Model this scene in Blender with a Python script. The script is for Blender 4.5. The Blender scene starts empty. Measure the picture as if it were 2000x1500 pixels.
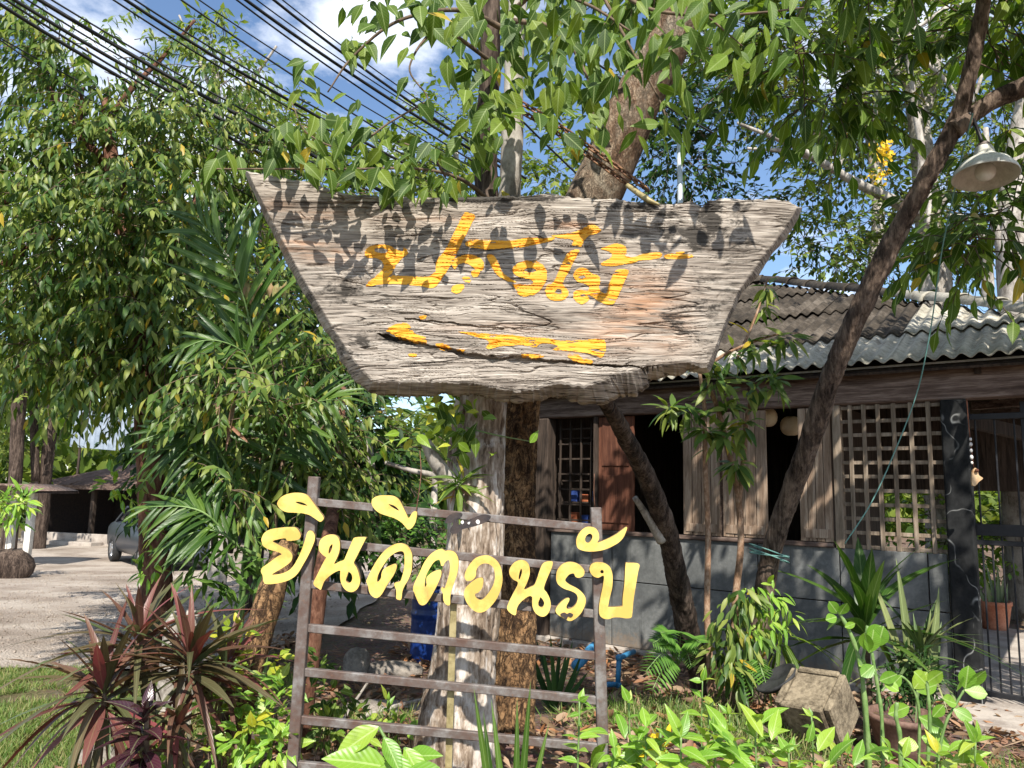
import bpy, math, random
import numpy as np
from mathutils import Matrix, Vector

# ------------------------------------------------------------------ camera, sky, sun, exposure
SC = bpy.context.scene
COL = SC.collection
F_PX, PITCH, ROLL, EYE = 1500.0, math.radians(8), math.radians(1.3), 1.6
CAM_ROT = Matrix.Rotation(math.pi / 2 + PITCH, 3, 'X') @ Matrix.Rotation(ROLL, 3, 'Z')
cd = bpy.data.cameras.new('camera')
cd.lens = 27.0
cd.sensor_width = 36.0
cd.clip_start = 0.05
cd.clip_end = 2000
cam = bpy.data.objects.new('camera', cd)
cam.matrix_world = Matrix.Translation((0, 0, EYE)) @ CAM_ROT.to_4x4()
COL.objects.link(cam)
SC.camera = cam

SUN_EL, SUN_AZ = math.radians(47), math.radians(-3)      # light travels towards +Y, a touch to the left
world = bpy.data.worlds.new('World')
SC.world = world
world.use_nodes = True
wn, wl = world.node_tree.nodes, world.node_tree.links
wn.clear()
w_out = wn.new('ShaderNodeOutputWorld')
w_bg = wn.new('ShaderNodeBackground')
w_sky = wn.new('ShaderNodeTexSky')
w_sky.sky_type = 'NISHITA'
w_sky.sun_disc = False
w_sky.sun_elevation = SUN_EL
w_sky.sun_rotation = math.radians(180) - SUN_AZ
w_sky.air_density = 1.0
w_sky.dust_density = 0.1
w_sky.ozone_density = 3.0
w_tc = wn.new('ShaderNodeTexCoord')
w_map = wn.new('ShaderNodeMapping')
w_map.inputs['Scale'].default_value = (1.6, 1.6, 3.0)
w_map.inputs['Location'].default_value = (0.35, 0.2, 0.1)
w_noise = wn.new('ShaderNodeTexNoise')
w_noise.inputs['Scale'].default_value = 2.2
w_noise.inputs['Detail'].default_value = 9
w_noise.inputs['Roughness'].default_value = 0.6
w_ramp = wn.new('ShaderNodeValToRGB')
w_ramp.color_ramp.elements[0].position = 0.46
w_ramp.color_ramp.elements[1].position = 0.66
w_mix = wn.new('ShaderNodeMixRGB')
w_mix.inputs['Color2'].default_value = (9.0, 9.2, 9.6, 1)      # sunlit cloud, on the sky texture's own scale
wl.new(w_tc.outputs['Generated'], w_map.inputs['Vector'])
wl.new(w_map.outputs['Vector'], w_noise.inputs['Vector'])
wl.new(w_noise.outputs['Fac'], w_ramp.inputs['Fac'])
wl.new(w_ramp.outputs['Color'], w_mix.inputs['Fac'])
wl.new(w_sky.outputs['Color'], w_mix.inputs['Color1'])
wl.new(w_mix.outputs['Color'], w_bg.inputs['Color'])
wl.new(w_bg.outputs['Background'], w_out.inputs['Surface'])
w_bg.inputs['Strength'].default_value = 0.115

sd = bpy.data.lights.new('sun', 'SUN')
sd.energy = 5.0
sd.angle = math.radians(0.53)
sd.color = (1.0, 0.95, 0.86)
sun = bpy.data.objects.new('sun', sd)
ldir = Vector((math.sin(SUN_AZ) * math.cos(SUN_EL), math.cos(SUN_AZ) * math.cos(SUN_EL), -math.sin(SUN_EL)))
sun.rotation_euler = ldir.to_track_quat('-Z', 'Y').to_euler()
COL.objects.link(sun)

vs = SC.view_settings
vs.view_transform = 'Standard'
vs.look = 'None'
vs.exposure = 0.82
vs.gamma = 1.0
SC.cycles.max_bounces = 4
SC.cycles.diffuse_bounces = 3
SC.cycles.glossy_bounces = 2
SC.cycles.transmission_bounces = 2

# ------------------------------------------------------------------ maths helpers
CR = np.array(CAM_ROT)
CP = np.array([0, 0, EYE])
def V(*a): return np.array(a, float)
def ray(px, py): return CR @ V((px - 1000) / F_PX, (750 - py) / F_PX, -1)
def at(px, py, Y):
    """real-world point seen in direction (px,py) of the photograph, Y metres out"""
    d = ray(px, py)
    return CP + d * (Y / d[1])
def ats(pts): return [at(*p) for p in pts]
def size(px, Y): return px * Y / F_PX
def unit(v):
    v = np.asarray(v, float)
    return v / (np.linalg.norm(v, axis=-1, keepdims=True) + 1e-12)

def _hash(ix, iy, iz, seed):
    h = (ix.astype(np.int64) * 374761393 + iy.astype(np.int64) * 668265263 + iz.astype(np.int64) * 2147483647 + seed * 974634777) & 0xffffffff
    h = ((h ^ (h >> 13)) * 1274126177) & 0xffffffff
    h = (h ^ (h >> 16)) & 0xffffffff
    return h / 4294967295.0
def vnoise(p, seed=0):
    p = np.asarray(p, float)
    i = np.floor(p).astype(np.int64)
    f = p - i
    f = f * f * (3 - 2 * f)
    r = 0
    for dx in (0, 1):
        wx = f[..., 0] if dx else 1 - f[..., 0]
        for dy in (0, 1):
            wy = f[..., 1] if dy else 1 - f[..., 1]
            for dz in (0, 1):
                wz = f[..., 2] if dz else 1 - f[..., 2]
                r = r + wx * wy * wz * _hash(i[..., 0] + dx, i[..., 1] + dy, i[..., 2] + dz, seed)
    return r * 2 - 1
def fbm(p, oct=4, seed=0):
    a, s, r = 1.0, 0.0, 0
    p = np.asarray(p, float)
    for k in range(oct):
        r = r + a * vnoise(p, seed + k * 17)
        s += a
        a *= 0.5
        p = p * 2.03
    return r / s

def spline(pts, vals=None, n=8):
    P = np.array(pts, float)
    m = len(P)
    if m == 2:
        t = np.linspace(0, 1, n + 1)[:, None]
        Q = P[0] * (1 - t) + P[1] * t
        if vals is None: return Q
        return Q, np.interp(t[:, 0], [0, 1], vals)
    E = np.vstack([2 * P[0] - P[1], P, 2 * P[-1] - P[-2]])
    out, vo = [], []
    for i in range(m - 1):
        a, b, c, d = E[i], E[i + 1], E[i + 2], E[i + 3]
        for t in np.arange(n) / n:
            out.append(0.5 * ((2 * b) + (c - a) * t + (2 * a - 5 * b + 4 * c - d) * t * t + (-a + 3 * b - 3 * c + d) * t ** 3))
            if vals is not None: vo.append(vals[i] * (1 - t) + vals[i + 1] * t)
    out.append(P[-1])
    if vals is None: return np.array(out)
    vo.append(vals[-1])
    return np.array(out), np.array(vo)

def closed_spline(pts, n=4):
    P = np.array(pts, float)
    m = len(P)
    out = []
    for i in range(m):
        a, b, c, d = P[i - 1], P[i], P[(i + 1) % m], P[(i + 2) % m]
        for t in np.arange(n) / n:
            out.append(0.5 * ((2 * b) + (c - a) * t + (2 * a - 5 * b + 4 * c - d) * t * t + (-a + 3 * b - 3 * c + d) * t ** 3))
    return np.array(out)

# ------------------------------------------------------------------ object helpers
WLOC = {}
def mesh_np(name, verts, faces, smooth=True):
    """faces: array (m,k) all the same k, or list of arrays"""
    me = bpy.data.meshes.new(name)
    verts = np.asarray(verts, np.float32)
    if not isinstance(faces, list): faces = [faces]
    faces = [np.asarray(f, np.int32) for f in faces if len(f)]
    me.vertices.add(len(verts))
    me.vertices.foreach_set('co', verts.ravel())
    nl = sum(f.size for f in faces)
    nf = sum(len(f) for f in faces)
    me.loops.add(nl)
    me.loops.foreach_set('vertex_index', np.concatenate([f.ravel() for f in faces]))
    me.polygons.add(nf)
    st, k = [], 0
    for f in faces:
        st.append(k + np.arange(len(f)) * f.shape[1])
        k += f.size
    me.polygons.foreach_set('loop_start', np.concatenate(st).astype(np.int32))
    me.polygons.foreach_set('use_smooth', np.full(nf, bool(smooth)))
    me.update(calc_edges=True)
    me.validate()
    return me

def tag(o, label=None, cat=None, group=None, kind=None):
    if label: o['label'] = label
    if cat: o['category'] = cat
    if group: o['group'] = group
    if kind: o['kind'] = kind
    return o

def thing(name, label, cat, loc, group=None):
    o = bpy.data.objects.new(name, None)
    o.empty_display_size = 0.1
    o.location = tuple(loc)
    COL.objects.link(o)
    WLOC[o] = np.array(loc, float)
    return tag(o, label, cat, group)

def add(name, me, mat=None, parent=None, label=None, cat=None, group=None, kind=None, loc=None):
    """object from a mesh written in WORLD coordinates; origin put at loc / at the parent's origin"""
    base = WLOC[parent] if parent is not None else (np.array(loc, float) if loc is not None else np.zeros(3))
    if np.any(base):
        n = len(me.vertices)
        co = np.empty(n * 3, np.float32)
        me.vertices.foreach_get('co', co)
        me.vertices.foreach_set('co', (co.reshape(-1, 3) - base.astype(np.float32)).ravel())
        me.update()
    o = bpy.data.objects.new(name, me)
    if parent is not None: o.parent = parent
    else: o.location = tuple(base)
    WLOC[o] = base
    if mat is not None:
        me.materials.clear()
        me.materials.append(mat)
    COL.objects.link(o)
    return tag(o, label, cat, group, kind)

def inst(name, me, parent, M, label=None):
    """object sharing mesh data, M = world matrix (4x4 numpy)"""
    o = bpy.data.objects.new(name, me)
    M = np.array(M, float)
    if parent is not None:
        M = M.copy()
        M[:3, 3] -= WLOC[parent]
        o.parent = parent
    o.matrix_basis = Matrix(M.tolist())
    COL.objects.link(o)
    if label: o['label'] = label
    return o

def frames(pos, dirs, nrm, sc, wsc=None):
    """stack of matrices: local x = dir, z ~ nrm"""
    x = unit(dirs)
    nrm = np.asarray(nrm, float)
    y = unit(np.cross(nrm, x))
    z = np.cross(x, y)
    n = len(pos)
    M = np.zeros((n, 4, 4))
    sc = np.broadcast_to(np.asarray(sc, float), (n,))
    wsc = sc if wsc is None else np.broadcast_to(np.asarray(wsc, float), (n,))
    M[:, :3, 0] = x * sc[:, None]
    M[:, :3, 1] = y * wsc[:, None]
    M[:, :3, 2] = z * sc[:, None]
    M[:, :3, 3] = pos
    M[:, 3, 3] = 1
    return M

def merged(name, tmpl, Ms):
    """one mesh out of a template (verts, list of face arrays) placed by many matrices"""
    tv, tf = tmpl[0], tmpl[1]
    n, k = len(Ms), len(tv)
    vv = np.einsum('nij,kj->nki', Ms[:, :3, :3], tv) + Ms[:, None, :3, 3]
    ff = [(f[None] + (np.arange(n) * k)[:, None, None]).reshape(-1, f.shape[1]) for f in tf]
    return mesh_np(name, vv.reshape(-1, 3), ff)

# ------------------------------------------------------------------ shapes
def box_vf(c, hx, hy, hz, ax=None):
    ax = np.eye(3) if ax is None else np.array(ax, float)
    s = np.array([[x, y, z] for x in (-1, 1) for y in (-1, 1) for z in (-1, 1)], float)
    v = np.array(c) + (s * [hx, hy, hz]) @ ax
    f = np.array([[0, 1, 3, 2], [4, 6, 7, 5], [0, 4, 5, 1], [2, 3, 7, 6], [0, 2, 6, 4], [1, 5, 7, 3]])
    return v, f
def bevbox_vf(c, hx, hy, hz, ax=None, b=0.004):
    """box with chamfered edges: 24 verts"""
    ax = np.eye(3) if ax is None else np.array(ax, float)
    h = np.array([hx, hy, hz], float)
    b = min(b, h.min() * 0.45)
    v, idx = [], {}
    for sx in (-1, 1):
        for sy in (-1, 1):
            for sz in (-1, 1):
                s = np.array([sx, sy, sz])
                for k in range(3):
                    p = s * (h - b)
                    p[k] = s[k] * h[k]
                    idx[(sx, sy, sz, k)] = len(v)
                    v.append(p)
    q, t = [], []
    for k in range(3):
        a, c2 = [(1, 2), (2, 0), (0, 1)][k]
        for s in (-1, 1):
            r = []
            for (u, w) in ((-1, -1), (1, -1), (1, 1), (-1, 1)):
                key = [0, 0, 0]
                key[k] = s; key[a] = u; key[c2] = w
                r.append(idx[(*key, k)])
            q.append(r if s > 0 else r[::-1])
    for k in range(3):
        a, c2 = [(1, 2), (2, 0), (0, 1)][k]
        for u in (-1, 1):
            for w in (-1, 1):
                e = []
                for s in (-1, 1):
                    key = [0, 0, 0]
                    key[k] = s; key[a] = u; key[c2] = w
                    e.append((idx[(*key, a)], idx[(*key, c2)]))
                r = [e[0][0], e[0][1], e[1][1], e[1][0]]
                q.append(r if u * w < 0 else r[::-1])
    for sx in (-1, 1):
        for sy in (-1, 1):
            for sz in (-1, 1):
                r = [idx[(sx, sy, sz, k)] for k in range(3)]
                t.append(r if sx * sy * sz > 0 else r[::-1])
    return np.array(c) + np.array(v) @ ax, np.array(q), np.array(t)
def bbox_mesh(name, c, hx, hy, hz, ax=None, b=0.004):
    v, q, t = bevbox_vf(c, hx, hy, hz, ax, b)
    return mesh_np(name, v, [q, t], smooth=False)
def beam_mesh(name, p, q, w, h, up=(0, 0, 1), b=0.003):
    p, q = np.array(p, float), np.array(q, float)
    x = unit(q - p)
    y = unit(np.cross(up, x))
    z = np.cross(x, y)
    return bbox_mesh(name, (p + q) / 2, np.linalg.norm(q - p) / 2, w / 2, h / 2, [x, y, z], b)

def tube_vf(pts, rad, seg=10, cap=True):
    P = np.array(pts, float)
    n = len(P)
    rad = np.broadcast_to(np.asarray(rad, float), (n,))
    T = unit(np.gradient(P, axis=0))
    ref = V(0, 0, 1) if abs(T[0][2]) < 0.9 else V(0, -1, 0)
    u = unit(np.cross(ref, T[0]))
    rings = []
    ang = np.linspace(0, 2 * math.pi, seg, endpoint=False)
    for i in range(n):
        u = u - T[i] * (u @ T[i])
        u = u / np.linalg.norm(u)
        w = np.cross(T[i], u)
        rings.append(P[i] + rad[i] * (np.cos(ang)[:, None] * u + np.sin(ang)[:, None] * w))
    v = np.vstack(rings)
    i = np.arange(n - 1)[:, None] * seg
    j = np.arange(seg)[None]
    j2 = (j + 1) % seg
    f = np.stack([i + j, i + j2, i + seg + j2, i + seg + j], -1).reshape(-1, 4)
    fs = [f]
    if cap:
        v = np.vstack([v, P[0], P[-1]])
        a = np.arange(seg)
        b = (a + 1) % seg
        fs.append(np.stack([np.full(seg, len(v) - 2), b, a], -1))
        e = (n - 1) * seg
        fs.append(np.stack([np.full(seg, len(v) - 1), e + a, e + b], -1))
    return v, fs
def tube(name, pts, rad, seg=10, n=0):
    if n:
        if np.ndim(rad) == 0: pts = spline(pts, None, n)
        else: pts, rad = spline(pts, rad, n)
    v, f = tube_vf(pts, rad, seg)
    return mesh_np(name, v, f)
def join_vf(parts):
    vs_, by = [], {}
    k = 0
    for v, fs in parts:
        vs_.append(v)
        for f in fs:
            by.setdefault(f.shape[1], []).append(f + k)
        k += len(v)
    return np.vstack(vs_), [np.vstack(x) for x in by.values()]
def bark_tube(name, pts, rad, seg=28, n=14, amp=0.10, sc=7, vert=0.35, seed=1, ridge=0.0, flare=0.0):
    """trunk: spline tube with lumpy, ridged bark as real relief"""
    pts, rad = spline(pts, rad, n)
    if flare:
        t = np.linspace(0, 1, len(rad))
        rad = rad * (1 + flare * np.exp(-t * 14))
    v, f = tube_vf(pts, rad, seg)
    m = len(pts)
    c = np.repeat(pts, seg, 0)
    r = np.repeat(rad, seg)
    b = v[:m * seg]
    dirn = unit(b - c)
    q = b * [sc, sc, sc * vert]
    d = fbm(q, 4, seed) * amp
    d = d + 0.5 * amp * fbm(b * 2.2, 2, seed + 5)
    if ridge:
        d = d - ridge * np.maximum(0, 1 - np.abs(fbm(b * [sc * 2.2, sc * 2.2, sc * 0.5], 3, seed + 9)) * 6)
    v[:m * seg] = b + dirn * (r * d)[:, None]
    return mesh_np(name, v, f)

def poly_extrude(name, outer, holes, to3, thick_dir, bev=0.0):
    """extrude a 2D outline (with holes) -> mesh; triangulated with bmesh-free tessellation"""
    from mathutils.geometry import tessellate_polygon
    loops = [np.array(outer, float)] + [np.array(h, float) for h in holes]
    flat = np.vstack(loops)
    tris = tessellate_polygon([[Vector((p[0], p[1], 0)) for p in L] for L in loops])
    P = np.array([to3(p) for p in flat])
    td = np.array(thick_dir, float)
    n = len(P)
    tris = np.array(tris, int)
    # consistent orientation
    a, b, c = flat[tris[:, 0]], flat[tris[:, 1]], flat[tris[:, 2]]
    ar = (b[:, 0] - a[:, 0]) * (c[:, 1] - a[:, 1]) - (b[:, 1] - a[:, 1]) * (c[:, 0] - a[:, 0])
    tris[ar < 0] = tris[ar < 0][:, ::-1]
    v = [P, P + td]
    q = []
    k = 0
    for L in loops:
        m = len(L)
        i = k + np.arange(m)
        j = k + (np.arange(m) + 1) % m
        q.append(np.stack([i, j, j + n, i + n], -1))
        k += m
    me = mesh_np(name, np.vstack(v), [np.vstack([tris, tris[:, ::-1] + n]), np.vstack(q)], smooth=False)
    return me

def lathe_vf(prof, seg=24, c=(0, 0, 0)):
    prof = np.array(prof, float)
    ang = np.linspace(0, 2 * math.pi, seg, endpoint=False)
    v = np.stack([prof[:, None, 0] * np.cos(ang), prof[:, None, 0] * np.sin(ang), np.repeat(prof[:, 1:2], seg, 1)], -1).reshape(-1, 3) + np.array(c)
    i = np.arange(len(prof) - 1)[:, None] * seg
    j = np.arange(seg)[None]
    j2 = (j + 1) % seg
    return v, [np.stack([i + j, i + j2, i + seg + j2, i + seg + j], -1).reshape(-1, 4)]
def lathe(name, prof, seg=24, c=(0, 0, 0)):
    v, f = lathe_vf(prof, seg, c)
    return mesh_np(name, v, f)

# ------------------------------------------------------------------ leaf templates (length 1 along x)
def leaf_tmpl(W=0.36, segs=4, droop=0.25, fold=0.10, peak=0.4, curl=0.0, tip=1.0, wav=0.0):
    t = np.linspace(0, 1, segs + 1)
    w = np.where(t < peak, np.sin(t / peak * math.pi / 2) ** 0.8, np.cos((t - peak) / (1 - peak) * math.pi / 2) ** tip) * W / 2
    w[0] = W * 0.04
    w[-1] = 0
    z = -droop * t ** 2
    v = []
    for i in range(segs + 1):
        wob = wav * math.sin(i * 2.1)
        v += [[t[i], w[i], z[i] + fold * w[i] * 2 - curl * w[i] + wob], [t[i], 0, z[i]], [t[i], -w[i], z[i] + fold * w[i] * 2 - curl * w[i] - wob]]
    v = np.array(v)
    f = []
    for i in range(segs):
        a = i * 3
        f += [[a, a + 3, a + 4, a + 1], [a + 1, a + 4, a + 5, a + 2]]
    q = np.array([x[::-1] for x in f[:-2]])
    a = (segs - 1) * 3
    tr = np.array([[a + 1, a + 3, a], [a + 2, a + 3, a + 1]])
    v = np.delete(v, [len(v) - 3, len(v) - 1], 0)     # single tip vertex
    return v, [q, tr]
def leaf_mesh(name, tm, mat):
    me = mesh_np(name, tm[0], tm[1])
    uv = me.uv_layers.new(name='leaf')
    li = np.empty(len(me.loops), np.int32)
    me.loops.foreach_get('vertex_index', li)
    co = tm[0][li]
    wmax = np.abs(tm[0][:, 1]).max()
    uv.data.foreach_set('uv', np.stack([co[:, 0], 0.5 + 0.5 * co[:, 1] / wmax], -1).astype(np.float32).ravel())
    me.materials.append(mat)
    return me

def put_leaves(parent, Ms, tmpl, mat, name='leaf', limit=300, near=None, rest='foliage', meshes=None):
    """up to `limit` leaves as objects of their own (those that show largest), the rest joined as stuff"""
    Ms = np.asarray(Ms)
    tm = tmpl if isinstance(tmpl, list) else [tmpl]
    mes = [leaf_mesh(name, t, mat) for t in tm]
    d = np.linalg.norm(Ms[:, :3, 3] - CP, axis=1)
    sz = np.linalg.norm(Ms[:, :3, 0], axis=1) / d
    if near is not None: sz = sz + near
    o = np.argsort(-sz)
    for k, i in enumerate(o[:limit]): inst(name, mes[k % len(mes)], parent, Ms[i])
    r = o[limit:]
    if len(r):
        for j, t in enumerate(tm[:1]):
            me = merged(rest, t, Ms[r])
            uv = me.uv_layers.new(name='leaf')
            li = np.empty(len(me.loops), np.int32)
            me.loops.foreach_get('vertex_index', li)
            co = t[0][li % len(t[0])]
            uv.data.foreach_set('uv', np.stack([co[:, 0], 0.5 + 0.5 * co[:, 1] / np.abs(t[0][:, 1]).max()], -1).astype(np.float32).ravel())
            add(rest, me, mat, parent, kind='stuff')

# ------------------------------------------------------------------ materials
class NT:
    def __init__(s, name):
        s.m = bpy.data.materials.new(name)
        s.m.use_nodes = True
        s.n, s.l = s.m.node_tree.nodes, s.m.node_tree.links
        s.n.clear()
        s.out = s.n.new('ShaderNodeOutputMaterial')
    def node(s, t, **kw):
        x = s.n.new('ShaderNode' + t)
        for k, v in kw.items():
            if k in x.inputs: s.set(x, k, v)
            else: setattr(x, k, v)
        return x
    def set(s, x, k, v):
        if isinstance(v, bpy.types.NodeSocket): s.l.new(v, x.inputs[k])
        else: x.inputs[k].default_value = v
    def coord(s, scale=(1, 1, 1), kind='Object', rot=(0, 0, 0)):
        tc = s.node('TexCoord')
        mp = s.node('Mapping')
        s.l.new(tc.outputs[kind], mp.inputs['Vector'])
        mp.inputs['Scale'].default_value = scale
        mp.inputs['Rotation'].default_value = rot
        return mp.outputs['Vector']
    def noise(s, vec, scale=5, detail=5, rough=0.6, dist=0.0):
        x = s.node('TexNoise')
        s.l.new(vec, x.inputs['Vector'])
        x.inputs['Scale'].default_value = scale
        x.inputs['Detail'].default_value = detail
        x.inputs['Roughness'].default_value = rough
        x.inputs['Distortion'].default_value = dist
        return x.outputs['Fac']
    def voro(s, vec, scale=5, feature='DISTANCE_TO_EDGE', out='Distance'):
        x = s.node('TexVoronoi', feature=feature)
        s.l.new(vec, x.inputs['Vector'])
        x.inputs['Scale'].default_value = scale
        return x.outputs[out]
    def ramp(s, fac, stops, interp='LINEAR'):
        x = s.node('ValToRGB')
        x.color_ramp.interpolation = interp
        e = x.color_ramp.elements
        while len(e) < len(stops): e.new(0.5)
        for i, (p, c) in enumerate(stops):
            e[i].position = p
            e[i].color = (*c, 1) if len(c) == 3 else c
        s.l.new(fac, x.inputs['Fac'])
        return x.outputs['Color']
    def mix(s, a, b, fac, mode='MIX'):
        x = s.node('MixRGB', blend_type=mode)
        s.set(x, 'Fac', fac)
        for k, v in (('Color1', a), ('Color2', b)):
            s.set(x, k, (*v, 1) if isinstance(v, tuple) and len(v) == 3 else v)
        return x.outputs['Color']
    def math(s, op, a, b=0.0):
        x = s.node('Math', operation=op)
        s.set(x, 0, a)
        s.set(x, 1, b)
        return x.outputs[0]
    def bump(s, h, strength=0.5, dist=0.01, normal=None):
        x = s.node('Bump')
        x.inputs['Strength'].default_value = strength
        x.inputs['Distance'].default_value = dist
        s.l.new(h, x.inputs['Height'])
        if normal is not None: s.l.new(normal, x.inputs['Normal'])
        return x.outputs['Normal']
    def surf(s, color, rough=0.7, normal=None, metal=0.0, spec=0.4, **kw):
        p = s.node('BsdfPrincipled')
        s.set(p, 'Base Color', (*color, 1) if isinstance(color, tuple) and len(color) == 3 else color)
        s.set(p, 'Roughness', rough)
        s.set(p, 'Metallic', metal)
        s.set(p, 'Specular IOR Level', spec)
        if normal is not None: s.l.new(normal, p.inputs['Normal'])
        for k, v in kw.items(): s.set(p, k, v)
        s.l.new(p.outputs[0], s.out.inputs['Surface'])
        s.bsdf = p
        return s.m
BLACK, WHITE = (0, 0, 0), (1, 1, 1)

def m_plain(name, c1, c2, rough=0.7, scale=6, bump=0.3, dist=0.004, stretch=(1, 1, 1), metal=0.0, spec=0.4, detail=6, grain=40):
    t = NT(name)
    v = t.coord(stretch)
    n = t.noise(v, scale, detail)
    g = t.noise(v, grain, 4, 0.7)
    f = t.math('ADD', t.math('MULTIPLY', n, 0.65), t.math('MULTIPLY', g, 0.35))
    col = t.ramp(f, [(0.40, c1), (0.58, c2)])
    return t.surf(col, rough, t.bump(g, bump, dist), metal, spec)

def m_leaf(name, stops, trans=0.3, rough=0.45, vein=0.0, tcol=(1.25, 1.35, 0.55), spec=0.35, yellow=0.0):
    t = NT(name)
    oi = t.node('ObjectInfo')
    ge = t.node('NewGeometry')
    r = t.math('FRACT', t.math('ADD', oi.outputs['Random'], t.math('MULTIPLY', ge.outputs['Random Per Island'], 7.31)))
    n = len(stops)
    st = [(0.9 * i / max(1, n - 1), c) for i, c in enumerate(stops)]
    if yellow: st += [(1 - yellow - 0.005, stops[-1]), (1 - yellow, (0.42, 0.30, 0.03)), ]
    col = t.ramp(r, st)
    if vein:
        uv = t.node('UVMap', uv_map='leaf')
        sp = t.node('SeparateXYZ')
        t.l.new(uv.outputs['UV'], sp.inputs[0])
        off = t.math('ABSOLUTE', t.math('SUBTRACT', sp.outputs['Y'], 0.5))
        mid = t.math('LESS_THAN', off, 0.035)
        w = t.math('SINE', t.math('MULTIPLY', t.math('SUBTRACT', sp.outputs['X'], t.math('MULTIPLY', off, 0.5)), 62.0))
        side = t.math('MULTIPLY', t.math('GREATER_THAN', w, 0.90), 0.28)
        f = t.math('MULTIPLY', t.math('MAXIMUM', mid, side), vein)
        col = t.mix(col, t.mix(col, (0.55, 0.65, 0.30), 0.45), f)
        nrm = t.bump(w, 0.10, 0.004)
        v = t.coord((1, 1, 1))
        col = t.mix(col, t.mix(col, (0.04, 0.05, 0.01), 0.6), t.ramp(t.noise(v, 3.0, 4), [(0.55, BLACK), (0.75, (0.5, 0.5, 0.5))]))
    else:
        nrm = None
    t.surf(col, rough, nrm, 0, spec)
    tr = t.node('BsdfTranslucent')
    t.l.new(t.mix(col, (*tcol, 1), 1.0, 'MULTIPLY'), tr.inputs['Color'])
    ms = t.node('MixShader')
    ms.inputs[0].default_value = trans
    t.l.new(t.bsdf.outputs[0], ms.inputs[1])
    t.l.new(tr.outputs[0], ms.inputs[2])
    t.l.new(ms.outputs[0], t.out.inputs['Surface'])
    return t.m

def m_bark(name, dark, mid, light, patch=None, scale=9, stretch=0.3, bump=0.8, crack=0.0, patchpos=(0.58, 0.66), pscale=3.2, dist=0.02):
    t = NT(name)
    v = t.coord((1, 1, stretch))
    n1 = t.noise(v, scale, 7, 0.65, 0.4)
    n2 = t.noise(v, scale * 5, 5, 0.7)
    f = t.math('ADD', t.math('MULTIPLY', n1, 0.6), t.math('MULTIPLY', n2, 0.4))
    col = t.ramp(f, [(0.40, dark), (0.49, mid), (0.60, light)])
    h = f
    if patch:
        v2 = t.coord((1, 1, 0.45))
        pn = t.noise(v2, pscale, 6, 0.65, 0.6)
        col = t.mix(col, t.mix(patch, light, n2), t.ramp(pn, [(patchpos[0], BLACK), (patchpos[1], WHITE)]))
    if crack:
        v3 = t.coord((1, 1, 0.42))
        c1 = t.noise(v3, scale * 1.7, 5, 0.62, 1.2)
        c2 = t.noise(t.coord((1, 1, 0.9)), scale * 3.1, 4, 0.6, 0.8)
        ce = t.math('MAXIMUM', t.ramp(c1, [(0.455, BLACK), (0.49, WHITE), (0.51, WHITE), (0.545, BLACK)]), t.math('MULTIPLY', t.ramp(c2, [(0.465, BLACK), (0.495, WHITE), (0.505, WHITE), (0.535, BLACK)]), 0.7))
        col = t.mix(col, dark, t.math('MULTIPLY', ce, crack))
        h = t.math('SUBTRACT', f, t.math('MULTIPLY', ce, 0.5))
    return t.surf(col, 0.9, t.bump(h, bump, dist), 0, 0.2)

def m_rust(name, base=(0.12, 0.094, 0.082), rust=(0.095, 0.055, 0.042), steel=(0.20, 0.185, 0.175)):
    t = NT(name)
    v = t.coord((1, 1, 1))
    n = t.noise(v, 9, 8, 0.7)
    g = t.noise(v, 70, 4, 0.7)
    col = t.ramp(n, [(0.36, rust), (0.5, base), (0.62, steel)])
    col = t.mix(col, (0.22, 0.11, 0.06), t.ramp(g, [(0.6, BLACK), (0.72, (0.5, 0.5, 0.5))]))
    return t.surf(col, 0.62, t.bump(g, 0.4, 0.003), 0.25, 0.4)

M = {}
M['leaf_vine'] = m_leaf('leaf_vine', [(0.032, 0.072, 0.008), (0.055, 0.11, 0.012), (0.095, 0.16, 0.017), (0.18, 0.245, 0.03)], 0.42, 0.5, 0.8, spec=0.25, yellow=0.02)
M['leaf_tree'] = m_leaf('leaf_tree', [(0.040, 0.095, 0.022), (0.085, 0.15, 0.030), (0.15, 0.21, 0.042), (0.26, 0.30, 0.07)], 0.40, 0.42, 0.0, yellow=0.015, spec=0.3)
M['leaf_far'] = m_leaf('leaf_far', [(0.045, 0.085, 0.016), (0.09, 0.145, 0.024), (0.15, 0.205, 0.036), (0.24, 0.28, 0.06)], 0.45, 0.45, spec=0.25)
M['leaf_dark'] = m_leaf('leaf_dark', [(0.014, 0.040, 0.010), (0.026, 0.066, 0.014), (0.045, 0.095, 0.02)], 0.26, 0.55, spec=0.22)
M['leaf_palm'] = m_leaf('leaf_palm', [(0.022, 0.062, 0.010), (0.040, 0.095, 0.013), (0.085, 0.155, 0.022)], 0.32, 0.38, 0.3)
M['leaf_lime'] = m_leaf('leaf_lime', [(0.11, 0.24, 0.025), (0.16, 0.32, 0.03), (0.22, 0.38, 0.04), (0.32, 0.40, 0.05)], 0.35, 0.35, 0.9)
M['leaf_yellow'] = m_leaf('leaf_yellow', [(0.14, 0.26, 0.02), (0.26, 0.34, 0.03), (0.45, 0.42, 0.03)], 0.35, 0.4, 0.5)
M['leaf_red'] = m_leaf('leaf_red', [(0.14, 0.03, 0.032), (0.10, 0.055, 0.035), (0.085, 0.10, 0.04), (0.22, 0.055, 0.065), (0.07, 0.085, 0.035), (0.10, 0.025, 0.025), (0.09, 0.12, 0.05)], 0.25, 0.38, 0.2, (1.4, 0.9, 0.7))
M['leaf_purple'] = m_leaf('leaf_purple', [(0.030, 0.010, 0.016), (0.045, 0.014, 0.022), (0.065, 0.018, 0.03)], 0.12, 0.25, 0.3, (1.3, 0.7, 0.8), spec=0.7)
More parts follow.
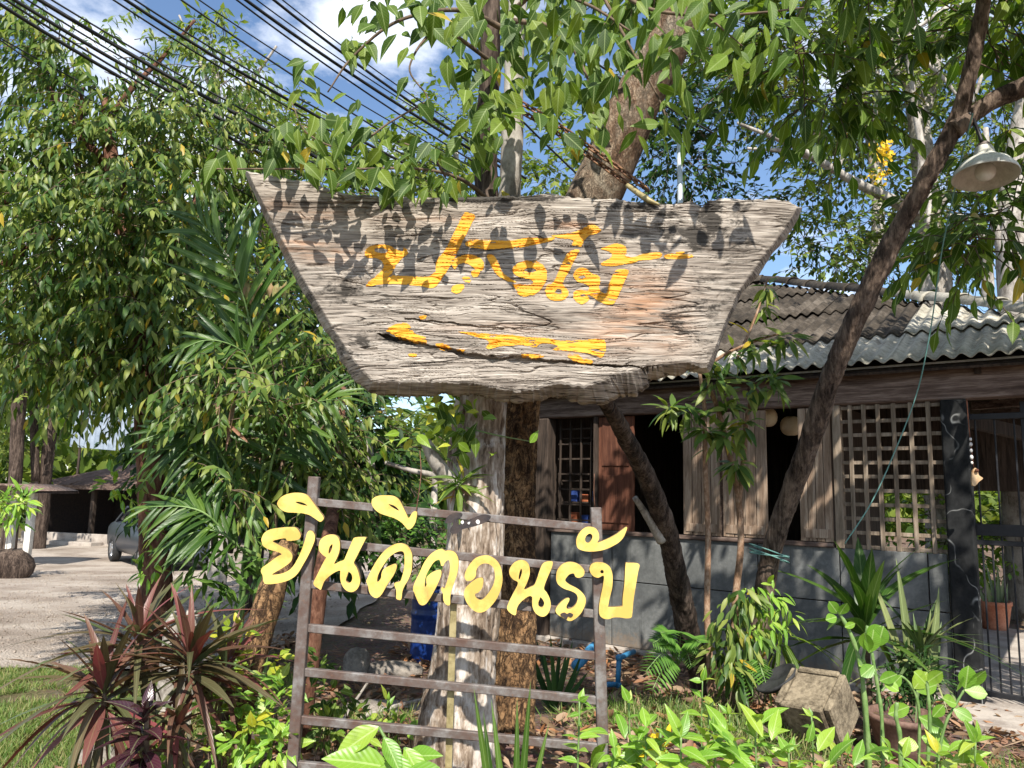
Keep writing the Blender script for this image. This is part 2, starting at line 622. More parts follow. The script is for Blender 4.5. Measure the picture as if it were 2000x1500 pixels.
M['leaf_over'] = m_leaf('leaf_over', [(0.05, 0.10, 0.012), (0.08, 0.145, 0.016), (0.12, 0.20, 0.024), (0.17, 0.24, 0.03)], 0.42, 0.5, 0.5, spec=0.25)
M['leaf_fern'] = m_leaf('leaf_fern', [(0.05, 0.13, 0.02), (0.09, 0.20, 0.03), (0.13, 0.26, 0.04)], 0.35, 0.45)
M['leaf_sansev'] = m_leaf('leaf_sansev', [(0.05, 0.09, 0.03), (0.09, 0.13, 0.05), (0.20, 0.22, 0.08)], 0.1, 0.4, 0.4)
M['leaf_dry'] = m_leaf('leaf_dry', [(0.16, 0.10, 0.055), (0.25, 0.17, 0.10), (0.34, 0.24, 0.16), (0.30, 0.13, 0.05), (0.22, 0.13, 0.09)], 0.15, 0.75, 0.0, (1.1, 1, 0.8))
M['leaf_pink'] = m_leaf('leaf_pink', [(0.40, 0.24, 0.14), (0.45, 0.32, 0.16), (0.36, 0.36, 0.14)], 0.35, 0.5, 0.0, (1.2, 1.1, 0.9))
M['petal'] = m_leaf('petal', [(0.75, 0.48, 0.02), (0.85, 0.60, 0.04)], 0.3, 0.5, 0.0, (1.1, 1.1, 0.7))
M['grass'] = m_leaf('grass', [(0.06, 0.12, 0.02), (0.10, 0.17, 0.03), (0.16, 0.22, 0.05), (0.26, 0.24, 0.10)], 0.3, 0.5)
M['stem_green'] = m_plain('stem_green', (0.09, 0.17, 0.04), (0.18, 0.27, 0.09), 0.5, 12, 0.3)
M['stem_brown'] = m_plain('stem_brown', (0.06, 0.04, 0.025), (0.16, 0.11, 0.07), 0.85, 14, 0.6)
M['bark_pale'] = m_bark('bark_pale', (0.07, 0.045, 0.03), (0.26, 0.20, 0.15), (0.60, 0.54, 0.48), (0.36, 0.35, 0.34), 8, 0.22, 0.9, 0.0, (0.56, 0.62))
M['bark_brown'] = m_bark('bark_brown', (0.025, 0.014, 0.008), (0.17, 0.095, 0.045), (0.33, 0.20, 0.10), (0.42, 0.33, 0.24), 7, 0.6, 0.8, 0.9, (0.64, 0.68))
M['bark_orange'] = m_bark('bark_orange', (0.055, 0.034, 0.022), (0.19, 0.115, 0.07), (0.36, 0.27, 0.19), (0.26, 0.24, 0.19), 13, 0.45, 0.9, 0.35, (0.50, 0.60), 4.0)
M['bark_dark'] = m_bark('bark_dark', (0.012, 0.008, 0.006), (0.045, 0.031, 0.024), (0.13, 0.095, 0.074), None, 12, 0.16, 1.0)
M['bark_lean'] = m_bark('bark_lean', (0.018, 0.012, 0.009), (0.075, 0.052, 0.039), (0.20, 0.145, 0.108), (0.24, 0.21, 0.165), 11, 0.2, 1.0, 0.0, (0.66, 0.72), 5)
M['bark_red'] = m_bark('bark_red', (0.03, 0.013, 0.008), (0.10, 0.043, 0.026), (0.19, 0.10, 0.065), None, 10, 0.4, 0.9)
M['bark_grey'] = m_bark('bark_grey', (0.14, 0.12, 0.10), (0.30, 0.27, 0.235), (0.46, 0.42, 0.37), (0.5, 0.47, 0.42), 6, 0.5, 0.5, 0.0, (0.56, 0.66))
M['bark_sapling'] = m_bark('bark_sapling', (0.13, 0.075, 0.045), (0.24, 0.14, 0.085), (0.38, 0.27, 0.19), (0.40, 0.36, 0.30), 14, 0.5, 0.5, 0.0, (0.62, 0.70), 6)
M['rust'] = m_rust('rust')
M['rust_chain'] = m_rust('rust_chain', (0.13, 0.06, 0.035), (0.09, 0.035, 0.02), (0.25, 0.13, 0.06))
M['brass'] = m_plain('brass', (0.20, 0.16, 0.07), (0.34, 0.28, 0.14), 0.5, 10, 0.3, metal=0.2)
M['cable'] = m_plain('cable', (0.006, 0.006, 0.007), (0.012, 0.012, 0.013), 0.5, 20, 0.05)

def m_slab():
    t = NT('weathered_plank')
    n1 = t.noise(t.coord((0.7, 1, 6)), 3.0, 8, 0.65, 0.6)
    n2 = t.noise(t.coord((1.6, 1, 42)), 3.5, 5, 0.7, 0.3)
    f = t.math('ADD', t.math('MULTIPLY', n1, 0.55), t.math('MULTIPLY', n2, 0.45))
    col = t.ramp(f, [(0.37, (0.10, 0.08, 0.064)), (0.45, (0.21, 0.177, 0.147)), (0.53, (0.355, 0.308, 0.26)), (0.63, (0.50, 0.45, 0.39))])
    def attr(name):
        x = t.node('Attribute')
        x.attribute_name = name
        return x.outputs['Fac']
    n3 = t.noise(t.coord((1.1, 1, 12)), 3.2, 6, 0.65, 0.3)
    oc = t.math('MULTIPLY', attr('ochre'), t.ramp(n3, [(0.36, BLACK), (0.56, WHITE)]))
    col = t.mix(col, t.mix(col, (0.50, 0.24, 0.11), 0.5), oc)
    n4 = t.noise(t.coord((0.7, 1, 30)), 2.6, 3, 0.5, 0.6)
    lines = t.ramp(n4, [(0.476, BLACK), (0.494, WHITE), (0.508, WHITE), (0.524, BLACK)])
    n4b = t.noise(t.coord((1.2, 1, 2)), 2.6, 3)
    col = t.mix(col, (0.035, 0.029, 0.024), t.math('MULTIPLY', lines, t.ramp(n4b, [(0.40, BLACK), (0.55, WHITE)])))
    n5 = t.noise(t.coord((1, 1, 2.2)), 9, 9, 0.75, 0.3)
    th = t.math('SUBTRACT', n5, t.math('MULTIPLY', t.math('SUBTRACT', 1.0, attr('mould')), 0.30))
    col = t.mix(col, (0.032, 0.028, 0.024), t.ramp(th, [(0.36, BLACK), (0.47, (0.92, 0.92, 0.92))]))
    return t.surf(col, 0.9, t.bump(n2, 0.6, 0.006), 0, 0.15)
M['slab'] = m_slab()
def m_paint():
    t = NT('sign_paint')
    v = t.coord((0.55, 1, 26))
    n = t.noise(v, 3.0, 4, 0.6, 0.4)
    col = t.ramp(n, [(0.38, (0.56, 0.24, 0.012)), (0.58, (0.76, 0.36, 0.025))])
    g = t.noise(t.coord((1, 1, 14)), 14, 5, 0.7)
    col = t.mix(col, (0.33, 0.25, 0.17), t.ramp(g, [(0.68, BLACK), (0.76, (0.8, 0.8, 0.8))]))
    return t.surf(col, 0.6, t.bump(n, 0.3, 0.004), 0, 0.3)
M['paint'] = m_paint()
def m_letter():
    t = NT('letter_yellow')
    v = t.coord((1, 1, 1))
    n = t.noise(v, 7, 6, 0.65)
    g = t.noise(v, 45, 5, 0.7)
    col = t.ramp(n, [(0.40, (0.50, 0.33, 0.075)), (0.56, (0.68, 0.495, 0.13))])
    col = t.mix(col, (0.50, 0.30, 0.13), t.ramp(g, [(0.58, BLACK), (0.70, (0.6, 0.6, 0.6))]))
    col = t.mix(col, (0.30, 0.17, 0.06), t.ramp(t.noise(t.coord((1, 1, 0.35)), 16, 6, 0.7), [(0.60, BLACK), (0.72, (0.45, 0.45, 0.45))]))
    return t.surf(col, 0.55, t.bump(g, 0.15, 0.002), 0, 0.3)
M['letter'] = m_letter()
M['letter_edge'] = m_plain('letter_edge', (0.10, 0.07, 0.04), (0.30, 0.19, 0.08), 0.8, 20)
M['char_and_shade'] = m_plain('char_and_shade', (0.02, 0.018, 0.02), (0.05, 0.035, 0.03), 0.45, 18, 0.5)
M['fleck'] = m_plain('fleck', (0.5, 0.47, 0.44), (0.7, 0.68, 0.65), 0.8)
M['ground'] = None
def m_ground():
    t = NT('forest_soil')
    v = t.coord((1, 1, 1))
    n = t.noise(v, 1.1, 7, 0.65)
    g = t.noise(v, 26, 6, 0.75)
    w = t.voro(v, 34, 'F1', 'Color')
    col = t.ramp(t.math('ADD', t.math('MULTIPLY', n, 0.5), t.math('MULTIPLY', g, 0.5)), [(0.36, (0.055, 0.036, 0.026)), (0.5, (0.14, 0.095, 0.07)), (0.66, (0.27, 0.19, 0.145))])
    col = t.mix(col, t.mix(col, w, 0.4, 'SOFT_LIGHT'), 0.6)
    tc = t.node('TexCoord')
    sp = t.node('SeparateXYZ')
    t.l.new(tc.outputs['Object'], sp.inputs[0])
    mr = t.node('MapRange')
    t.l.new(sp.outputs['X'], mr.inputs['Value'])
    mr.inputs['From Min'].default_value = -1.6
    mr.inputs['From Max'].default_value = -2.3
    gr = t.ramp(t.noise(v, 60, 5, 0.7), [(0.38, (0.055, 0.055, 0.022)), (0.62, (0.16, 0.135, 0.07))])
    col = t.mix(col, gr, t.math('MULTIPLY', mr.outputs[0], t.ramp(t.noise(v, 3, 4), [(0.35, BLACK), (0.5, WHITE)])))
    return t.surf(col, 0.95, t.bump(g, 0.8, 0.03), 0, 0.1)
M['ground'] = m_ground()
def m_road():
    t = NT('pale_gravel')
    v = t.coord((1, 1, 1))
    n = t.noise(v, 0.9, 6, 0.6)
    g = t.noise(v, 55, 5, 0.8)
    w = t.voro(v, 42, 'F1', 'Distance')
    col = t.ramp(t.math('ADD', t.math('MULTIPLY', n, 0.6), t.math('MULTIPLY', g, 0.4)), [(0.40, (0.24, 0.19, 0.15)), (0.5, (0.38, 0.315, 0.26)), (0.60, (0.52, 0.45, 0.38))])
    col = t.mix(col, (0.62, 0.58, 0.52), t.ramp(w, [(0.0, (0.5, 0.5, 0.5)), (0.3, BLACK)]))
    return t.surf(col, 0.95, t.bump(t.math('ADD', g, w), 0.9, 0.03), 0, 0.1)
M['road'] = m_road()
M['concrete'] = m_plain('concrete', (0.25, 0.21, 0.18), (0.42, 0.37, 0.32), 0.85, 3, 0.4, 0.008)
M['cement_pot'] = m_plain('cement_pot', (0.075, 0.056, 0.034), (0.26, 0.21, 0.14), 0.9, 5, 0.7, 0.012)
def m_panel():
    t = NT('grey_board')
    v = t.coord((1, 1, 1))
    n = t.noise(v, 2.4, 7, 0.65, 0.5)
    g = t.noise(v, 30, 5, 0.7)
    oi = t.node('ObjectInfo')
    col = t.ramp(t.math('ADD', t.math('MULTIPLY', n, 0.75), t.math('MULTIPLY', g, 0.25)), [(0.38, (0.085, 0.088, 0.086)), (0.5, (0.135, 0.138, 0.133)), (0.62, (0.22, 0.222, 0.212))])
    col = t.mix(col, (0.30, 0.31, 0.31), t.ramp(t.noise(v, 6, 7, 0.7), [(0.62, BLACK), (0.72, (0.5, 0.5, 0.5))]))
    col = t.mix(col, (0.05, 0.055, 0.06), t.math('MULTIPLY', oi.outputs['Random'], 0.25))
    tc = t.node('TexCoord')
    sp = t.node('SeparateXYZ')
    t.l.new(tc.outputs['Object'], sp.inputs[0])
    mud = t.math('SUBTRACT', t.math('ADD', t.noise(v, 4, 6, 0.7), t.noise(v, 26, 4, 0.7)), t.math('MULTIPLY', sp.outputs['Z'], 1.9))
    col = t.mix(col, (0.20, 0.145, 0.10), t.ramp(mud, [(0.62, BLACK), (1.0, (0.75, 0.75, 0.75))]))
    drip = t.noise(t.coord((6, 6, 0.35)), 4, 5, 0.6)
    col = t.mix(col, (0.055, 0.055, 0.05), t.ramp(drip, [(0.58, BLACK), (0.70, (0.55, 0.55, 0.55))]))
    return t.surf(col, 0.75, t.bump(g, 0.25, 0.004), 0, 0.3)
M['panel'] = m_panel()
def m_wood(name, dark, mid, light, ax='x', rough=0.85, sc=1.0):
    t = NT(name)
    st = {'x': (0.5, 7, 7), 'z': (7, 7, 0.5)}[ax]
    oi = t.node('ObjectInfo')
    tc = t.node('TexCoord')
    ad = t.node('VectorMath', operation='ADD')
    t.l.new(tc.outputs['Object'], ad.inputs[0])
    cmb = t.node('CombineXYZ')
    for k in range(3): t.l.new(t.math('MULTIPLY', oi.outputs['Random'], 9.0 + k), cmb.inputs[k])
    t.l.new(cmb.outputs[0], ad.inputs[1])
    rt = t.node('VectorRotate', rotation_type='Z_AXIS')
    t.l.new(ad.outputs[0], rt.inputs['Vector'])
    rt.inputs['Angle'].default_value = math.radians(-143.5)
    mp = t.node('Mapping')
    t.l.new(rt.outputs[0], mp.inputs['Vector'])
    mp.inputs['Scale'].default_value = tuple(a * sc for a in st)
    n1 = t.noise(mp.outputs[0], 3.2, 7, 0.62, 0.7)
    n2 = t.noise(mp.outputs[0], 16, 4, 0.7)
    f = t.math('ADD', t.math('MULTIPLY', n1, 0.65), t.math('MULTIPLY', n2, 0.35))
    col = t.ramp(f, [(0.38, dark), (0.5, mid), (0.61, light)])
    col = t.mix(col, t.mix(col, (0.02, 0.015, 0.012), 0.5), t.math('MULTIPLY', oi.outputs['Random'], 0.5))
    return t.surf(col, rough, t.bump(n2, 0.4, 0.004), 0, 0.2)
M['beam'] = m_wood('old_beam', (0.055, 0.034, 0.027), (0.14, 0.095, 0.076), (0.27, 0.20, 0.165), 'x')
M['shutter'] = m_wood('shutter_wood', (0.16, 0.105, 0.07), (0.29, 0.205, 0.145), (0.42, 0.325, 0.245), 'z')
M['slat'] = m_wood('lattice_wood', (0.14, 0.105, 0.075), (0.24, 0.185, 0.135), (0.35, 0.28, 0.215), 'z')
M['redwood'] = m_wood('red_door', (0.06, 0.022, 0.014), (0.12, 0.045, 0.026), (0.18, 0.075, 0.045), 'z')
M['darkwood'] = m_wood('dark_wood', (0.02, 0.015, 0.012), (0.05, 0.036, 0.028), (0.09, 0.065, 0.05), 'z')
def m_black():
    t = NT('black_post')
    v = t.coord((1, 1, 0.7))
    g = t.noise(v, 18, 6, 0.7)
    w = t.node('TexNoise')
    col = t.ramp(g, [(0.35, (0.010, 0.0105, 0.011)), (0.65, (0.022, 0.0225, 0.023))])
    wv = t.node('MixRGB', blend_type='ADD')
    wv.inputs['Fac'].default_value = 0.35
    t.l.new(v, wv.inputs['Color1'])
    t.l.new(v, w.inputs['Vector'])
    w.inputs['Scale'].default_value = 4
    t.l.new(w.outputs['Color'], wv.inputs['Color2'])
    e = t.voro(wv.outputs['Color'], 2.6)
    col = t.mix(col, (0.28, 0.28, 0.27), t.math('MULTIPLY', t.ramp(e, [(0.0, WHITE), (0.018, BLACK)]), t.ramp(t.noise(v, 3.5, 3), [(0.48, BLACK), (0.58, WHITE)])))
    return t.surf(col, 0.85, t.bump(g, 0.2, 0.004), 0, 0.15)
M['black'] = m_black()
M['iron'] = m_plain('black_iron', (0.006, 0.006, 0.008), (0.014, 0.014, 0.017), 0.6, 15, 0.2)
def m_roof(name, stops, moss):
    t = NT(name)
    v = t.coord((1, 1, 1))
    n = t.noise(v, 2.2, 7, 0.65)
    g = t.noise(v, 24, 6, 0.75)
    col = t.ramp(t.math('ADD', t.math('MULTIPLY', n, 0.6), t.math('MULTIPLY', g, 0.4)), stops)
    col = t.mix(col, moss, t.ramp(t.noise(v, 5, 8, 0.75), [(0.56, BLACK), (0.68, (0.85, 0.85, 0.85))]))
    return t.surf(col, 0.9, t.bump(g, 0.5, 0.008), 0, 0.2)
M['roof_light'] = m_roof('grey_sheet', [(0.40, (0.20, 0.185, 0.145)), (0.5, (0.35, 0.325, 0.265)), (0.60, (0.52, 0.48, 0.395))], (0.10, 0.066, 0.045))
M['roof_dark'] = m_roof('mossy_sheet', [(0.40, (0.022, 0.018, 0.014)), (0.5, (0.05, 0.04, 0.03)), (0.62, (0.12, 0.10, 0.08))], (0.018, 0.016, 0.012))
M['roof_brown'] = m_roof('brown_shed_roof', [(0.35, (0.05, 0.03, 0.022)), (0.5, (0.11, 0.07, 0.055)), (0.65, (0.2, 0.145, 0.12))], (0.06, 0.04, 0.03))
M['metal_sheet'] = m_plain('metal_sheet', (0.18, 0.22, 0.28), (0.30, 0.35, 0.42), 0.5, 3, 0.1, metal=0.1)
M['white_trim'] = m_plain('white_trim', (0.45, 0.46, 0.46), (0.62, 0.63, 0.63), 0.6, 5, 0.2)
M['white_wall'] = m_plain('white_wall', (0.42, 0.40, 0.36), (0.62, 0.60, 0.55), 0.8, 4, 0.2)
M['pvc_blue'] = m_plain('pvc_blue', (0.035, 0.17, 0.33), (0.055, 0.24, 0.43), 0.4, 6, 0.1)
M['barrel'] = m_plain('barrel_blue', (0.005, 0.022, 0.12), (0.009, 0.038, 0.19), 0.35, 5, 0.1)
M['shade'] = m_plain('lamp_enamel', (0.40, 0.39, 0.34), (0.62, 0.61, 0.55), 0.5, 8, 0.2)
M['bulb'] = m_plain('milk_glass', (0.62, 0.60, 0.54), (0.72, 0.70, 0.65), 0.25, 3, 0.0)
M['paper'] = m_plain('paper_lantern', (0.70, 0.52, 0.30), (0.80, 0.62, 0.40), 0.8, 6, 0.1)
M['string'] = m_plain('green_string', (0.10, 0.24, 0.21), (0.18, 0.34, 0.30), 0.7, 30, 0.1)
M['steel_pipe'] = m_plain('steel_pipe', (0.40, 0.46, 0.50), (0.60, 0.66, 0.70), 0.4, 10, 0.1, metal=0.4)
M['terracotta'] = m_plain('terracotta', (0.36, 0.12, 0.06), (0.55, 0.24, 0.14), 0.8, 4, 0.2)
M['pot_brown'] = m_plain('pot_brown', (0.10, 0.055, 0.04), (0.20, 0.12, 0.09), 0.75, 5, 0.3)
M['rubber'] = m_plain('rubber', (0.012, 0.012, 0.013), (0.03, 0.03, 0.03), 0.7, 10, 0.2)
M['rock'] = m_plain('rock', (0.10, 0.085, 0.07), (0.30, 0.26, 0.22), 0.95, 3, 0.8, 0.02)
M['car_paint'] = m_plain('car_paint', (0.05, 0.06, 0.075), (0.06, 0.07, 0.088), 0.3, 2, 0.0, metal=0.4)
M['chrome'] = m_plain('alloy', (0.45, 0.45, 0.46), (0.6, 0.6, 0.6), 0.3, 5, 0.0, metal=0.8)
M['car_glass'] = m_plain('car_glass', (0.015, 0.018, 0.02), (0.02, 0.024, 0.028), 0.06, 2, 0.0, spec=0.8)
M['car_lamp'] = m_plain('car_lamp', (0.55, 0.55, 0.55), (0.75, 0.75, 0.75), 0.1, 2, 0.0)
M['ornament'] = m_plain('ornament', (0.36, 0.20, 0.09), (0.55, 0.38, 0.22), 0.6, 14, 0.2)
M['bottle_a'] = m_plain('book_blue', (0.02, 0.05, 0.20), (0.04, 0.08, 0.3), 0.6)
M['bottle_b'] = m_plain('book_red', (0.30, 0.07, 0.03), (0.42, 0.14, 0.06), 0.6)
M['bottle_c'] = m_plain('book_pale', (0.5, 0.46, 0.40), (0.65, 0.6, 0.5), 0.6)
M['fibre'] = m_plain('dry_sheath', (0.22, 0.16, 0.11), (0.42, 0.33, 0.25), 0.8, 10, 0.4)

# ------------------------------------------------------------------ ground and road
def gz(x, y):
    x, y = np.asarray(x, float), np.asarray(y, float)
    m = 0.20 * np.exp(-(((x - 0.2) / 1.7) ** 2 + ((y - 4.4) / 1.3) ** 2))
    m2 = 0.10 * np.exp(-(((x - 1.35) / 0.55) ** 2 + ((y - 5.8) / 0.6) ** 2))
    t = np.clip((y - 7) / 13, 0, 1)
    t = t * t * (3 - 2 * t)
    l = np.clip((-0.5 - x) / 3.0, 0, 1)
    l = l * l * (3 - 2 * l)
    far = 0.38 * t * l
    return m + m2 - far
def sheet(name, xs, ys, dz, mask=None, rough=0.0):
    X, Y = np.meshgrid(xs, ys)
    Z = gz(X, Y) + dz
    if rough: Z = Z + rough * fbm(np.stack([X * 3, Y * 3, X * 0], -1), 4, 3) * np.exp(-((X / 8) ** 2 + ((Y - 5) / 10) ** 2))
    v = np.stack([X, Y, Z], -1).reshape(-1, 3)
    nx, ny = len(xs), len(ys)
    i = (np.arange(ny - 1)[:, None] * nx + np.arange(nx - 1)[None]).ravel()
    f = np.stack([i, i + 1, i + nx + 1, i + nx], -1)
    if mask is not None:
        c = v[f].mean(1)
        f = f[mask(c[:, 0], c[:, 1])]
    return mesh_np(name, v, f)
gx = np.concatenate([-np.geomspace(400, 6, 24), np.linspace(-5.8, 5.8, 150), np.geomspace(6, 400, 24)])
gy = np.concatenate([-np.geomspace(300, 1, 12), np.linspace(0, 12, 150), np.geomspace(12.2, 600, 30)])
add('ground', sheet('ground', gx, gy, 0.0, rough=0.035), M['ground'], kind='structure')
# the gravel lane: its near edge wavers, it sweeps from the left edge of the picture to the far shed
def road_edges(y):
    right = np.interp(y, [6.3, 8, 10, 14, 20, 27], [-3.0, -2.1, -1.9, -2.0, -2.2, -2.5])
    return right
rx = np.linspace(0, 1, 40)
ry = np.linspace(6.6, 27, 110)
RV = []
for y in ry:
    r = float(road_edges(y)) + 0.15 * float(fbm(V(y * 1.3, 3.1, 0), 3, 4))
    yy = y
    for t in rx:
        x = -30 + (r + 30) * t ** 0.5
        # near edge of the lane bulges: pull the first rows towards -x
        y2 = yy + (0.16 * float(vnoise(V(x * 1.7, 0.3, 0.1), 8)) if y < 7.5 else 0) + max(0, (x + 5) * 0.18) * max(0, 1 - (y - 6.6) / 2)
        RV.append((x, y2, float(gz(x, y2)) + 0.03))
nx_ = len(rx)
i_ = (np.arange(len(ry) - 1)[:, None] * nx_ + np.arange(nx_ - 1)[None]).ravel()
add('road', mesh_np('road', np.array(RV), np.stack([i_, i_ + 1, i_ + nx_ + 1, i_ + nx_], -1)), M['road'], kind='structure')

# ------------------------------------------------------------------ big plank sign
def Z4(pts): return [(450 + x / 3.125, 320 + y / 3.125) for x, y in pts]
def Z5(pts): return [(1000 + x / 3.125, 320 + y / 3.125) for x, y in pts]
YS = 3.62
top_pts = np.array([(484, 334), (520, 341), (560, 347), (610, 358), (650, 372), (690, 380), (760, 384), (830, 386), (900, 384), (960, 383), (1030, 382), (1075, 378), (1130, 386), (1200, 389), (1260, 396), (1310, 399), (1350, 394), (1372, 403), (1384, 392), (1410, 387), (1460, 389), (1510, 390), (1540, 393), (1558, 404)])
bot_pts = np.array([(484, 336), (500, 372), (543, 456), (590, 543), (637, 621), (680, 690), (705, 724), (728, 746), (780, 749), (850, 746), (930, 749), (994, 765), (1050, 761), (1096, 749), (1141, 757), (1182, 742), (1215, 730), (1266, 717), (1300, 714), (1339, 709), (1381, 719), (1398, 680), (1420, 622), (1443, 570), (1480, 518), (1515, 472), (1545, 430), (1558, 406)])
NC, NR = 560, 400
xs_ = 484 + (1558 - 484) * np.linspace(0, 1, NC)
jag = 3.0 * fbm(np.stack([xs_ / 26, xs_ * 0, xs_ * 0], -1), 4, 31) + 1.5 * vnoise(np.stack([xs_ / 4, xs_ * 0, xs_ * 0], -1), 32)
flat_b = np.interp(xs_, [700, 760, 1360, 1400], [0, 1, 1, 0])
yt = np.interp(xs_, top_pts[:, 0], top_pts[:, 1]) + jag * 0.7
yb = np.interp(xs_, bot_pts[:, 0], bot_pts[:, 1]) + jag * 1.2 * flat_b
yb = np.maximum(yb, yt + 0.5)
tt = np.linspace(0, 1, NR)
PX = np.repeat(xs_[None], NR, 0)
PY = yt[None] * (1 - tt[:, None]) + yb[None] * tt[:, None]
crack_line = np.array([(740, 652), (770, 662), (834, 675), (870, 682), (914, 694), (980, 701), (1050, 703), (1128, 710), (1200, 716), (1290, 716)])
def slab_depth(px, py):
    """relief of the face in metres, towards the camera positive"""
    warp = 14 * fbm(np.stack([px / 240, py / 130, px * 0], -1), 3, 40)
    q = py + warp
    d = 0.006 * fbm(np.stack([px / 160, q / 28, px * 0], -1), 4, 41)
    d += 0.0022 * fbm(np.stack([px / 60, q / 4.0, px * 0], -1), 3, 44)
    for s, (w, l, dep, th) in enumerate([(9.0, 130, 0.009, 0.07), (19.0, 190, 0.013, 0.035), (5.0, 80, 0.006, 0.10), (3.4, 50, 0.004, 0.16)]):
        r = np.abs(vnoise(np.stack([px / l, q / w, px * 0], -1), 50 + s))
        gate = vnoise(np.stack([px / 70, q / 40, px * 0], -1), 60 + s)
        d -= dep * np.clip(1 - r / th, 0, 1) * np.clip(gate * 3 + 0.6, 0, 1)
    # the long open split under the second line of paint
    cy = np.interp(px, crack_line[:, 0], crack_line[:, 1]) + 3.5 * fbm(np.stack([px / 22, px * 0, px * 0], -1), 4, 71)
    wd = np.interp(px, [735, 760, 800, 860, 920, 980, 1040, 1120, 1220, 1295], [0, 6, 5, 3, 6, 7, 5, 3, 2, 0]) * (1 + 0.5 * vnoise(np.stack([px / 13, px * 0, px * 0], -1), 72))
    inside = (np.abs(py - cy) < wd) & (px > 735) & (px < 1295)
    d = np.where(inside, d - 0.05, d)
    low = (py > cy) & (px > 735) & (px < 1300)
    d = np.where(low & ~inside, d + 0.008 * np.clip((px - 735) / 130, 0, 1) * np.clip((1300 - px) / 130, 0, 1), d)
    # second shorter check
    cy2 = 622 + (px - 790) * 0.10 + 2 * vnoise(np.stack([px / 18, px * 0, px * 0], -1), 74)
    i2 = (np.abs(py - cy2) < 1.6) & (px > 790) & (px < 985)
    d = np.where(i2, d - 0.02, d)
    return d, inside | i2
DEP, CRK = slab_depth(PX, PY)
edge_d = np.minimum(np.minimum(tt[:, None] * np.ones(NC), (1 - tt[:, None]) * np.ones(NC)) * (yb - yt)[None], 1e9)
DEP = DEP - 0.006 * np.clip(1 - edge_d / 5.0, 0, 1)
def at_grid(px, py, Yv):
    d = np.stack([(px - 1000) / F_PX, (750 - py) / F_PX, -np.ones_like(px)], -1) @ CR.T
    return CP + d * (Yv / d[..., 1])[..., None]
GV = at_grid(PX, PY, YS - 0 * DEP)
GV[..., 1] -= DEP
idx = np.arange(NR * NC).reshape(NR, NC)
fq = np.stack([idx[:-1, :-1], idx[1:, :-1], idx[1:, 1:], idx[:-1, 1:]], -1).reshape(-1, 4)
# edge strips: rings of the outline pushed back and outwards, rough like split timber
ring = np.concatenate([idx[0, :], idx[-1, ::-1]])
rp = np.stack([PX.ravel()[ring], PY.ravel()[ring]], -1)
tg = np.gradient(rp, axis=0)
nr2 = unit(np.stack([tg[:, 1], -tg[:, 0]], -1))
kk = np.arange(9) - 4
nr2 = unit(np.stack([np.convolve(np.pad(nr2[:, j], 4, mode='wrap'), np.ones(9) / 9, 'valid') for j in range(2)], -1))
half = NC
offs = np.zeros(2 * NC)
bx = rp[:, 0]
offs[:half] = -1.0
lowoff = np.interp(bx, [484, 540, 640, 728, 760, 1000, 1060, 1180, 1235, 1260, 1330, 1381, 1400, 1443, 1470, 1530, 1558], [7, 10, 13, 26, 30, 20, 22, 38, 52, 34, 22, 10, 6, 7, 12, 12, 9])
offs[half:] = lowoff[half:]
rn = fbm(np.stack([bx / 30, rp[:, 1] / 30, bx * 0], -1), 4, 81)
R = [ring]
VV = [GV.reshape(-1, 3)]
k0 = NR * NC
rings_idx = [ring]
for lev, (fr, dy) in enumerate([(0.45, 0.045), (0.85, 0.09), (1.0, 0.15)]):
    o = offs * fr * (1 + 0.35 * rn * (1 if lev else 0.6))
    p2 = rp + nr2 * o[:, None]
    P3 = at_grid(p2[:, 0], p2[:, 1], np.full(len(bx), YS + dy) + 0.012 * fbm(np.stack([bx / 18, rp[:, 1] / 18, bx * 0 + lev], -1), 3, 90 + lev))
    VV.append(P3)
    rings_idx.append(k0 + np.arange(2 * NC))
    k0 += 2 * NC
qs = []
for a, b in zip(rings_idx[:-1], rings_idx[1:]):
    a2, b2 = np.roll(a, -1), np.roll(b, -1)
    qs.append(np.stack([a, a2, b2, b], -1))
lastr = rings_idx[-1]
back = np.stack([lastr[:half - 1], lastr[1:half], lastr[::-1][1:half], lastr[::-1][:half - 1]], -1)
sign = thing('wooden_sign_board', 'huge weathered timber plank sign with yellow painted script, mounted across the tree trunk', 'sign', at(1000, 780, YS + 0.08))
pl_me = mesh_np('plank', np.vstack(VV), [np.vstack([fq, *qs, back])], smooth=False)
def blob(spots, px, py):
    r = np.zeros(px.shape)
    for (x, y, wx, wy, a) in spots: r = np.maximum(r, a * np.exp(-((px - x) / wx) ** 2 - ((py - y) / wy) ** 2))
    return r
allx = np.concatenate([PX.ravel()] + [rp[:, 0]] * 3)
ally = np.concatenate([PY.ravel()] + [rp[:, 1]] * 3)
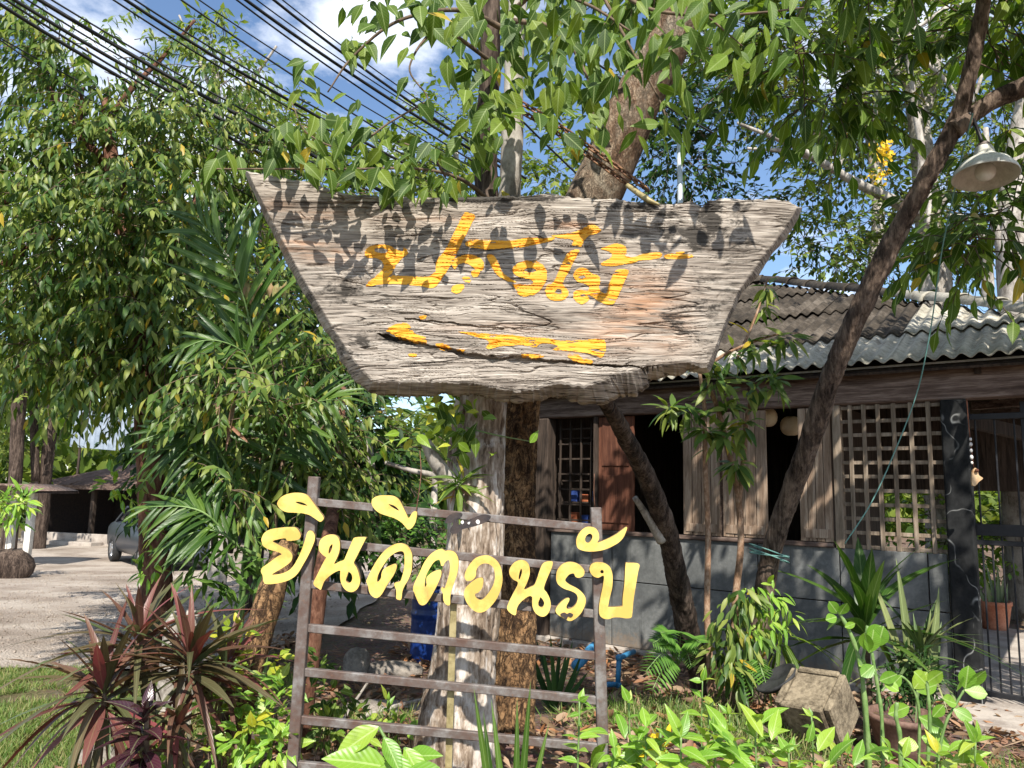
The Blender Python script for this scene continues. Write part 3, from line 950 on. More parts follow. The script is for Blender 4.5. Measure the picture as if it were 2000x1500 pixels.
att = {'ochre': blob([(580, 478, 60, 14, 1.0), (640, 498, 60, 14, 0.9), (1255, 590, 75, 60, 1.0), (1220, 645, 80, 36, 0.9), (1300, 640, 50, 46, 0.8), (1000, 640, 160, 12, 0.4), (850, 430, 140, 10, 0.4), (1150, 690, 60, 14, 0.5), (620, 420, 60, 12, 0.5), (1060, 560, 50, 20, 0.4), (1120, 440, 50, 8, 0.8), (540, 400, 30, 20, 0.4)], allx, ally),
       'mould': blob([(930, 386, 135, 13, 1.25), (1040, 388, 90, 10, 1.12), (1386, 412, 30, 60, 1.25), (1358, 462, 39, 33, 1.25), (1320, 440, 51, 51, 0.94), (1450, 440, 51, 90, 0.78), (1300, 500, 135, 90, 0.53), (1390, 600, 90, 120, 0.56), (660, 570, 90, 45, 0.78), (620, 530, 60, 45, 0.56), (760, 400, 180, 24, 0.69), (700, 670, 105, 45, 0.56), (1320, 640, 60, 105, 0.62), (780, 660, 51, 21, 1.12), (900, 560, 300, 90, 0.31), (560, 360, 90, 21, 0.50), (1240, 402, 90, 15, 0.88)], allx, ally)}
for k_, a_ in att.items():
    at_ = pl_me.attributes.new(k_, 'FLOAT', 'POINT')
    if len(at_.data) == len(a_): at_.data.foreach_set('value', a_.astype(np.float32))
    else: print('attribute size', len(at_.data), len(a_))
add('plank', pl_me, M['slab'], sign)

PAINT = []
def paint(o, holes=()): PAINT.append((closed_spline(o, 3), [closed_spline(h, 3) for h in holes]))
paint(Z4([(820, 545), (840, 510), (890, 495), (960, 497), (1010, 522), (1050, 535), (1055, 515), (1075, 520), (1082, 550), (1050, 575), (1025, 600), (1000, 640), (990, 678), (1080, 685), (1200, 690), (1235, 670), (1255, 655), (1250, 620), (1265, 580), (1300, 540), (1330, 490), (1350, 450), (1400, 350), (1430, 300), (1460, 303), (1495, 318), (1470, 370), (1440, 430), (1400, 510), (1370, 570), (1330, 640), (1290, 700), (1240, 758), (1150, 745), (1010, 735), (920, 735), (830, 748), (850, 715), (900, 675), (935, 630), (920, 590), (880, 575), (835, 572)]), [Z4([(880, 520), (930, 515), (960, 530), (940, 545), (895, 540)])])
paint(Z4([(1350, 610), (1370, 580), (1420, 558), (1480, 555), (1530, 580), (1550, 620), (1530, 655), (1500, 650), (1480, 630), (1430, 605), (1385, 620), (1370, 645)]))
paint(Z4([(1360, 745), (1410, 735), (1430, 750), (1410, 780), (1385, 793), (1350, 780)]))
paint(Z4([(1420, 690), (1465, 695), (1460, 725), (1425, 715)]))
paint(Z4([(1470, 655), (1525, 650), (1510, 685), (1480, 690)]))
paint(Z4([(1565, 560), (1605, 557), (1635, 605), (1660, 660), (1710, 700), (1780, 735), (1840, 735), (1875, 715), (1930, 700), (1900, 760), (1860, 795), (1800, 812), (1760, 800), (1740, 760), (1690, 715), (1630, 680), (1590, 620)]))
paint(Z5([(5, 640), (40, 605), (100, 590), (165, 600), (205, 640), (215, 690), (190, 740), (150, 790), (110, 805), (110, 760), (130, 725), (110, 705), (60, 695), (15, 675)]), [Z5([(75, 645), (110, 635), (150, 648), (130, 662), (95, 662)])])
paint(Z5([(-284, 480), (-249, 462), (-119, 465), (0, 468), (100, 450), (200, 455), (260, 450), (240, 470), (160, 490), (60, 510), (0, 515), (-119, 525), (-219, 515), (-279, 500)]))
paint(Z5([(240, 440), (320, 430), (400, 410), (450, 385), (490, 370), (530, 390), (540, 410), (510, 430), (470, 440), (440, 470), (420, 505), (390, 500), (365, 495), (375, 470), (340, 460), (290, 455)]))
paint(Z5([(345, 540), (410, 525), (380, 590), (340, 670), (310, 730), (345, 780), (335, 815), (300, 835), (250, 835), (215, 815), (203, 775), (215, 740), (245, 730), (270, 690), (300, 620)]), [Z5([(275, 765), (300, 770), (305, 790), (280, 795), (262, 785)])])
paint(Z5([(375, 680), (400, 640), (450, 637), (480, 665), (530, 685), (540, 720), (530, 750), (545, 780), (575, 790), (590, 740), (620, 670), (645, 645), (710, 650), (690, 710), (660, 780), (625, 850), (590, 862), (530, 840), (490, 810), (460, 800), (470, 830), (430, 858), (395, 845), (372, 810), (385, 775), (430, 770), (460, 775), (470, 750), (440, 730), (400, 720)]), [Z5([(405, 690), (435, 680), (450, 692), (420, 702)]), Z5([(415, 800), (440, 795), (450, 805), (425, 812)])])
paint(Z5([(540, 520), (590, 500), (640, 488), (690, 505), (700, 540), (690, 560), (740, 570), (800, 550), (900, 540), (910, 570), (850, 585), (780, 590), (740, 605), (680, 615), (620, 625), (550, 620), (545, 605), (600, 575), (610, 550), (580, 530)]))
paint(Z5([(935, 555), (1000, 550), (1095, 555), (1098, 572), (1020, 582), (940, 578)]))
paint(Z5([(1000, 540), (1055, 537), (1040, 548), (1010, 548)]))
paint(Z4([(950, 1015), (1010, 980), (1080, 975), (1110, 1010), (1130, 1040), (1190, 1060), (1195, 1100), (1160, 1110), (1100, 1085), (1040, 1070), (990, 1040)]))
paint(Z4([(1255, 1095), (1320, 1100), (1350, 1125), (1430, 1135), (1400, 1148), (1300, 1140), (1265, 1120)]))
paint(Z5([(-329, 1025), (-239, 1030), (-119, 1040), (0, 1045), (100, 1060), (220, 1065), (300, 1080), (420, 1075), (565, 1075), (555, 1180), (480, 1160), (400, 1150), (310, 1140), (250, 1135), (280, 1110), (200, 1095), (160, 1105), (140, 1120), (60, 1105), (0, 1110), (-80, 1115), (-129, 1130), (-159, 1120), (-139, 1085), (-219, 1055)]))
paint(Z5([(50, 1165), (110, 1160), (180, 1165), (190, 1180), (120, 1188), (60, 1180)]))
paint(Z5([(330, 1160), (400, 1165), (430, 1185), (490, 1200), (480, 1225), (420, 1225), (360, 1195)]))
paint(Z4([(1770, 1170), (1875, 1160), (1900, 1180), (1780, 1185)]))
paint(Z4([(1085, 1160), (1140, 1163), (1130, 1180), (1100, 1178)]))
paint(Z4([(1155, 930), (1195, 925), (1190, 945), (1160, 947)]))
def inside_poly(poly, x, y):
    r = np.zeros(x.shape, bool)
    n = len(poly)
    j = n - 1
    for i in range(n):
        xi, yi = poly[i]
        xj, yj = poly[j]
        if yi != yj:
            c = ((yi > y) != (yj > y)) & (x < (xj - xi) * (y - yi) / (yj - yi) + xi)
            r ^= c
        j = i
    return r
cxp = (PX[:-1, :-1] + PX[1:, 1:]) / 2
cyp = (PY[:-1, :-1] + PY[1:, 1:]) / 2
pm = np.zeros(cxp.shape, bool)
for o, hs in PAINT:
    x0, y0 = o.min(0); x1, y1 = o.max(0)
    sel = (cxp > x0) & (cxp < x1) & (cyp > y0) & (cyp < y1)
    ii = np.where(sel)
    r = inside_poly(o, cxp[ii], cyp[ii])
    for h in hs: r &= ~inside_poly(h, cxp[ii], cyp[ii])
    tmp = pm[ii]
    pm[ii] = tmp | r
wear = fbm(np.stack([cxp / 26, cyp / 3.2, cxp * 0], -1), 3, 101)
wear2 = np.abs(vnoise(np.stack([cxp / 120, (cyp + 14 * fbm(np.stack([cxp / 240, cyp / 130, cxp * 0], -1), 3, 40)) / 9.0, cxp * 0], -1), 50))
hard = np.where(cyp > 615, 0.42, 0.62)
pm &= (wear < hard) & (wear2 > 0.02) & ~CRK[:-1, :-1]
fp = fq.reshape(NR - 1, NC - 1, 4)[pm]
used, inv = np.unique(fp, return_inverse=True)
pv = GV.reshape(-1, 3)[used] - [0, 0.0025, 0]
add('painted_script', mesh_np('painted_script', pv, inv.reshape(-1, 4), smooth=False), M['paint'], sign, label='faded orange-yellow hand-painted Thai script')

# ------------------------------------------------------------------ welcome sign: steel frame with cut-out letters
YF = 3.45
ws = thing('welcome_sign', 'rusty steel ladder frame carrying big yellow cut-out Thai letters', 'sign', at(872, 1640, YF))
def gbase(p): return V(p[0], p[1], float(gz(p[0], p[1])))
for (a, b) in (((614.5, 931), (566, 1580)), ((1163.5, 991), (1181, 1600))):
    p, q = at(*a, YF), at(*b, YF)
    q = p + (q - p) * ((p[2] - gz(q[0], q[1]) + 0.1) / (p[2] - q[2]))
    add('post', beam_mesh('post', p, q, 0.047, 0.045, up=(0, 1, 0)), M['rust'], ws)
for (yl, yr, xl, xr) in ((981, 1031, 620, 1160), (1058, 1112, 612, 1161), (1141, 1199, 606, 1163), (1226, 1281, 600, 1166), (1312, 1368, 593, 1169), (1405, 1460, 586, 1172), (1494, 1550, 579, 1175)):
    add('rail', beam_mesh('rail', at(xl, yl, YF + 0.004), at(xr, yr, YF + 0.004), 0.028, 0.035), M['rust'], ws)
add('strap', beam_mesh('strap', at(886, 1172, YF + 0.03), at(874, 1560, YF + 0.03), 0.006, 0.030, up=(1, 0, 0)), M['brass'], ws)
# short pale wires sticking out of the frame tops
def Q1(pts): return [(480 + x / 4.545, 900 + y / 4.545) for x, y in pts]
def Q2(pts): return [(860 + x / 4.545, 920 + y / 4.545) for x, y in pts]
LET = [
 (Q1([(280, 370), (310, 325), (370, 295), (440, 283), (510, 290), (555, 315), (590, 360), (640, 430), (690, 500), (680, 530), (655, 540), (610, 510), (560, 480), (500, 465), (430, 460), (360, 455), (310, 430), (285, 400)]), [Q1([(440, 365), (480, 365), (520, 378), (548, 398), (505, 392), (470, 382)])]),
 (Q1([(140, 690), (165, 640), (220, 608), (300, 595), (400, 588), (450, 597), (480, 640), (487, 670), (465, 700), (400, 710), (365, 708), (350, 688), (290, 697), (240, 715), (300, 750), (370, 785), (410, 830), (410, 875), (385, 910), (320, 955), (260, 990), (235, 1010), (300, 1005), (370, 980), (420, 935), (460, 870), (500, 780), (530, 690), (545, 640), (565, 620), (595, 630), (613, 665), (612, 700), (600, 740), (560, 830), (510, 920), (460, 1000), (400, 1050), (320, 1080), (220, 1095), (170, 1090), (155, 1060), (150, 1020), (135, 985), (145, 950), (200, 910), (280, 850), (320, 828), (270, 805), (200, 785), (155, 755), (142, 720)]), []),
 (Q1([(650, 740), (665, 700), (700, 670), (745, 655), (790, 660), (820, 685), (835, 730), (833, 790), (815, 850), (785, 915), (830, 895), (870, 880), (890, 840), (920, 770), (950, 700), (975, 680), (1065, 678), (1060, 700), (1030, 760), (990, 840), (960, 905), (985, 950), (1005, 1010), (1015, 1070), (1000, 1120), (970, 1155), (930, 1165), (885, 1145), (850, 1095), (838, 1040), (838, 1000), (835, 975), (790, 990), (740, 1025), (700, 1065), (680, 1110), (665, 1145), (640, 1130), (610, 1110), (602, 1080), (625, 1030), (660, 960), (700, 880), (715, 860), (690, 840), (660, 810), (648, 780)]), [Q1([(770, 740), (765, 780), (745, 820), (735, 820), (738, 785), (750, 755)]), Q1([(915, 985), (900, 1020), (888, 1060), (905, 1083), (930, 1080), (945, 1050), (940, 1010)])]),
 (Q1([(1118, 355), (1135, 330), (1180, 310), (1250, 307), (1310, 312), (1360, 345), (1395, 410), (1420, 460), (1440, 505), (1455, 500), (1475, 465), (1500, 447), (1520, 460), (1515, 510), (1500, 560), (1470, 600), (1440, 610), (1420, 590), (1380, 545), (1320, 510), (1260, 490), (1190, 465), (1145, 430), (1120, 390)]), [Q1([(1268, 385), (1310, 395), (1345, 420), (1360, 443), (1320, 425), (1290, 405)])]),
 (Q1([(1070, 1070), (1085, 1030), (1130, 940), (1180, 860), (1240, 790), (1310, 745), (1370, 732), (1420, 745), (1455, 780), (1475, 830), (1478, 900), (1470, 980), (1445, 1050), (1410, 1110), (1390, 1160), (1380, 1230), (1350, 1232), (1335, 1215), (1335, 1150), (1318, 1100), (1330, 1080), (1370, 1070), (1390, 1020), (1405, 950), (1410, 880), (1405, 820), (1380, 802), (1330, 815), (1270, 860), (1220, 930), (1180, 1000), (1165, 1060), (1175, 1075), (1200, 1040), (1205, 1000), (1225, 960), (1280, 930), (1330, 915), (1340, 945), (1320, 1000), (1290, 1050), (1250, 1110), (1210, 1180), (1180, 1210), (1150, 1217), (1115, 1195), (1095, 1160), (1085, 1110)]), []),
 (Q1([(1483, 1140), (1500, 1080), (1540, 1000), (1580, 910), (1630, 840), (1690, 795), (1740, 783), (1770, 800), (1800, 795), (1850, 808), (1880, 850), (1890, 910), (1880, 990), (1855, 1070), (1830, 1140), (1815, 1210), (1812, 1278), (1780, 1278), (1755, 1240), (1750, 1180), (1733, 1145), (1745, 1120), (1765, 1130), (1790, 1060), (1810, 980), (1812, 910), (1800, 880), (1770, 900), (1755, 930), (1735, 930), (1725, 890), (1710, 878), (1670, 900), (1630, 960), (1600, 1020), (1590, 1080), (1590, 1120), (1605, 1100), (1605, 1040), (1640, 1000), (1690, 975), (1730, 970), (1735, 1010), (1710, 1080), (1670, 1160), (1630, 1230), (1600, 1270), (1570, 1283), (1540, 1270), (1515, 1220), (1495, 1170)]), []),
 (Q2([(215, 935), (225, 890), (260, 830), (310, 775), (380, 750), (440, 755), (500, 795), (535, 850), (550, 920), (550, 990), (530, 1070), (490, 1150), (430, 1220), (380, 1252), (330, 1255), (280, 1225), (235, 1170), (212, 1110), (212, 1070), (230, 1030), (290, 975), (340, 950), (375, 950), (382, 985), (370, 1040), (335, 1080), (310, 1090), (315, 1120), (345, 1142), (380, 1135), (430, 1080), (470, 1010), (485, 940), (475, 870), (440, 830), (390, 820), (345, 840), (320, 880), (315, 930), (285, 968), (240, 976), (222, 960)]), []),
 (Q2([(612, 890), (625, 850), (660, 810), (710, 790), (755, 798), (785, 830), (795, 880), (790, 930), (770, 990), (745, 1050), (800, 1030), (835, 1010), (860, 950), (880, 890), (905, 830), (940, 805), (990, 802), (998, 820), (985, 870), (950, 950), (920, 1040), (945, 1080), (970, 1130), (980, 1190), (965, 1250), (930, 1288), (890, 1290), (845, 1260), (820, 1210), (815, 1160), (815, 1120), (790, 1110), (740, 1140), (700, 1180), (680, 1220), (670, 1275), (645, 1275), (610, 1250), (592, 1215), (610, 1160), (645, 1090), (690, 995), (650, 965), (620, 930)]), [Q2([(720, 868), (725, 900), (705, 960), (695, 955), (700, 915), (710, 880)]), Q2([(890, 1120), (915, 1150), (922, 1180), (905, 1210), (875, 1200), (870, 1170), (880, 1140)])]),
 (Q2([(1030, 920), (1040, 880), (1080, 830), (1140, 808), (1200, 815), (1250, 845), (1280, 890), (1270, 930), (1230, 948), (1200, 938), (1185, 910), (1150, 915), (1120, 945), (1110, 975), (1150, 1010), (1210, 1040), (1260, 1080), (1290, 1130), (1285, 1190), (1250, 1260), (1200, 1310), (1150, 1332), (1100, 1310), (1050, 1280), (1025, 1250), (1030, 1215), (1070, 1165), (1110, 1135), (1145, 1130), (1140, 1160), (1120, 1200), (1130, 1225), (1170, 1215), (1205, 1180), (1220, 1130), (1205, 1090), (1160, 1065), (1100, 1045), (1050, 1010), (1030, 970)]), []),
 (Q2([(1208, 650), (1210, 600), (1240, 540), (1290, 500), (1340, 495), (1380, 510), (1405, 550), (1410, 600), (1395, 635), (1440, 620), (1500, 595), (1570, 555), (1655, 495), (1640, 560), (1610, 610), (1560, 650), (1480, 690), (1400, 710), (1320, 715), (1260, 705), (1222, 685)]), [Q2([(1330, 555), (1350, 575), (1345, 605), (1320, 635), (1295, 632), (1285, 605), (1300, 570)])]),
 (Q2([(1325, 860), (1345, 825), (1390, 810), (1450, 815), (1500, 845), (1525, 900), (1530, 960), (1525, 1040), (1505, 1120), (1490, 1200), (1495, 1206), (1560, 1205), (1610, 1202), (1618, 1190), (1620, 1120), (1635, 1000), (1645, 830), (1665, 815), (1763, 825), (1755, 900), (1735, 1020), (1715, 1150), (1705, 1260), (1695, 1300), (1650, 1308), (1600, 1300), (1540, 1300), (1490, 1315), (1440, 1305), (1412, 1270), (1410, 1200), (1425, 1110), (1445, 1010), (1450, 930), (1400, 948), (1355, 930), (1330, 895)]), [Q2([(1432, 878), (1448, 885), (1448, 905), (1430, 908), (1420, 892)])]),
]
YL = YF - 0.055
def letter(o, holes, mat, edge, name='letter', yl=YL, th=0.026):
    to3 = lambda p: at(p[0], p[1], yl)
    me = poly_extrude(name, closed_spline(o, 4)[::-1], [closed_spline(h, 4) for h in holes], to3, (0, th, 0))
    ob = add(name, me, None, ws)
    me.materials.append(mat)
    me.materials.append(edge)
    nm = np.empty(len(me.polygons) * 3, np.float32)
    me.polygons.foreach_get('normal', nm)
    me.polygons.foreach_set('material_index', (np.abs(nm.reshape(-1, 3)[:, 1]) < 0.7).astype(np.int32))
    return ob
LOBJ = [letter(o, h, M['letter'], M['letter_edge']) for o, h in LET]
LOBJ[8]['label'] = 'yellow letter with a burnt broken hole at its foot'
def fleck(parent, pts, y, mat, name, th=0.002):
    me = poly_extrude(name, closed_spline(pts, 3)[::-1], [], lambda p: at(p[0], p[1], y), (0, th, 0))
    return add(name, me, mat, parent)
fleck(LOBJ[8], Q2([(1065, 1270), (1100, 1255), (1125, 1268), (1150, 1258), (1180, 1275), (1160, 1300), (1135, 1290), (1120, 1318), (1095, 1300), (1075, 1290)]), YL - 0.003, M['char_and_shade'], 'burn_hole', 0.0022)
curl = letter(Q2([(40, 460), (60, 410), (110, 375), (170, 372), (195, 385), (180, 415), (150, 428), (142, 450), (165, 478), (210, 455), (260, 430), (330, 400), (390, 385), (440, 395), (445, 420), (410, 450), (340, 480), (250, 505), (190, 520), (160, 550), (120, 557), (85, 540), (95, 500), (112, 478), (104, 458), (75, 462)]), [], M['char_and_shade'], M['char_and_shade'], 'tone_mark', YL - 0.004)
curl['label'] = 'scorched black tone mark wired to the top rail'
for o in ([(180, 450), (200, 438), (210, 455), (195, 472)], [(315, 445), (335, 430), (352, 450), (340, 472), (322, 465)], [(240, 460), (265, 450), (255, 475)]):
    fleck(curl, Q2(o), YL - 0.007, M['fleck'], 'paint_fleck', 0.0022)
# thin wire rising from the second letter mark, twig wire on the right post
wire = tube('wire', [at(812, 1004, YF - 0.03), at(822, 930, YF - 0.02), at(820, 880, YF + 0.05)], 0.0022, 6, 6)
add('wire', wire, M['rust_chain'], ws)
add('wire', tube('wire', [at(1162, 990, YF), at(1160, 960, YF), at(1161, 925, YF)], 0.0018, 6, 4), M['rust_chain'], ws)

# ------------------------------------------------------------------ chain holding the plank
ch = thing('rusty_chain', 'rusty iron chain slung from the trunk to the plank corner', 'chain', at(1018, 220, 4.0))
cpath = spline(ats([(1018, 218, 4.02), (1070, 248, 3.96), (1130, 290, 3.88), (1200, 340, 3.80), (1268, 392, 3.70)]), None, 30)
seg_l = np.r_[0, np.cumsum(np.linalg.norm(np.diff(cpath, axis=0), axis=1))]
ang = np.linspace(0, 2 * math.pi, 14, endpoint=False)
L_, r_ = 0.030, 0.013
lk = np.stack([np.cos(ang) * r_ + np.sign(np.cos(ang)) * (L_ - r_), np.sin(ang) * r_, ang * 0], -1)
lk = np.vstack([lk, lk[:1]])
lv, lf = tube_vf(lk, 0.0055, 6, cap=False)
lme = mesh_np('link', lv, lf)
lme.materials.append(M['rust_chain'])
for strand in (0, 1):
    for k, s in enumerate(np.arange(0.02, seg_l[-1] - 0.01, 0.043)):
        p = np.array([np.interp(s, seg_l, cpath[:, j]) for j in range(3)])
        q = np.array([np.interp(s + 0.02, seg_l, cpath[:, j]) for j in range(3)])
        p = p + strand * V(0, -0.03, 0.035)
        nn = V(0.2, -1, 0.3) if (k + strand) % 2 else V(0.3, 0.3, 1)
        inst('link', lme, ch, frames(p[None], (q + strand * V(0, -0.03, 0.035) - p)[None], nn[None], [1.0])[0])
add('rope', tube('rope', ats([(1225, 362, 3.70), (1262, 388, 3.62), (1288, 400, 3.60)]), [0.012, 0.016, 0.006], 8, 8), M['brass'], ch)

# ------------------------------------------------------------------ the house on the right
HA = math.radians(-53.5)
HD = V(math.sin(HA), math.cos(HA), 0)            # along the wall, away to the left
HN = V(-math.cos(HA), math.sin(HA), 0)           # out of the wall, towards the viewer
if HN @ (CP - V(3.3, 6.6, 0)) < 0: HN = -HN
HO = V(3.3, 6.6, 0)
HZ = V(0, 0, 1)
HAX = [HD, HN, HZ]
def H(s, o, z): return HO + HD * s + HN * o + HZ * z
def whit(px, py, o=0.0):
    r = ray(px, py)
    t = ((HO + HN * o - CP) @ HN) / (r @ HN)
    P = CP + r * t
    return float((P - HO) @ HD), float(P[2])
def sx(px, py=1100, o=0.0): return whit(px, py, o)[0]
house = thing('house', 'low timber house with grey board wall, lattice window and corrugated hip roof', 'house', H(1.0, 0, 0))
def hbox(name, s0, s1, o0, o1, z0, z1, mat, parent=None, b=0.004, label=None):
    me = bbox_mesh(name, H((s0 + s1) / 2, (o0 + o1) / 2, (z0 + z1) / 2), abs(s1 - s0) / 2, abs(o1 - o0) / 2, abs(z1 - z0) / 2, HAX, b)
    return add(name, me, mat, parent or house, label=label)
SILL, BEAM0, BEAM1 = 1.205, 2.44, 2.74
S_L, S_R = sx(1062), sx(1845, 1200)
# grey boards in two rows, open joints between them
cuts = [sx(1852), sx(1812), sx(1640), sx(1480), sx(1325), sx(1195), sx(1075)]
for a, b in zip(cuts[:-1], cuts[1:]):
    for z0, z1 in ((0.06, 0.705), (0.715, SILL - 0.03)):
        hbox('wall_panel', a + 0.005, b - 0.005, -0.03, 0.0 + 0.003 * random.Random(a * 9 + z0).random(), z0, z1, M['panel'], b=0.003)
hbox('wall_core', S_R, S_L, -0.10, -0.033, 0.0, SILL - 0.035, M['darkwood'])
hbox('plinth', S_R - 0.7, S_L + 0.1, -0.12, 0.10, -0.2, 0.055, M['concrete'])
hbox('sill', sx(1630), S_L, -0.12, 0.03, SILL - 0.028, SILL + 0.012, M['beam'])
# beam under the eave
hbox('beam', -2.3, 1.25, -0.10, 0.03, BEAM0, BEAM1, M['beam'], b=0.012)
hbox('beam', 1.255, sx(1050, 800), -0.10, 0.025, BEAM0, BEAM1, M['beam'], b=0.012)
hbox('gutter_strip', -2.2, 3.9, 0.035, 0.06, BEAM1 - 0.01, BEAM1 + 0.022, M['white_trim'])
# black posts
hbox('post', sx(1890, 800) , sx(1838, 800), -0.12, 0.075, -0.05, BEAM0 - 0.004, M['black'], b=0.012)
hbox('post', sx(1074, 900), sx(1046, 900), -0.12, 0.05, -0.05, BEAM0 - 0.004, M['darkwood'], b=0.012)
hbox('post', -2.15, -1.98, -0.12, 0.05, -0.05, BEAM0 - 0.004, M['black'], b=0.012)
# lattice window
lw0, lw1 = sx(1851, 900), sx(1628, 900)
wf = hbox('window_frame', lw1 - 0.07, lw1, -0.08, 0.015, SILL - 0.03, BEAM0 - 0.003, M['slat'])
def sub(name, s0, s1, o0, o1, z0, z1, mat, parent, b=0.002):
    me = bbox_mesh(name, H((s0 + s1) / 2, (o0 + o1) / 2, (z0 + z1) / 2), abs(s1 - s0) / 2, abs(o1 - o0) / 2, abs(z1 - z0) / 2, HAX, b)
    return add(name, me, mat, parent)
z_low = SILL - 0.03
for px in (1665, 1692, 1720, 1751, 1785, 1820):
    s = sx(px, 950)
    sub('slat', s - 0.017, s + 0.017, -0.012, 0.004, z_low, BEAM0 - 0.003, M['slat'], wf)
nrow = 11
for k in range(nrow):
    z = z_low + 0.02 + (BEAM0 - 0.05 - z_low) * k / (nrow - 1)
    sub('slat', lw0 + 0.005, lw1 - 0.07, -0.030, -0.013, z - 0.016, z + 0.016, M['slat'], wf)
# shutters, their boards set one by one
def shutter(pa, pb, o=0.02, nb=4, mat=None, tilt=0.0):
    a, b = sorted((sx(pa, 930), sx(pb, 930)))
    z0, z1 = SILL + 0.02, BEAM0 - 0.02
    fr = hbox('shutter', a + 0.01, b - 0.01, o - 0.035, o - 0.012, z0 + 0.02, z1 - 0.02, mat or M['shutter'])
    w = (b - a) / nb
    for k in range(nb):
        sub('board', a + k * w + 0.003, a + (k + 1) * w - 0.003, o - 0.010, o + 0.006 + 0.003 * (k % 2), z0, z1, mat or M['shutter'], fr)
    sub('cross_rail', a + 0.03, b - 0.03, o + 0.010, o + 0.018, z0 + 0.03, z0 + 0.11, mat or M['shutter'], fr)
    return fr
shutter(1336, 1408); shutter(1413, 1500); shutter(1562, 1626)
hbox('mullion', sx(1411), sx(1407), -0.1, 0.0, SILL, BEAM0 - 0.003, M['beam'])
door = hbox('door', sx(1234, 930), sx(1166, 930), -0.07, -0.03, 0.5 + 0.72, BEAM0 - 0.01, M['redwood'])
for (z0, z1) in ((1.30, 1.80), (1.90, 2.36)):
    sub('door_panel', sx(1226, 930), sx(1174, 930), -0.028, -0.018, z0, z1, M['redwood'], door)
# left-hand lattice with shelves of jars and books behind it
wl2 = hbox('window_frame', sx(1166, 930), sx(1158, 930), -0.06, 0.0, SILL + 0.015, BEAM0 - 0.004, M['darkwood'])  # dark wood: shade put into the colour of this lattice and its slats
for px in (1080, 1100, 1121, 1141):
    s = sx(px, 930)
    sub('slat', s - 0.010, s + 0.010, -0.16, -0.14, SILL + 0.015, BEAM0 - 0.004, M['darkwood'], wl2)
for k in range(7):
    z = SILL + 0.10 + k * 0.17
    sub('slat', sx(1158, 930), sx(1074, 930), -0.19, -0.165, z - 0.010, z + 0.010, M['darkwood'], wl2)
# inside: floor, back wall with an open lower band, end wall
hbox('floor', -2.4, 3.75, -4.6, -0.125, -0.15, 0.03, M['concrete'])
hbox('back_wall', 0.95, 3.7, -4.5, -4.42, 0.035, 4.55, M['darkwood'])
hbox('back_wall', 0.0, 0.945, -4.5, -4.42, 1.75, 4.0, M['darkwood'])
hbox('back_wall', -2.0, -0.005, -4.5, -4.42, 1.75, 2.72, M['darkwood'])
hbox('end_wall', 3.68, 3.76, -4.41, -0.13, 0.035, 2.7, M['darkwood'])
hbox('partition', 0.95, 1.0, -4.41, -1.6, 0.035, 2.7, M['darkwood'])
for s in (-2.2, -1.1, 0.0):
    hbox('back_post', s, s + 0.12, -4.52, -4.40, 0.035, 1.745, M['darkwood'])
# roof: hip roof, 25 degrees; corrugated sheets laid in courses, one object each
TP = math.tan(math.radians(25))
CPI = math.cos(math.radians(25))
ZE, OE, SCR, KMAX = 2.752, 0.27, -2.1, 4.6
def RP(s, k, lift=0.0):   # point of the front slope: k = plan distance in from the eave
    return H(s, OE - k, ZE + k * TP) + (HN * math.sin(math.radians(25)) + HZ * CPI) * lift
pitchw = 0.128
def roof_sheet(s0, s1, k0, k1, lift, mat, seed, name='roof_sheet'):
    """front-slope sheet clipped by the hip (s >= SCR + k)"""
    rng = random.Random(seed)
    ns = max(6, int((s1 - s0) / pitchw * 8))
    nk = 5
    ss = np.linspace(s0, s1, ns + 1)
    sag = rng.uniform(-0.006, 0.006)
    off0 = rng.uniform(-0.012, 0.012)
    v, f = [], []
    for side, th in ((0, 0.0), (1, -0.007)):
        for a in range(nk + 1):
            kk_ = k0 + off0 + (k1 - k0 - off0) * a / nk
            for s in ss:
                kc = min(kk_, s - SCR)
                wv = 0.021 * math.cos(2 * math.pi * (s - SCR) / pitchw)
                if kk_ > s - SCR: wv -= 0.03
                v.append(RP(s, kc, lift * (1 - a / nk) + wv + th + sag))
    n1 = (ns + 1) * (nk + 1)
    for a in range(nk):
        for b in range(ns):
            i = a * (ns + 1) + b
            if k0 + off0 + (k1 - k0) * a / nk > ss[b + 1] - SCR: continue
            f.append([i, i + ns + 1, i + ns + 2, i + 1])
            f.append([n1 + i, n1 + i + 1, n1 + i + ns + 2, n1 + i + ns + 1])
    for b in range(ns):
        f.append([b, b + 1, n1 + b + 1, n1 + b])
    me = mesh_np(name, np.array(v), np.array(f))
    return add(name, me, mat, house)
courses = [(0.0, 0.93, 0.0), (0.80, 2.15, 0.012), (2.0, 3.4, 0.018), (3.25, 4.6, 0.024)]
W8 = pitchw * 8
for ci, (k0, k1, lift) in enumerate(courses):
    s = SCR
    i = 0
    while s < 4.3:
        s1 = min(s + W8 + 0.03, 4.4)
        if s1 - SCR > k0 + 0.05:
            light = ci == 0 or (ci == 1 and s < SCR + 1.5 * W8)
            roof_sheet(s, s1, k0, k1, lift + 0.006 * (i % 2) + 0.01, M['roof_light'] if light else M['roof_dark'], ci * 40 + i)
        s += W8
        i += 1
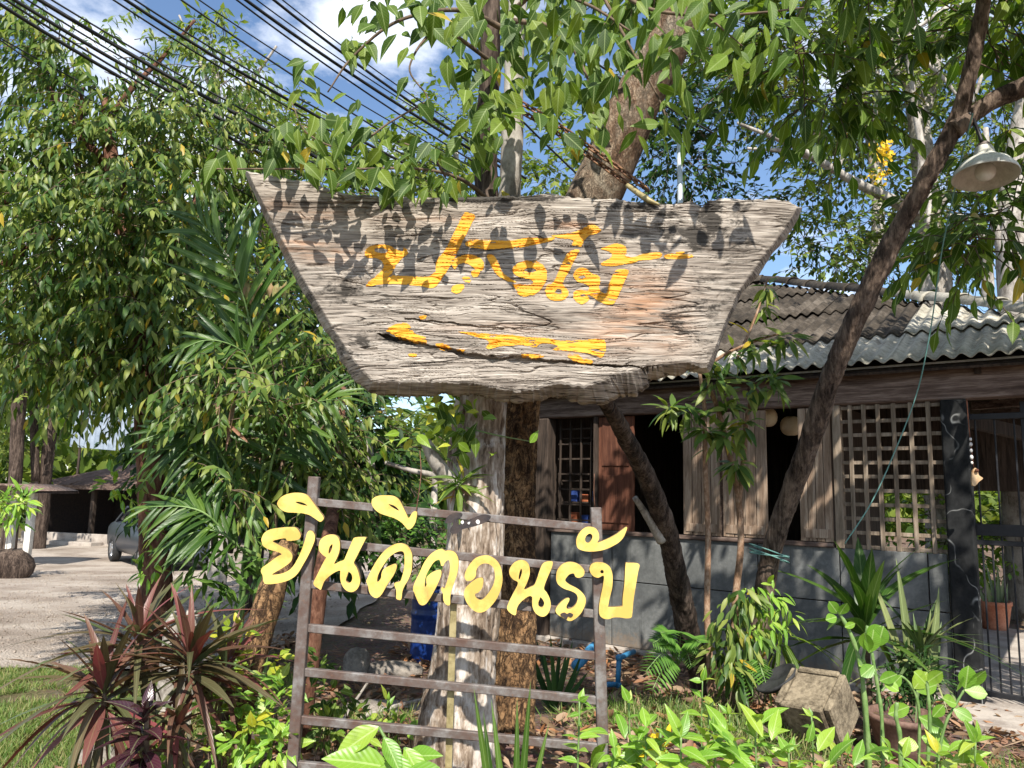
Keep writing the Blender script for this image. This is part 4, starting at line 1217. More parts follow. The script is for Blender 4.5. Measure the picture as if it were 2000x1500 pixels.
# the hidden slopes, so that the roof closes: right-hand hip end and back
def quad(name, pts, mat):
    P = np.array(pts, float)
    nrm = unit(np.cross(P[1] - P[0], P[2] - P[0]))
    n = len(P)
    v = np.vstack([P, P - nrm * 0.02])
    f = [np.array([list(range(n))]), np.array([list(range(2 * n - 1, n - 1, -1))]), np.array([[i, i + n, (i + 1) % n + n, (i + 1) % n] for i in range(n)])]
    return add(name, mesh_np(name, v, f, False), mat, house)
apex = H(SCR + KMAX, OE - KMAX, ZE + KMAX * TP - 0.06)
top2 = H(4.4, OE - KMAX, ZE + KMAX * TP - 0.06)
quad('hip_slope', [H(SCR, OE, ZE - 0.06), H(SCR, OE - 2 * KMAX, ZE - 0.06), apex], M['roof_dark'])
quad('back_slope', [H(SCR, OE - 2 * KMAX, ZE - 0.06), H(4.4, OE - 2 * KMAX, ZE - 0.06), top2, apex], M['roof_dark'])
quad('under_board', [H(SCR + 0.1, OE - 0.1, ZE - 0.06), apex - V(0, 0, 0.06), top2 - V(0, 0, 0.06), H(4.4, OE - 0.1, ZE - 0.06)], M['darkwood'])
quad('gable_board', [H(3.80, 0.0, 2.5), H(3.80, OE - KMAX, ZE + KMAX * TP - 0.12), H(3.80, OE - 2 * KMAX + 0.4, 2.5)], M['darkwood'])
# hip tiles, overlapping half-round
def ridge_piece(p, q, r, mat, seed):
    x = unit(q - p)
    side = unit(np.cross(HZ, x))
    up = np.cross(x, side)
    rng = random.Random(seed)
    v = []
    na = 9
    for t, rr in ((0.0, r * 1.12), (0.12, r * 1.10), (0.14, r), (1.0, r * 0.93)):
        for a in np.linspace(-0.12, math.pi + 0.12, na):
            v.append(p + (q - p) * t + side * math.cos(a) * rr + up * (math.sin(a) * rr * 0.82))
    for t, rr in ((1.0, r * 0.80), (0.0, r * 0.97)):
        for a in np.linspace(-0.12, math.pi + 0.12, na):
            v.append(p + (q - p) * t + side * math.cos(a) * rr + up * (math.sin(a) * rr * 0.82))
    f = []
    nr = 6
    for i in range(nr):
        for j in range(na - 1):
            a, b = i * na + j, ((i + 1) % nr) * na + j
            f.append([a, a + 1, b + 1, b])
    return add('ridge_tile', mesh_np('ridge_tile', np.array(v), np.array(f)), mat, house)
hp = lambda k: H(SCR + k, OE - k, ZE + k * TP + 0.035)
ks = np.arange(0.0, KMAX, 0.33)
for i, k in enumerate(ks):
    wob = V(0, 0, 0.012 * math.sin(i * 1.7))
    ridge_piece(hp(k) + wob, hp(min(k + 0.37, KMAX)) + wob * 0.5, 0.105, M['roof_light'] if k < 2.1 else M['roof_dark'], i)
for i in range(6):
    a = H(SCR + KMAX + i * 0.45, OE - KMAX, ZE + KMAX * TP + 0.03)
    ridge_piece(a, a + HD * 0.5, 0.11, M['roof_dark'], 50 + i)
# rafters seen under the porch roof on the right
for s in (-1.75, -1.2, -0.65):
    for o0, o1 in ((0.0, 3.4),):
        p = H(s, OE - 0.2, ZE + 0.2 * TP - 0.16)
        q = H(s, OE - 3.6, ZE + min(3.6, s - SCR + 0.2) * TP - 0.16)
        add('rafter', beam_mesh('rafter', p, q, 0.05, 0.10), M['darkwood'], house)
for k in (0.9, 1.8, 2.7):
    add('purlin', beam_mesh('purlin', H(SCR + 0.1, OE - k, 2.62), H(-0.4, OE - k - 0.5, 2.60), 0.05, 0.08), M['beam'], house)
add('tie_beam', beam_mesh('tie_beam', H(-0.5, -0.3, 2.30), H(-2.3, -4.2, 1.95), 0.06, 0.12), M['darkwood'], house)
# jars and books on the shelves behind the left lattice
shelf = thing('shelf', 'dark shelf rack inside the left lattice window', 'shelf', H(3.1, -0.32, 0.05))
for k in range(5):
    z = 1.26 + k * 0.24
    me = bbox_mesh('board', H(3.13, -0.30, z), 0.38, 0.10, 0.008, HAX, 0.002)
    add('board', me, M['darkwood'], shelf)
rg = random.Random(4)
kinds = [('book', 'bottle_a', 'blue'), ('book', 'bottle_b', 'red'), ('jar', 'bottle_c', 'pale')]
for k in range(2):
    for j in range(5):
        nm, mt, cn = kinds[rg.randrange(3)]
        s = 2.80 + j * 0.145
        h = rg.uniform(0.07, 0.13)
        z = 1.269 + k * 0.24
        lb = '%s %s, %s from the left on the %s shelf behind the left lattice' % (cn, nm, ('first', 'second', 'third', 'fourth', 'fifth')[4 - j], ('lowest', 'second')[k])
        if nm == 'jar':
            me = lathe(nm, [(0, 0), (0.035, 0), (0.04, 0.01), (0.04, h * 0.75), (0.022, h * 0.86), (0.022, h), (0, h)], 12, H(s, -0.30, z))
        else:
            me = bbox_mesh(nm, H(s, -0.30, z + h / 2), 0.045, 0.06, h / 2, HAX, 0.003)
        add(nm, me, M[mt], None, lb, nm, 'jars and books on the shelf', loc=H(s, -0.30, z))
# paper lanterns hanging inside
for i, (px, py, lab) in enumerate(((1545, 832, 'round cream paper lantern hanging in the open window'), (1497, 815, 'half-hidden paper lantern behind the edge of a shutter'))):
    c = at(px, py, 7.6)
    t = thing('paper_lantern', lab, 'lantern', c - V(0, 0, 0.09), 'paper lanterns')
    prof = [(0.018 + 0.085 * math.sin(a) ** 0.85 * (1 + 0.03 * (j % 2)), -0.095 * math.cos(a)) for j, a in enumerate(np.linspace(0, math.pi, 19))]
    add('paper_globe', lathe('paper_globe', prof, 20, c), M['paper'], t)
    add('cord', tube('cord', [c + V(0, 0, 0.09), c + V(0, 0, 0.45)], 0.004, 6), M['cable'], t)
# gate in the opening right of the black post
g0, g1 = sx(1898, 1100), -2.0
gate = thing('metal_gate', 'black iron gate of thin vertical bars beside the black post', 'gate', H((g0 + g1) / 2, -0.15, 0.04))
def gbar(name, s0, s1, z0, z1, th=0.016, o=-0.15):
    me = bbox_mesh(name, H((s0 + s1) / 2, o, (z0 + z1) / 2), abs(s1 - s0) / 2 if s0 != s1 else th / 2, th / 2, abs(z1 - z0) / 2, HAX, 0.003)
    return add(name, me, M['iron'], gate)
s = g0
k = 0
while s > g1:
    if k % 6 == 0: gbar('stile', s - 0.022, s + 0.022, 0.05, 2.42, 0.045, -0.16)
    else: gbar('bar', s - 0.007, s + 0.007, 0.10, 2.30 if k % 2 else 1.30, 0.014)
    s -= 0.068
    k += 1
gbar('rail', g1, g0 + 0.02, 1.335, 1.43, 0.03, -0.13)
gbar('rail', g1, g0 + 0.02, 1.26, 1.30, 0.03, -0.13)
gbar('rail', g1, g0 + 0.02, 0.08, 0.12, 0.03, -0.13)
gbar('rail', g1, g0 + 0.02, 2.28, 2.33, 0.03, -0.13)
# doorstep slab
add('doorstep', bbox_mesh('doorstep', H(-1.55, 0.42, 0.0), 1.1, 0.32, 0.065, HAX, 0.01), M['concrete'], None, 'pale concrete doorstep below the gate', 'step', loc=H(-1.55, 0.42, 0))
# carved ornament dangling on the post's right edge
oc = at(1908, 925, 5.9)
orn = thing('hanging_ornament', 'carved wooden fish mobile dangling by the black post', 'ornament', oc)
fish = closed_spline([(1899, 925), (1903, 914), (1909, 917), (1912, 928), (1920, 934), (1912, 941), (1905, 949), (1899, 946)], 3)
add('body', poly_extrude('body', fish[::-1], [], lambda p: at(p[0], p[1], 5.9), (0, 0.015, 0)), M['ornament'], orn)
ev, ef = lathe_vf([(0.0, -0.006), (0.014, -0.004), (0.014, 0.004), (0, 0.006)], 12)
add('eye', mesh_np('eye', (ev @ np.array([[1, 0, 0], [0, 0, 1], [0, -1, 0]])) + at(1908, 919, 5.885), ef), M['redwood'], orn)
for i, (py, r) in enumerate(((858, 0.010), (868, 0.012), (880, 0.011), (893, 0.013), (904, 0.009))):
    a = np.linspace(0, math.pi, 7)
    add('bead', lathe('bead', np.stack([r * np.sin(a) + 1e-4, -r * 1.4 * np.cos(a)], -1), 10, at(1895.5 + i * 0.7, py, 5.9)), M['fleck'], orn)
add('cord', tube('cord', ats([(1888, 780, 5.9), (1893, 840, 5.9), (1902, 915, 5.9)]), 0.004, 6, 5), M['redwood'], orn)

# ------------------------------------------------------------------ trees: trunks first
def pxpath(rows):
    """rows of (px, py, Y, width_px) -> points, radii"""
    return [at(a, b, c) for a, b, c, w in rows], [size(w, c) / 2 for a, b, c, w in rows]
def to_ground(p, dx=0.0, dy=0.0, sink=0.12):
    return V(p[0] + dx, p[1] + dy, float(gz(p[0] + dx, p[1] + dy)) - sink)

# main trunk carrying the sign
P, Rr = pxpath([(882, 1520, 4.15, 165), (893, 1400, 4.15, 145), (905, 1300, 4.15, 122), (913, 1200, 4.15, 118), (926, 1100, 4.16, 108), (932, 1000, 4.17, 106), (930, 900, 4.18, 112), (938, 800, 4.18, 104), (955, 650, 4.18, 92), (965, 520, 4.18, 84)])
P = [to_ground(P[0])] + P
Rr = [Rr[0] * 1.25] + Rr
maintree = thing('sign_tree', 'pale flaking tree trunk directly behind the yellow letters, bearing the plank', 'tree', to_ground(P[0], sink=0))
add('trunk', bark_tube('trunk', P, Rr, 110, 40, 0.11, 13, 0.25, 3, 0.07, 0.0), M['bark_pale'], maintree)
P, Rr = pxpath([(972, 560, 4.16, 62), (990, 440, 4.10, 50), (996, 370, 4.08, 46), (1000, 270, 4.05, 46), (1003, 170, 4.0, 42), (1006, 80, 3.95, 40), (1012, -60, 3.9, 38), (1000, -260, 3.7, 30)])
add('limb', bark_tube('limb', P, Rr, 32, 12, 0.10, 14, 0.3, 5, 0.03), M['bark_grey'], maintree)
P, Rr = pxpath([(955, 560, 4.2, 60), (952, 440, 4.18, 50), (950, 330, 4.16, 46), (952, 220, 4.14, 44), (958, 100, 4.1, 42), (955, -60, 4.05, 40), (930, -240, 3.9, 30)])
add('limb', bark_tube('limb', P, Rr, 28, 12, 0.12, 12, 0.3, 6, 0.04), M['bark_dark'], maintree)
# broken stub branch on the left of the trunk
P, Rr = pxpath([(905, 985, 4.10, 34), (880, 945, 4.04, 30), (850, 900, 3.98, 28), (835, 870, 3.95, 24), (822, 850, 3.93, 16)])
add('stub', bark_tube('stub', P, Rr, 18, 8, 0.12, 22, 0.5, 8), M['bark_grey'], maintree)
P, Rr = pxpath([(900, 960, 4.12, 16), (850, 930, 4.0, 12), (800, 918, 3.95, 9), (752, 903, 3.9, 8)])
add('stub', bark_tube('stub', P, Rr, 12, 6, 0.12, 22, 0.5, 9), M['bark_grey'], maintree)
# brown neighbour, leaning forward to the upper right
P, Rr = pxpath([(1000, 1480, 4.72, 92), (1004, 1350, 4.74, 80), (1008, 1200, 4.76, 76), (1008, 1050, 4.78, 74), (1010, 900, 4.78, 78), (1018, 780, 4.75, 80), (1060, 600, 4.65, 90), (1125, 450, 4.55, 102), (1165, 375, 4.5, 110), (1230, 225, 4.4, 104), (1300, 90, 4.3, 98), (1360, -50, 4.2, 92), (1440, -260, 4.0, 80)])
P = [to_ground(P[0])] + P
Rr = [Rr[0] * 1.2] + Rr
browntree = thing('leaning_tree', 'cracked brown tree trunk right of the pale trunk, leaning out above the sign', 'tree', to_ground(P[0], sink=0))
n_low = 7
add('trunk', bark_tube('trunk', P[:n_low + 1], Rr[:n_low + 1], 90, 44, 0.10, 16, 0.6, 13, 0.09), M['bark_brown'], browntree)
add('upper_trunk', bark_tube('upper_trunk', P[n_low:], Rr[n_low:], 48, 20, 0.05, 7, 0.5, 14), M['bark_orange'], browntree)
# leaning prop and the forked tree on the right
P, Rr = pxpath([(1368, 1320, 6.0, 44), (1345, 1240, 5.85, 42), (1325, 1140, 5.6, 42), (1300, 1030, 5.3, 40), (1262, 930, 4.9, 38), (1225, 860, 4.5, 34), (1195, 805, 4.15, 31), (1172, 770, 3.92, 29)])
P = [to_ground(P[0])] + P
Rr = [Rr[0] * 1.1] + Rr
prop = thing('dark_prop_trunk', 'dark leaning trunk propping up the plank from the foot of the wall', 'tree trunk', to_ground(P[0], sink=0))
add('trunk', bark_tube('trunk', P, Rr, 56, 26, 0.20, 18, 0.14, 21, 0.12), M['bark_dark'], prop)
P, Rr = pxpath([(1292, 1055, 5.32, 22), (1268, 1015, 5.22, 16), (1240, 972, 5.12, 11)])
add('stub', bark_tube('stub', P, Rr, 12, 8, 0.1, 20, 0.4, 22), M['bark_grey'], prop)
P, Rr = pxpath([(1468, 1330, 6.25, 50), (1492, 1160, 6.1, 40), (1512, 1060, 6.0, 37), (1545, 960, 5.85, 38), (1588, 845, 5.65, 42), (1618, 750, 5.5, 38), (1655, 660, 5.35, 40), (1705, 550, 5.2, 43), (1765, 430, 5.05, 40), (1825, 320, 4.9, 37), (1868, 235, 4.8, 35), (1895, 140, 4.7, 32), (1915, 40, 4.6, 30), (1928, -60, 4.5, 29), (1950, -250, 4.3, 26)])
P = [to_ground(P[0])] + P
Rr = [Rr[0] * 1.15] + Rr
fork = thing('forked_tree', 'gnarled brown tree leaning to the upper right with a lamp hung in its fork', 'tree', to_ground(P[0], sink=0))
add('trunk', bark_tube('trunk', P, Rr, 60, 26, 0.20, 17, 0.16, 25, 0.10), M['bark_lean'], fork)
P, Rr = pxpath([(1862, 255, 4.8, 40), (1900, 225, 4.78, 32), (1945, 193, 4.75, 38), (2000, 170, 4.7, 40), (2080, 130, 4.6, 38), (2240, 40, 4.4, 44)])
add('limb', bark_tube('limb', P, Rr, 30, 14, 0.16, 15, 0.16, 27, 0.05), M['bark_lean'], fork)
# lamp in the fork
lc = at(1925, 345, 4.75)
lamp = thing('hanging_lamp', 'white enamel dish lamp hanging from the fork of the leaning tree', 'lamp', lc)
Rl = size(62, 4.75)
sh = [(0.05, 0.21), (0.055, 0.20), (0.066, 0.155), (0.078, 0.135), (0.10, 0.122), (0.145, 0.09), (0.185, 0.035), (Rl, 0.0), (Rl - 0.004, -0.004), (0.178, 0.030), (0.138, 0.082), (0.09, 0.112), (0.0, 0.116)]
tl = np.array(Matrix.Rotation(math.radians(4), 3, 'Y') @ Matrix.Rotation(math.radians(-6), 3, 'X'))
def lampmesh(name, prof, seg=32):
    v, f = lathe_vf(prof, seg)
    return mesh_np(name, v @ tl.T + lc, f)
add('shade', lampmesh('shade', sh), M['shade'], lamp)
add('collar', lampmesh('collar', [(0, 0.245), (0.03, 0.245), (0.04, 0.232), (0.045, 0.212), (0, 0.21)]), M['rust'], lamp)
a = np.linspace(0.25, math.pi, 10)
add('bulb', lampmesh('bulb', [(0.0, 0.11)] + [(0.062 * math.sin(x), 0.035 + 0.062 * math.cos(x)) for x in a]), M['bulb'], lamp)
add('cord', tube('cord', [lc + V(-0.01, 0, 0.24), at(1908, 250, 4.76), at(1893, 220, 4.74)], 0.012, 8, 6), M['cable'], lamp)
# green string from the fork down to the wall
sp_ = ats([(1900, 222, 4.66), (1880, 300, 4.9), (1858, 400, 5.2), (1838, 500, 5.5), (1818, 640, 5.8), (1790, 770, 6.0), (1740, 900, 6.15), (1700, 985, 6.2), (1650, 1062, 6.25)])
add('green_string', tube('green_string', sp_, 0.005, 6, 8), M['string'], None, 'thin green string running from the tree fork down past the lattice window', 'string', loc=sp_[-1])
ty = thing('string_ties', 'green string wound round the foot of the leaning forked tree', 'string', at(1500, 1100, 5.9))
for k, (y0, y1) in enumerate(((1062, 1090), (1072, 1098), (1080, 1085))):
    c0 = at(1502, (y0 + y1) / 2, 6.02)
    aa = np.linspace(0, 2 * math.pi, 22)
    add('loop', mesh_np('loop', *tube_vf(np.stack([c0[0] + 0.145 * np.cos(aa), c0[1] + 0.145 * np.sin(aa), c0[2] - 0.05 * np.cos(aa) * (1 if k < 2 else 0.2)], -1), 0.005, 6)), M['string'], ty)
# thin saplings
def sapling(label, rows, mat='bark_sapling'):
    P, Rr = pxpath(rows)
    P = [to_ground(P[0], sink=0.05)] + P
    Rr = [Rr[0]] + Rr
    t = thing('sapling', label, 'tree', to_ground(P[0], sink=0), 'saplings against the wall')
    add('trunk', bark_tube('trunk', P, Rr, 14, 10, 0.10, 20, 0.5, int(rows[0][0])), M[mat], t)
    return t
sap1 = sapling('straight thin red-brown sapling in front of the shutters', [(1388, 1320, 5.75, 13), (1381, 1200, 5.75, 12), (1383, 1050, 5.75, 11), (1377, 900, 5.75, 10), (1376, 800, 5.75, 8), (1365, 720, 5.7, 7)])
sap2 = sapling('crooked brown sapling forking in front of the second shutter', [(1436, 1310, 5.85, 16), (1436, 1180, 5.85, 14), (1447, 1060, 5.85, 13), (1440, 960, 5.85, 12), (1420, 870, 5.8, 11), (1402, 800, 5.78, 10), (1378, 740, 5.75, 8)])
P, Rr = pxpath([(1442, 985, 5.85, 12), (1452, 900, 5.83, 10), (1458, 820, 5.8, 9), (1470, 760, 5.8, 7)])
add('limb', bark_tube('limb', P, Rr, 10, 8, 0.1, 20, 0.5, 31), M['bark_sapling'], sap2)
# reddish trunks left of the frame
def lone_trunk(name, label, rows, mat, seed, seg=40):
    P, Rr = pxpath(rows)
    P = [to_ground(P[0])] + P
    Rr = [Rr[0] * 1.2] + Rr
    t = thing(name, label, 'tree', to_ground(P[0], sink=0))
    add('trunk', bark_tube('trunk', P, Rr, seg, 16, 0.16, 9, 0.5, seed, 0.04), M[mat], t)
    return t
lt1 = lone_trunk('old_tree', 'lumpy broken red-brown trunk leaning right below the first yellow letter', [(455, 1440, 4.3, 66), (474, 1360, 4.32, 56), (496, 1280, 4.35, 48), (516, 1200, 4.4, 52), (535, 1140, 4.45, 50), (556, 1085, 4.52, 46), (566, 1060, 4.54, 38)], 'bark_brown', 41)
lt2 = lone_trunk('slim_tree', 'pinkish scaly trunk standing just behind the left steel post', [(590, 1420, 4.6, 40), (604, 1300, 4.6, 36), (616, 1200, 4.62, 34), (632, 1100, 4.7, 30), (650, 1000, 5.2, 24), (660, 900, 6.0, 18), (670, 760, 6.8, 14)], 'bark_red', 43)

# ------------------------------------------------------------------ foliage generator
def sample_poly(rng, poly, n):
    poly = np.array(poly, float)
    lo, hi = poly.min(0), poly.max(0)
    out = np.zeros((0, 2))
    while len(out) < n:
        q = rng.random((n * 3, 2)) * (hi - lo) + lo
        out = np.vstack([out, q[inside_poly(poly, q[:, 0], q[:, 1])]])
    return out[:n]
def twig_leaves(rng, base, dirs, nleaf, llen, spread=0.55, droop=0.6, tl=0.35, lw=1.0, pair=True):
    """twigs from base along dirs; leaves alternate along them. returns matrices and twig tubes"""
    n = len(base)
    dirs = unit(dirs)
    Ms = []
    t = (np.arange(nleaf) + 1.0) / nleaf
    tl = np.broadcast_to(np.asarray(tl, float), (n,))
    side0 = unit(np.cross(dirs, V(0, 0, 1)) + 1e-4)
    pos, dr, nm, sz = [], [], [], []
    for k in range(nleaf):
        p = base + dirs * (tl * t[k])[:, None] + V(0, 0, -1) * (droop * 0.35 * tl * t[k] ** 2)[:, None]
        s = side0 * (1 if k % 2 else -1)
        d = unit(dirs * 0.6 + s * spread * 1.3 + V(0, 0, -droop) + rng.normal(0, 0.28, (n, 3)))
        if k == nleaf - 1: d = unit(dirs + V(0, 0, -droop) + rng.normal(0, 0.2, (n, 3)))
        pos.append(p); dr.append(d)
        nm.append(unit(V(0, -0.25, 1) + rng.normal(0, 0.38, (n, 3))))
        sz.append(llen * (0.65 + 0.6 * rng.random(n)))
    return frames(np.vstack(pos), np.vstack(dr), np.vstack(nm), np.concatenate(sz), np.concatenate(sz) * lw)
def twig_mesh(base, dirs, tl, r, droop, name='twigs'):
    parts = []
    dirs = unit(dirs)
    tl = np.broadcast_to(np.asarray(tl, float), (len(base),))
    for b, d, l in zip(base, dirs, tl):
        t = np.linspace(-0.15, 1, 4)
        p = b + np.outer(t * l, d) + np.outer(-droop * 0.35 * l * t ** 2, V(0, 0, 1))
        parts.append(tube_vf(p, np.linspace(r, r * 0.4, 4), 4, cap=False))
    v, f = join_vf(parts)
    return mesh_np(name, v, f)
T_OVATE = [leaf_tmpl(0.46, 5, 0.22, 0.14, 0.36, tip=1.3), leaf_tmpl(0.42, 5, 0.34, 0.20, 0.38, tip=1.2, wav=0.012), leaf_tmpl(0.50, 5, 0.10, 0.08, 0.34, tip=1.4)]
T_SMALL = [leaf_tmpl(0.40, 2, 0.22, 0.14, 0.42)]
T_NARROW = [leaf_tmpl(0.24, 3, 0.25, 0.15, 0.40)]
T_TINY = [leaf_tmpl(0.5, 2, 0.15, 0.10, 0.5)]

def cloud_tree(t, seed, blobs, leaf=0.10, per=8, tl=0.35, dens=1.0, mat='leaf_tree', tmpl=None, limit=300, droop=0.6, branches=None, bmat='bark_dark', twr=0.006, lw=1.0):
    """blobs: (px, py, Y, rx_px, ry_px, depth_m, n_twigs)"""
    rng = np.random.default_rng(seed)
    B, D = [], []
    for (px, py, Y, rx, ry, dm, n) in blobs:
        n = int(n * dens)
        u = unit(rng.normal(0, 1, (n, 3)))
        rad = rng.random(n) ** 0.45
        if Y is None: c, sx_, sz_ = np.array(px, float), rx, ry
        else: c, sx_, sz_ = at(px, py, Y), size(rx, Y), size(ry, Y)
        off = u * rad[:, None] * V(sx_, dm, sz_)
        # clumpy, with gaps
        keep = fbm((c + off) * 1.6, 3, seed) > -0.20 + 0.15 * (rad - 0.5)
        off, uu = off[keep], u[keep]
        B.append(c + off)
        D.append(unit(uu * V(1, 1, 0.6) + V(0, -0.25, -0.05) + rng.normal(0, 0.35, uu.shape)))
    B, D = np.vstack(B), np.vstack(D)
    tls = tl * (0.6 + 0.8 * rng.random(len(B)))
    Ms = twig_leaves(rng, B, D, per, leaf, droop=droop, tl=tls, lw=lw)
    put_leaves(t, Ms, tmpl or T_SMALL, M[mat], limit=limit)
    k = rng.permutation(len(B))[:min(len(B), 900)]
    add('twigs', twig_mesh(B[k], D[k], tls[k], twr, droop), M[bmat], t, kind='stuff')
    return B
def limbs(t, rows_list, mat, seed=0, seg=12):
    for i, rows in enumerate(rows_list):
        P, Rr = pxpath(rows)
        add('branch', bark_tube('branch', P, Rr, seg, 8, 0.10, 12, 0.3, seed + i), M[mat], t)

# ------------------------------------------------------------------ the big leafy tree on the left
P, Rr = pxpath([(305, 1180, 6.6, 60), (300, 1050, 6.6, 52), (292, 900, 6.6, 50), (285, 780, 6.6, 46), (280, 640, 6.6, 42), (255, 490, 6.6, 38), (225, 350, 6.65, 34), (207, 230, 6.7, 22), (212, 175, 6.75, 10)])
P = [to_ground(P[0])] + P
Rr = [Rr[0] * 1.3] + Rr
lefttree = thing('leafy_tree', 'tall leafy tree with red-brown trunk and drooping dark leaves at the left', 'tree', to_ground(P[0], sink=0))
add('trunk', bark_tube('trunk', P, Rr, 30, 14, 0.12, 12, 0.4, 61, 0.05), M['bark_red'], lefttree)
limbs(lefttree, [
 [(250, 470, 6.6, 22), (180, 400, 6.6, 15), (110, 385, 6.5, 12), (0, 395, 6.4, 9)],
 [(275, 620, 6.6, 24), (330, 520, 6.5, 18), (370, 420, 6.6, 13), (420, 300, 6.9, 9)],
 [(220, 340, 6.6, 20), (150, 250, 6.7, 14), (90, 160, 6.9, 10), (60, 60, 7.0, 7)],
 [(206, 240, 6.7, 12), (260, 170, 6.8, 12), (320, 110, 7.0, 8), (380, 40, 7.2, 6)],
 [(282, 760, 6.6, 22), (210, 700, 6.5, 15), (120, 690, 6.4, 10), (30, 720, 6.3, 7)],
 [(0, 520, 6.3, 18), (40, 500, 6.35, 14), (60, 480, 6.4, 10), (130, 460, 6.5, 7)],
 [(160, 170, 6.75, 9), (158, 240, 6.7, 7), (150, 330, 6.6, 5)]], 'bark_red', 62)
cloud_tree(lefttree, 7, [
 (150, 120, 6.9, 190, 120, 0.7, 300), (40, 310, 6.7, 130, 130, 0.7, 240), (240, 300, 6.6, 160, 110, 0.7, 270),
 (150, 480, 6.4, 200, 130, 0.7, 330), (340, 440, 6.5, 130, 150, 0.6, 230), (80, 650, 6.4, 140, 110, 0.7, 180),
 (320, 640, 6.3, 150, 130, 0.5, 230), (200, 745, 6.3, 120, 50, 0.4, 60), (430, 300, 7.0, 130, 110, 0.6, 190),
 (430, 130, 7.4, 70, 120, 0.5, 90), (310, 900, 6.4, 40, 70, 0.3, 24), (470, 480, 7.0, 110, 140, 0.6, 160)],
 0.118, 10, 0.36, 1.0, 'leaf_tree', [leaf_tmpl(0.31, 3, 0.26, 0.16, 0.36)], 300, 1.1, bmat='stem_brown', twr=0.005)
# unseen boughs and leaves added overhead to shade the palm, parented to this tree
for i, pts in enumerate(([V(-3.1, 5.0, 6.2), V(-2.6, 4.0, 6.0), V(-2.0, 2.2, 5.8)], [V(-3.1, 5.0, 6.2), V(-3.4, 3.8, 6.0), V(-3.3, 2.6, 5.9)])):
    add('added_shade_bough', bark_tube('added_shade_bough', pts, [0.05, 0.045, 0.03, 0.015][:len(pts)], 12, 8, 0.1, 12, 0.3, 300 + i), M['bark_red'], lefttree)
cloud_tree(lefttree, 8, [(V(-2.55, 2.2, 5.7), 0, None, 0.45, 0.3, 0.5, 100), (V(-2.3, 2.9, 5.8), 0, None, 0.8, 0.3, 0.6, 200), (V(-3.3, 2.6, 5.9), 0, None, 0.7, 0.3, 0.6, 90), (V(-2.5, 3.9, 5.8), 0, None, 0.6, 0.22, 0.4, 60)],
 0.13, 9, 0.40, 1.0, 'leaf_tree', [leaf_tmpl(0.40, 3, 0.24, 0.16, 0.38)], 0, 0.7, bmat='stem_brown', twr=0.005)

# ------------------------------------------------------------------ trees further back
def bgtree(name, label, trunk, blobs, seed, mat='leaf_far', leaf=0.17, bark='bark_grey', limit=40, per=8, tl=0.5, br=(), droop=0.4, tmpl=None, group='trees in the background', dens=1.0):
    P, Rr = pxpath(trunk)
    P = [V(P[0][0], P[0][1], float(gz(P[0][0], P[0][1])) - 0.15)] + P
    Rr = [Rr[0] * 1.25] + Rr
    t = thing(name, label, 'tree', V(P[0][0], P[0][1], float(gz(P[0][0], P[0][1]))), group)
    add('trunk', bark_tube('trunk', P, Rr, 18, 10, 0.10, 5, 0.4, seed), M[bark], t)
    limbs(t, br, bark, seed + 3, 8)
    if blobs: cloud_tree(t, seed, blobs, leaf, per, tl, dens, mat, tmpl or T_TINY, limit, droop, bmat='stem_brown', twr=0.008)
    return t
bgtree('shade_tree', 'slim dark trunk with grey-green crown at the far left edge', [(28, 960, 22, 24), (40, 760, 22, 26), (65, 600, 22, 22), (80, 420, 22, 18)], [(40, 560, 22, 150, 120, 2.0, 240), (60, 720, 22.5, 130, 110, 1.5, 200), (20, 850, 24, 120, 70, 1.5, 130)], 101, 'leaf_far', 0.20, 'bark_dark')
bgtree('shade_tree', 'twin-trunked tree left of the hanging metal sheet', [(88, 940, 23, 22), (98, 840, 23, 24), (104, 700, 23, 20), (125, 560, 23, 16)], [(150, 600, 23, 140, 130, 2.0, 240), (210, 720, 26, 140, 80, 1.5, 170), (330, 760, 23, 140, 110, 2, 200)], 103, 'leaf_dark', 0.22, 'bark_dark', br=[[(70, 940, 22.8, 16), (66, 800, 22.8, 15), (70, 700, 22.8, 10)]])
bgtree('airy_tree', 'thin airy tree whose crown stands against the sky behind the cables', [(440, 900, 14, 30), (440, 600, 14, 28), (430, 300, 14, 20), (420, 120, 14, 12)], [(425, 180, 14, 70, 140, 1.0, 110), (500, 300, 14, 110, 90, 1.2, 150), (560, 230, 15, 70, 50, 1.0, 50)], 105, 'leaf_far', 0.17, 'bark_grey', br=[[(430, 300, 14, 12), (480, 180, 14, 8), (540, 90, 14, 5)], [(425, 200, 14, 10), (380, 100, 14, 6), (350, 30, 14, 4)]])
bgtree('roadside_tree', 'bright dappled tree between the leafy tree and the plank', [(500, 1000, 10.5, 34), (505, 700, 10.5, 30), (520, 400, 10.5, 20)], [(500, 430, 10.5, 130, 130, 1.3, 260), (540, 620, 10.5, 150, 130, 1.3, 260), (640, 330, 11, 150, 80, 1.2, 190), (600, 800, 10, 170, 110, 1.2, 230), (700, 900, 9.5, 130, 90, 1.0, 140), (430, 760, 10, 120, 120, 1, 160)], 107, 'leaf_tree', 0.15, 'bark_dark')
bgtree('distant_tree', 'pale sunlit tree far behind the trunk above the plank', [(900, 900, 26, 22), (895, 500, 26, 20), (890, 300, 26, 12)], [(880, 270, 26, 70, 120, 2, 190), (840, 330, 25, 90, 70, 2, 120), (740, 320, 24, 120, 50, 2, 120), (1075, 330, 24, 70, 120, 2, 150)], 109, 'leaf_far', 0.30, 'bark_grey', tl=0.8)
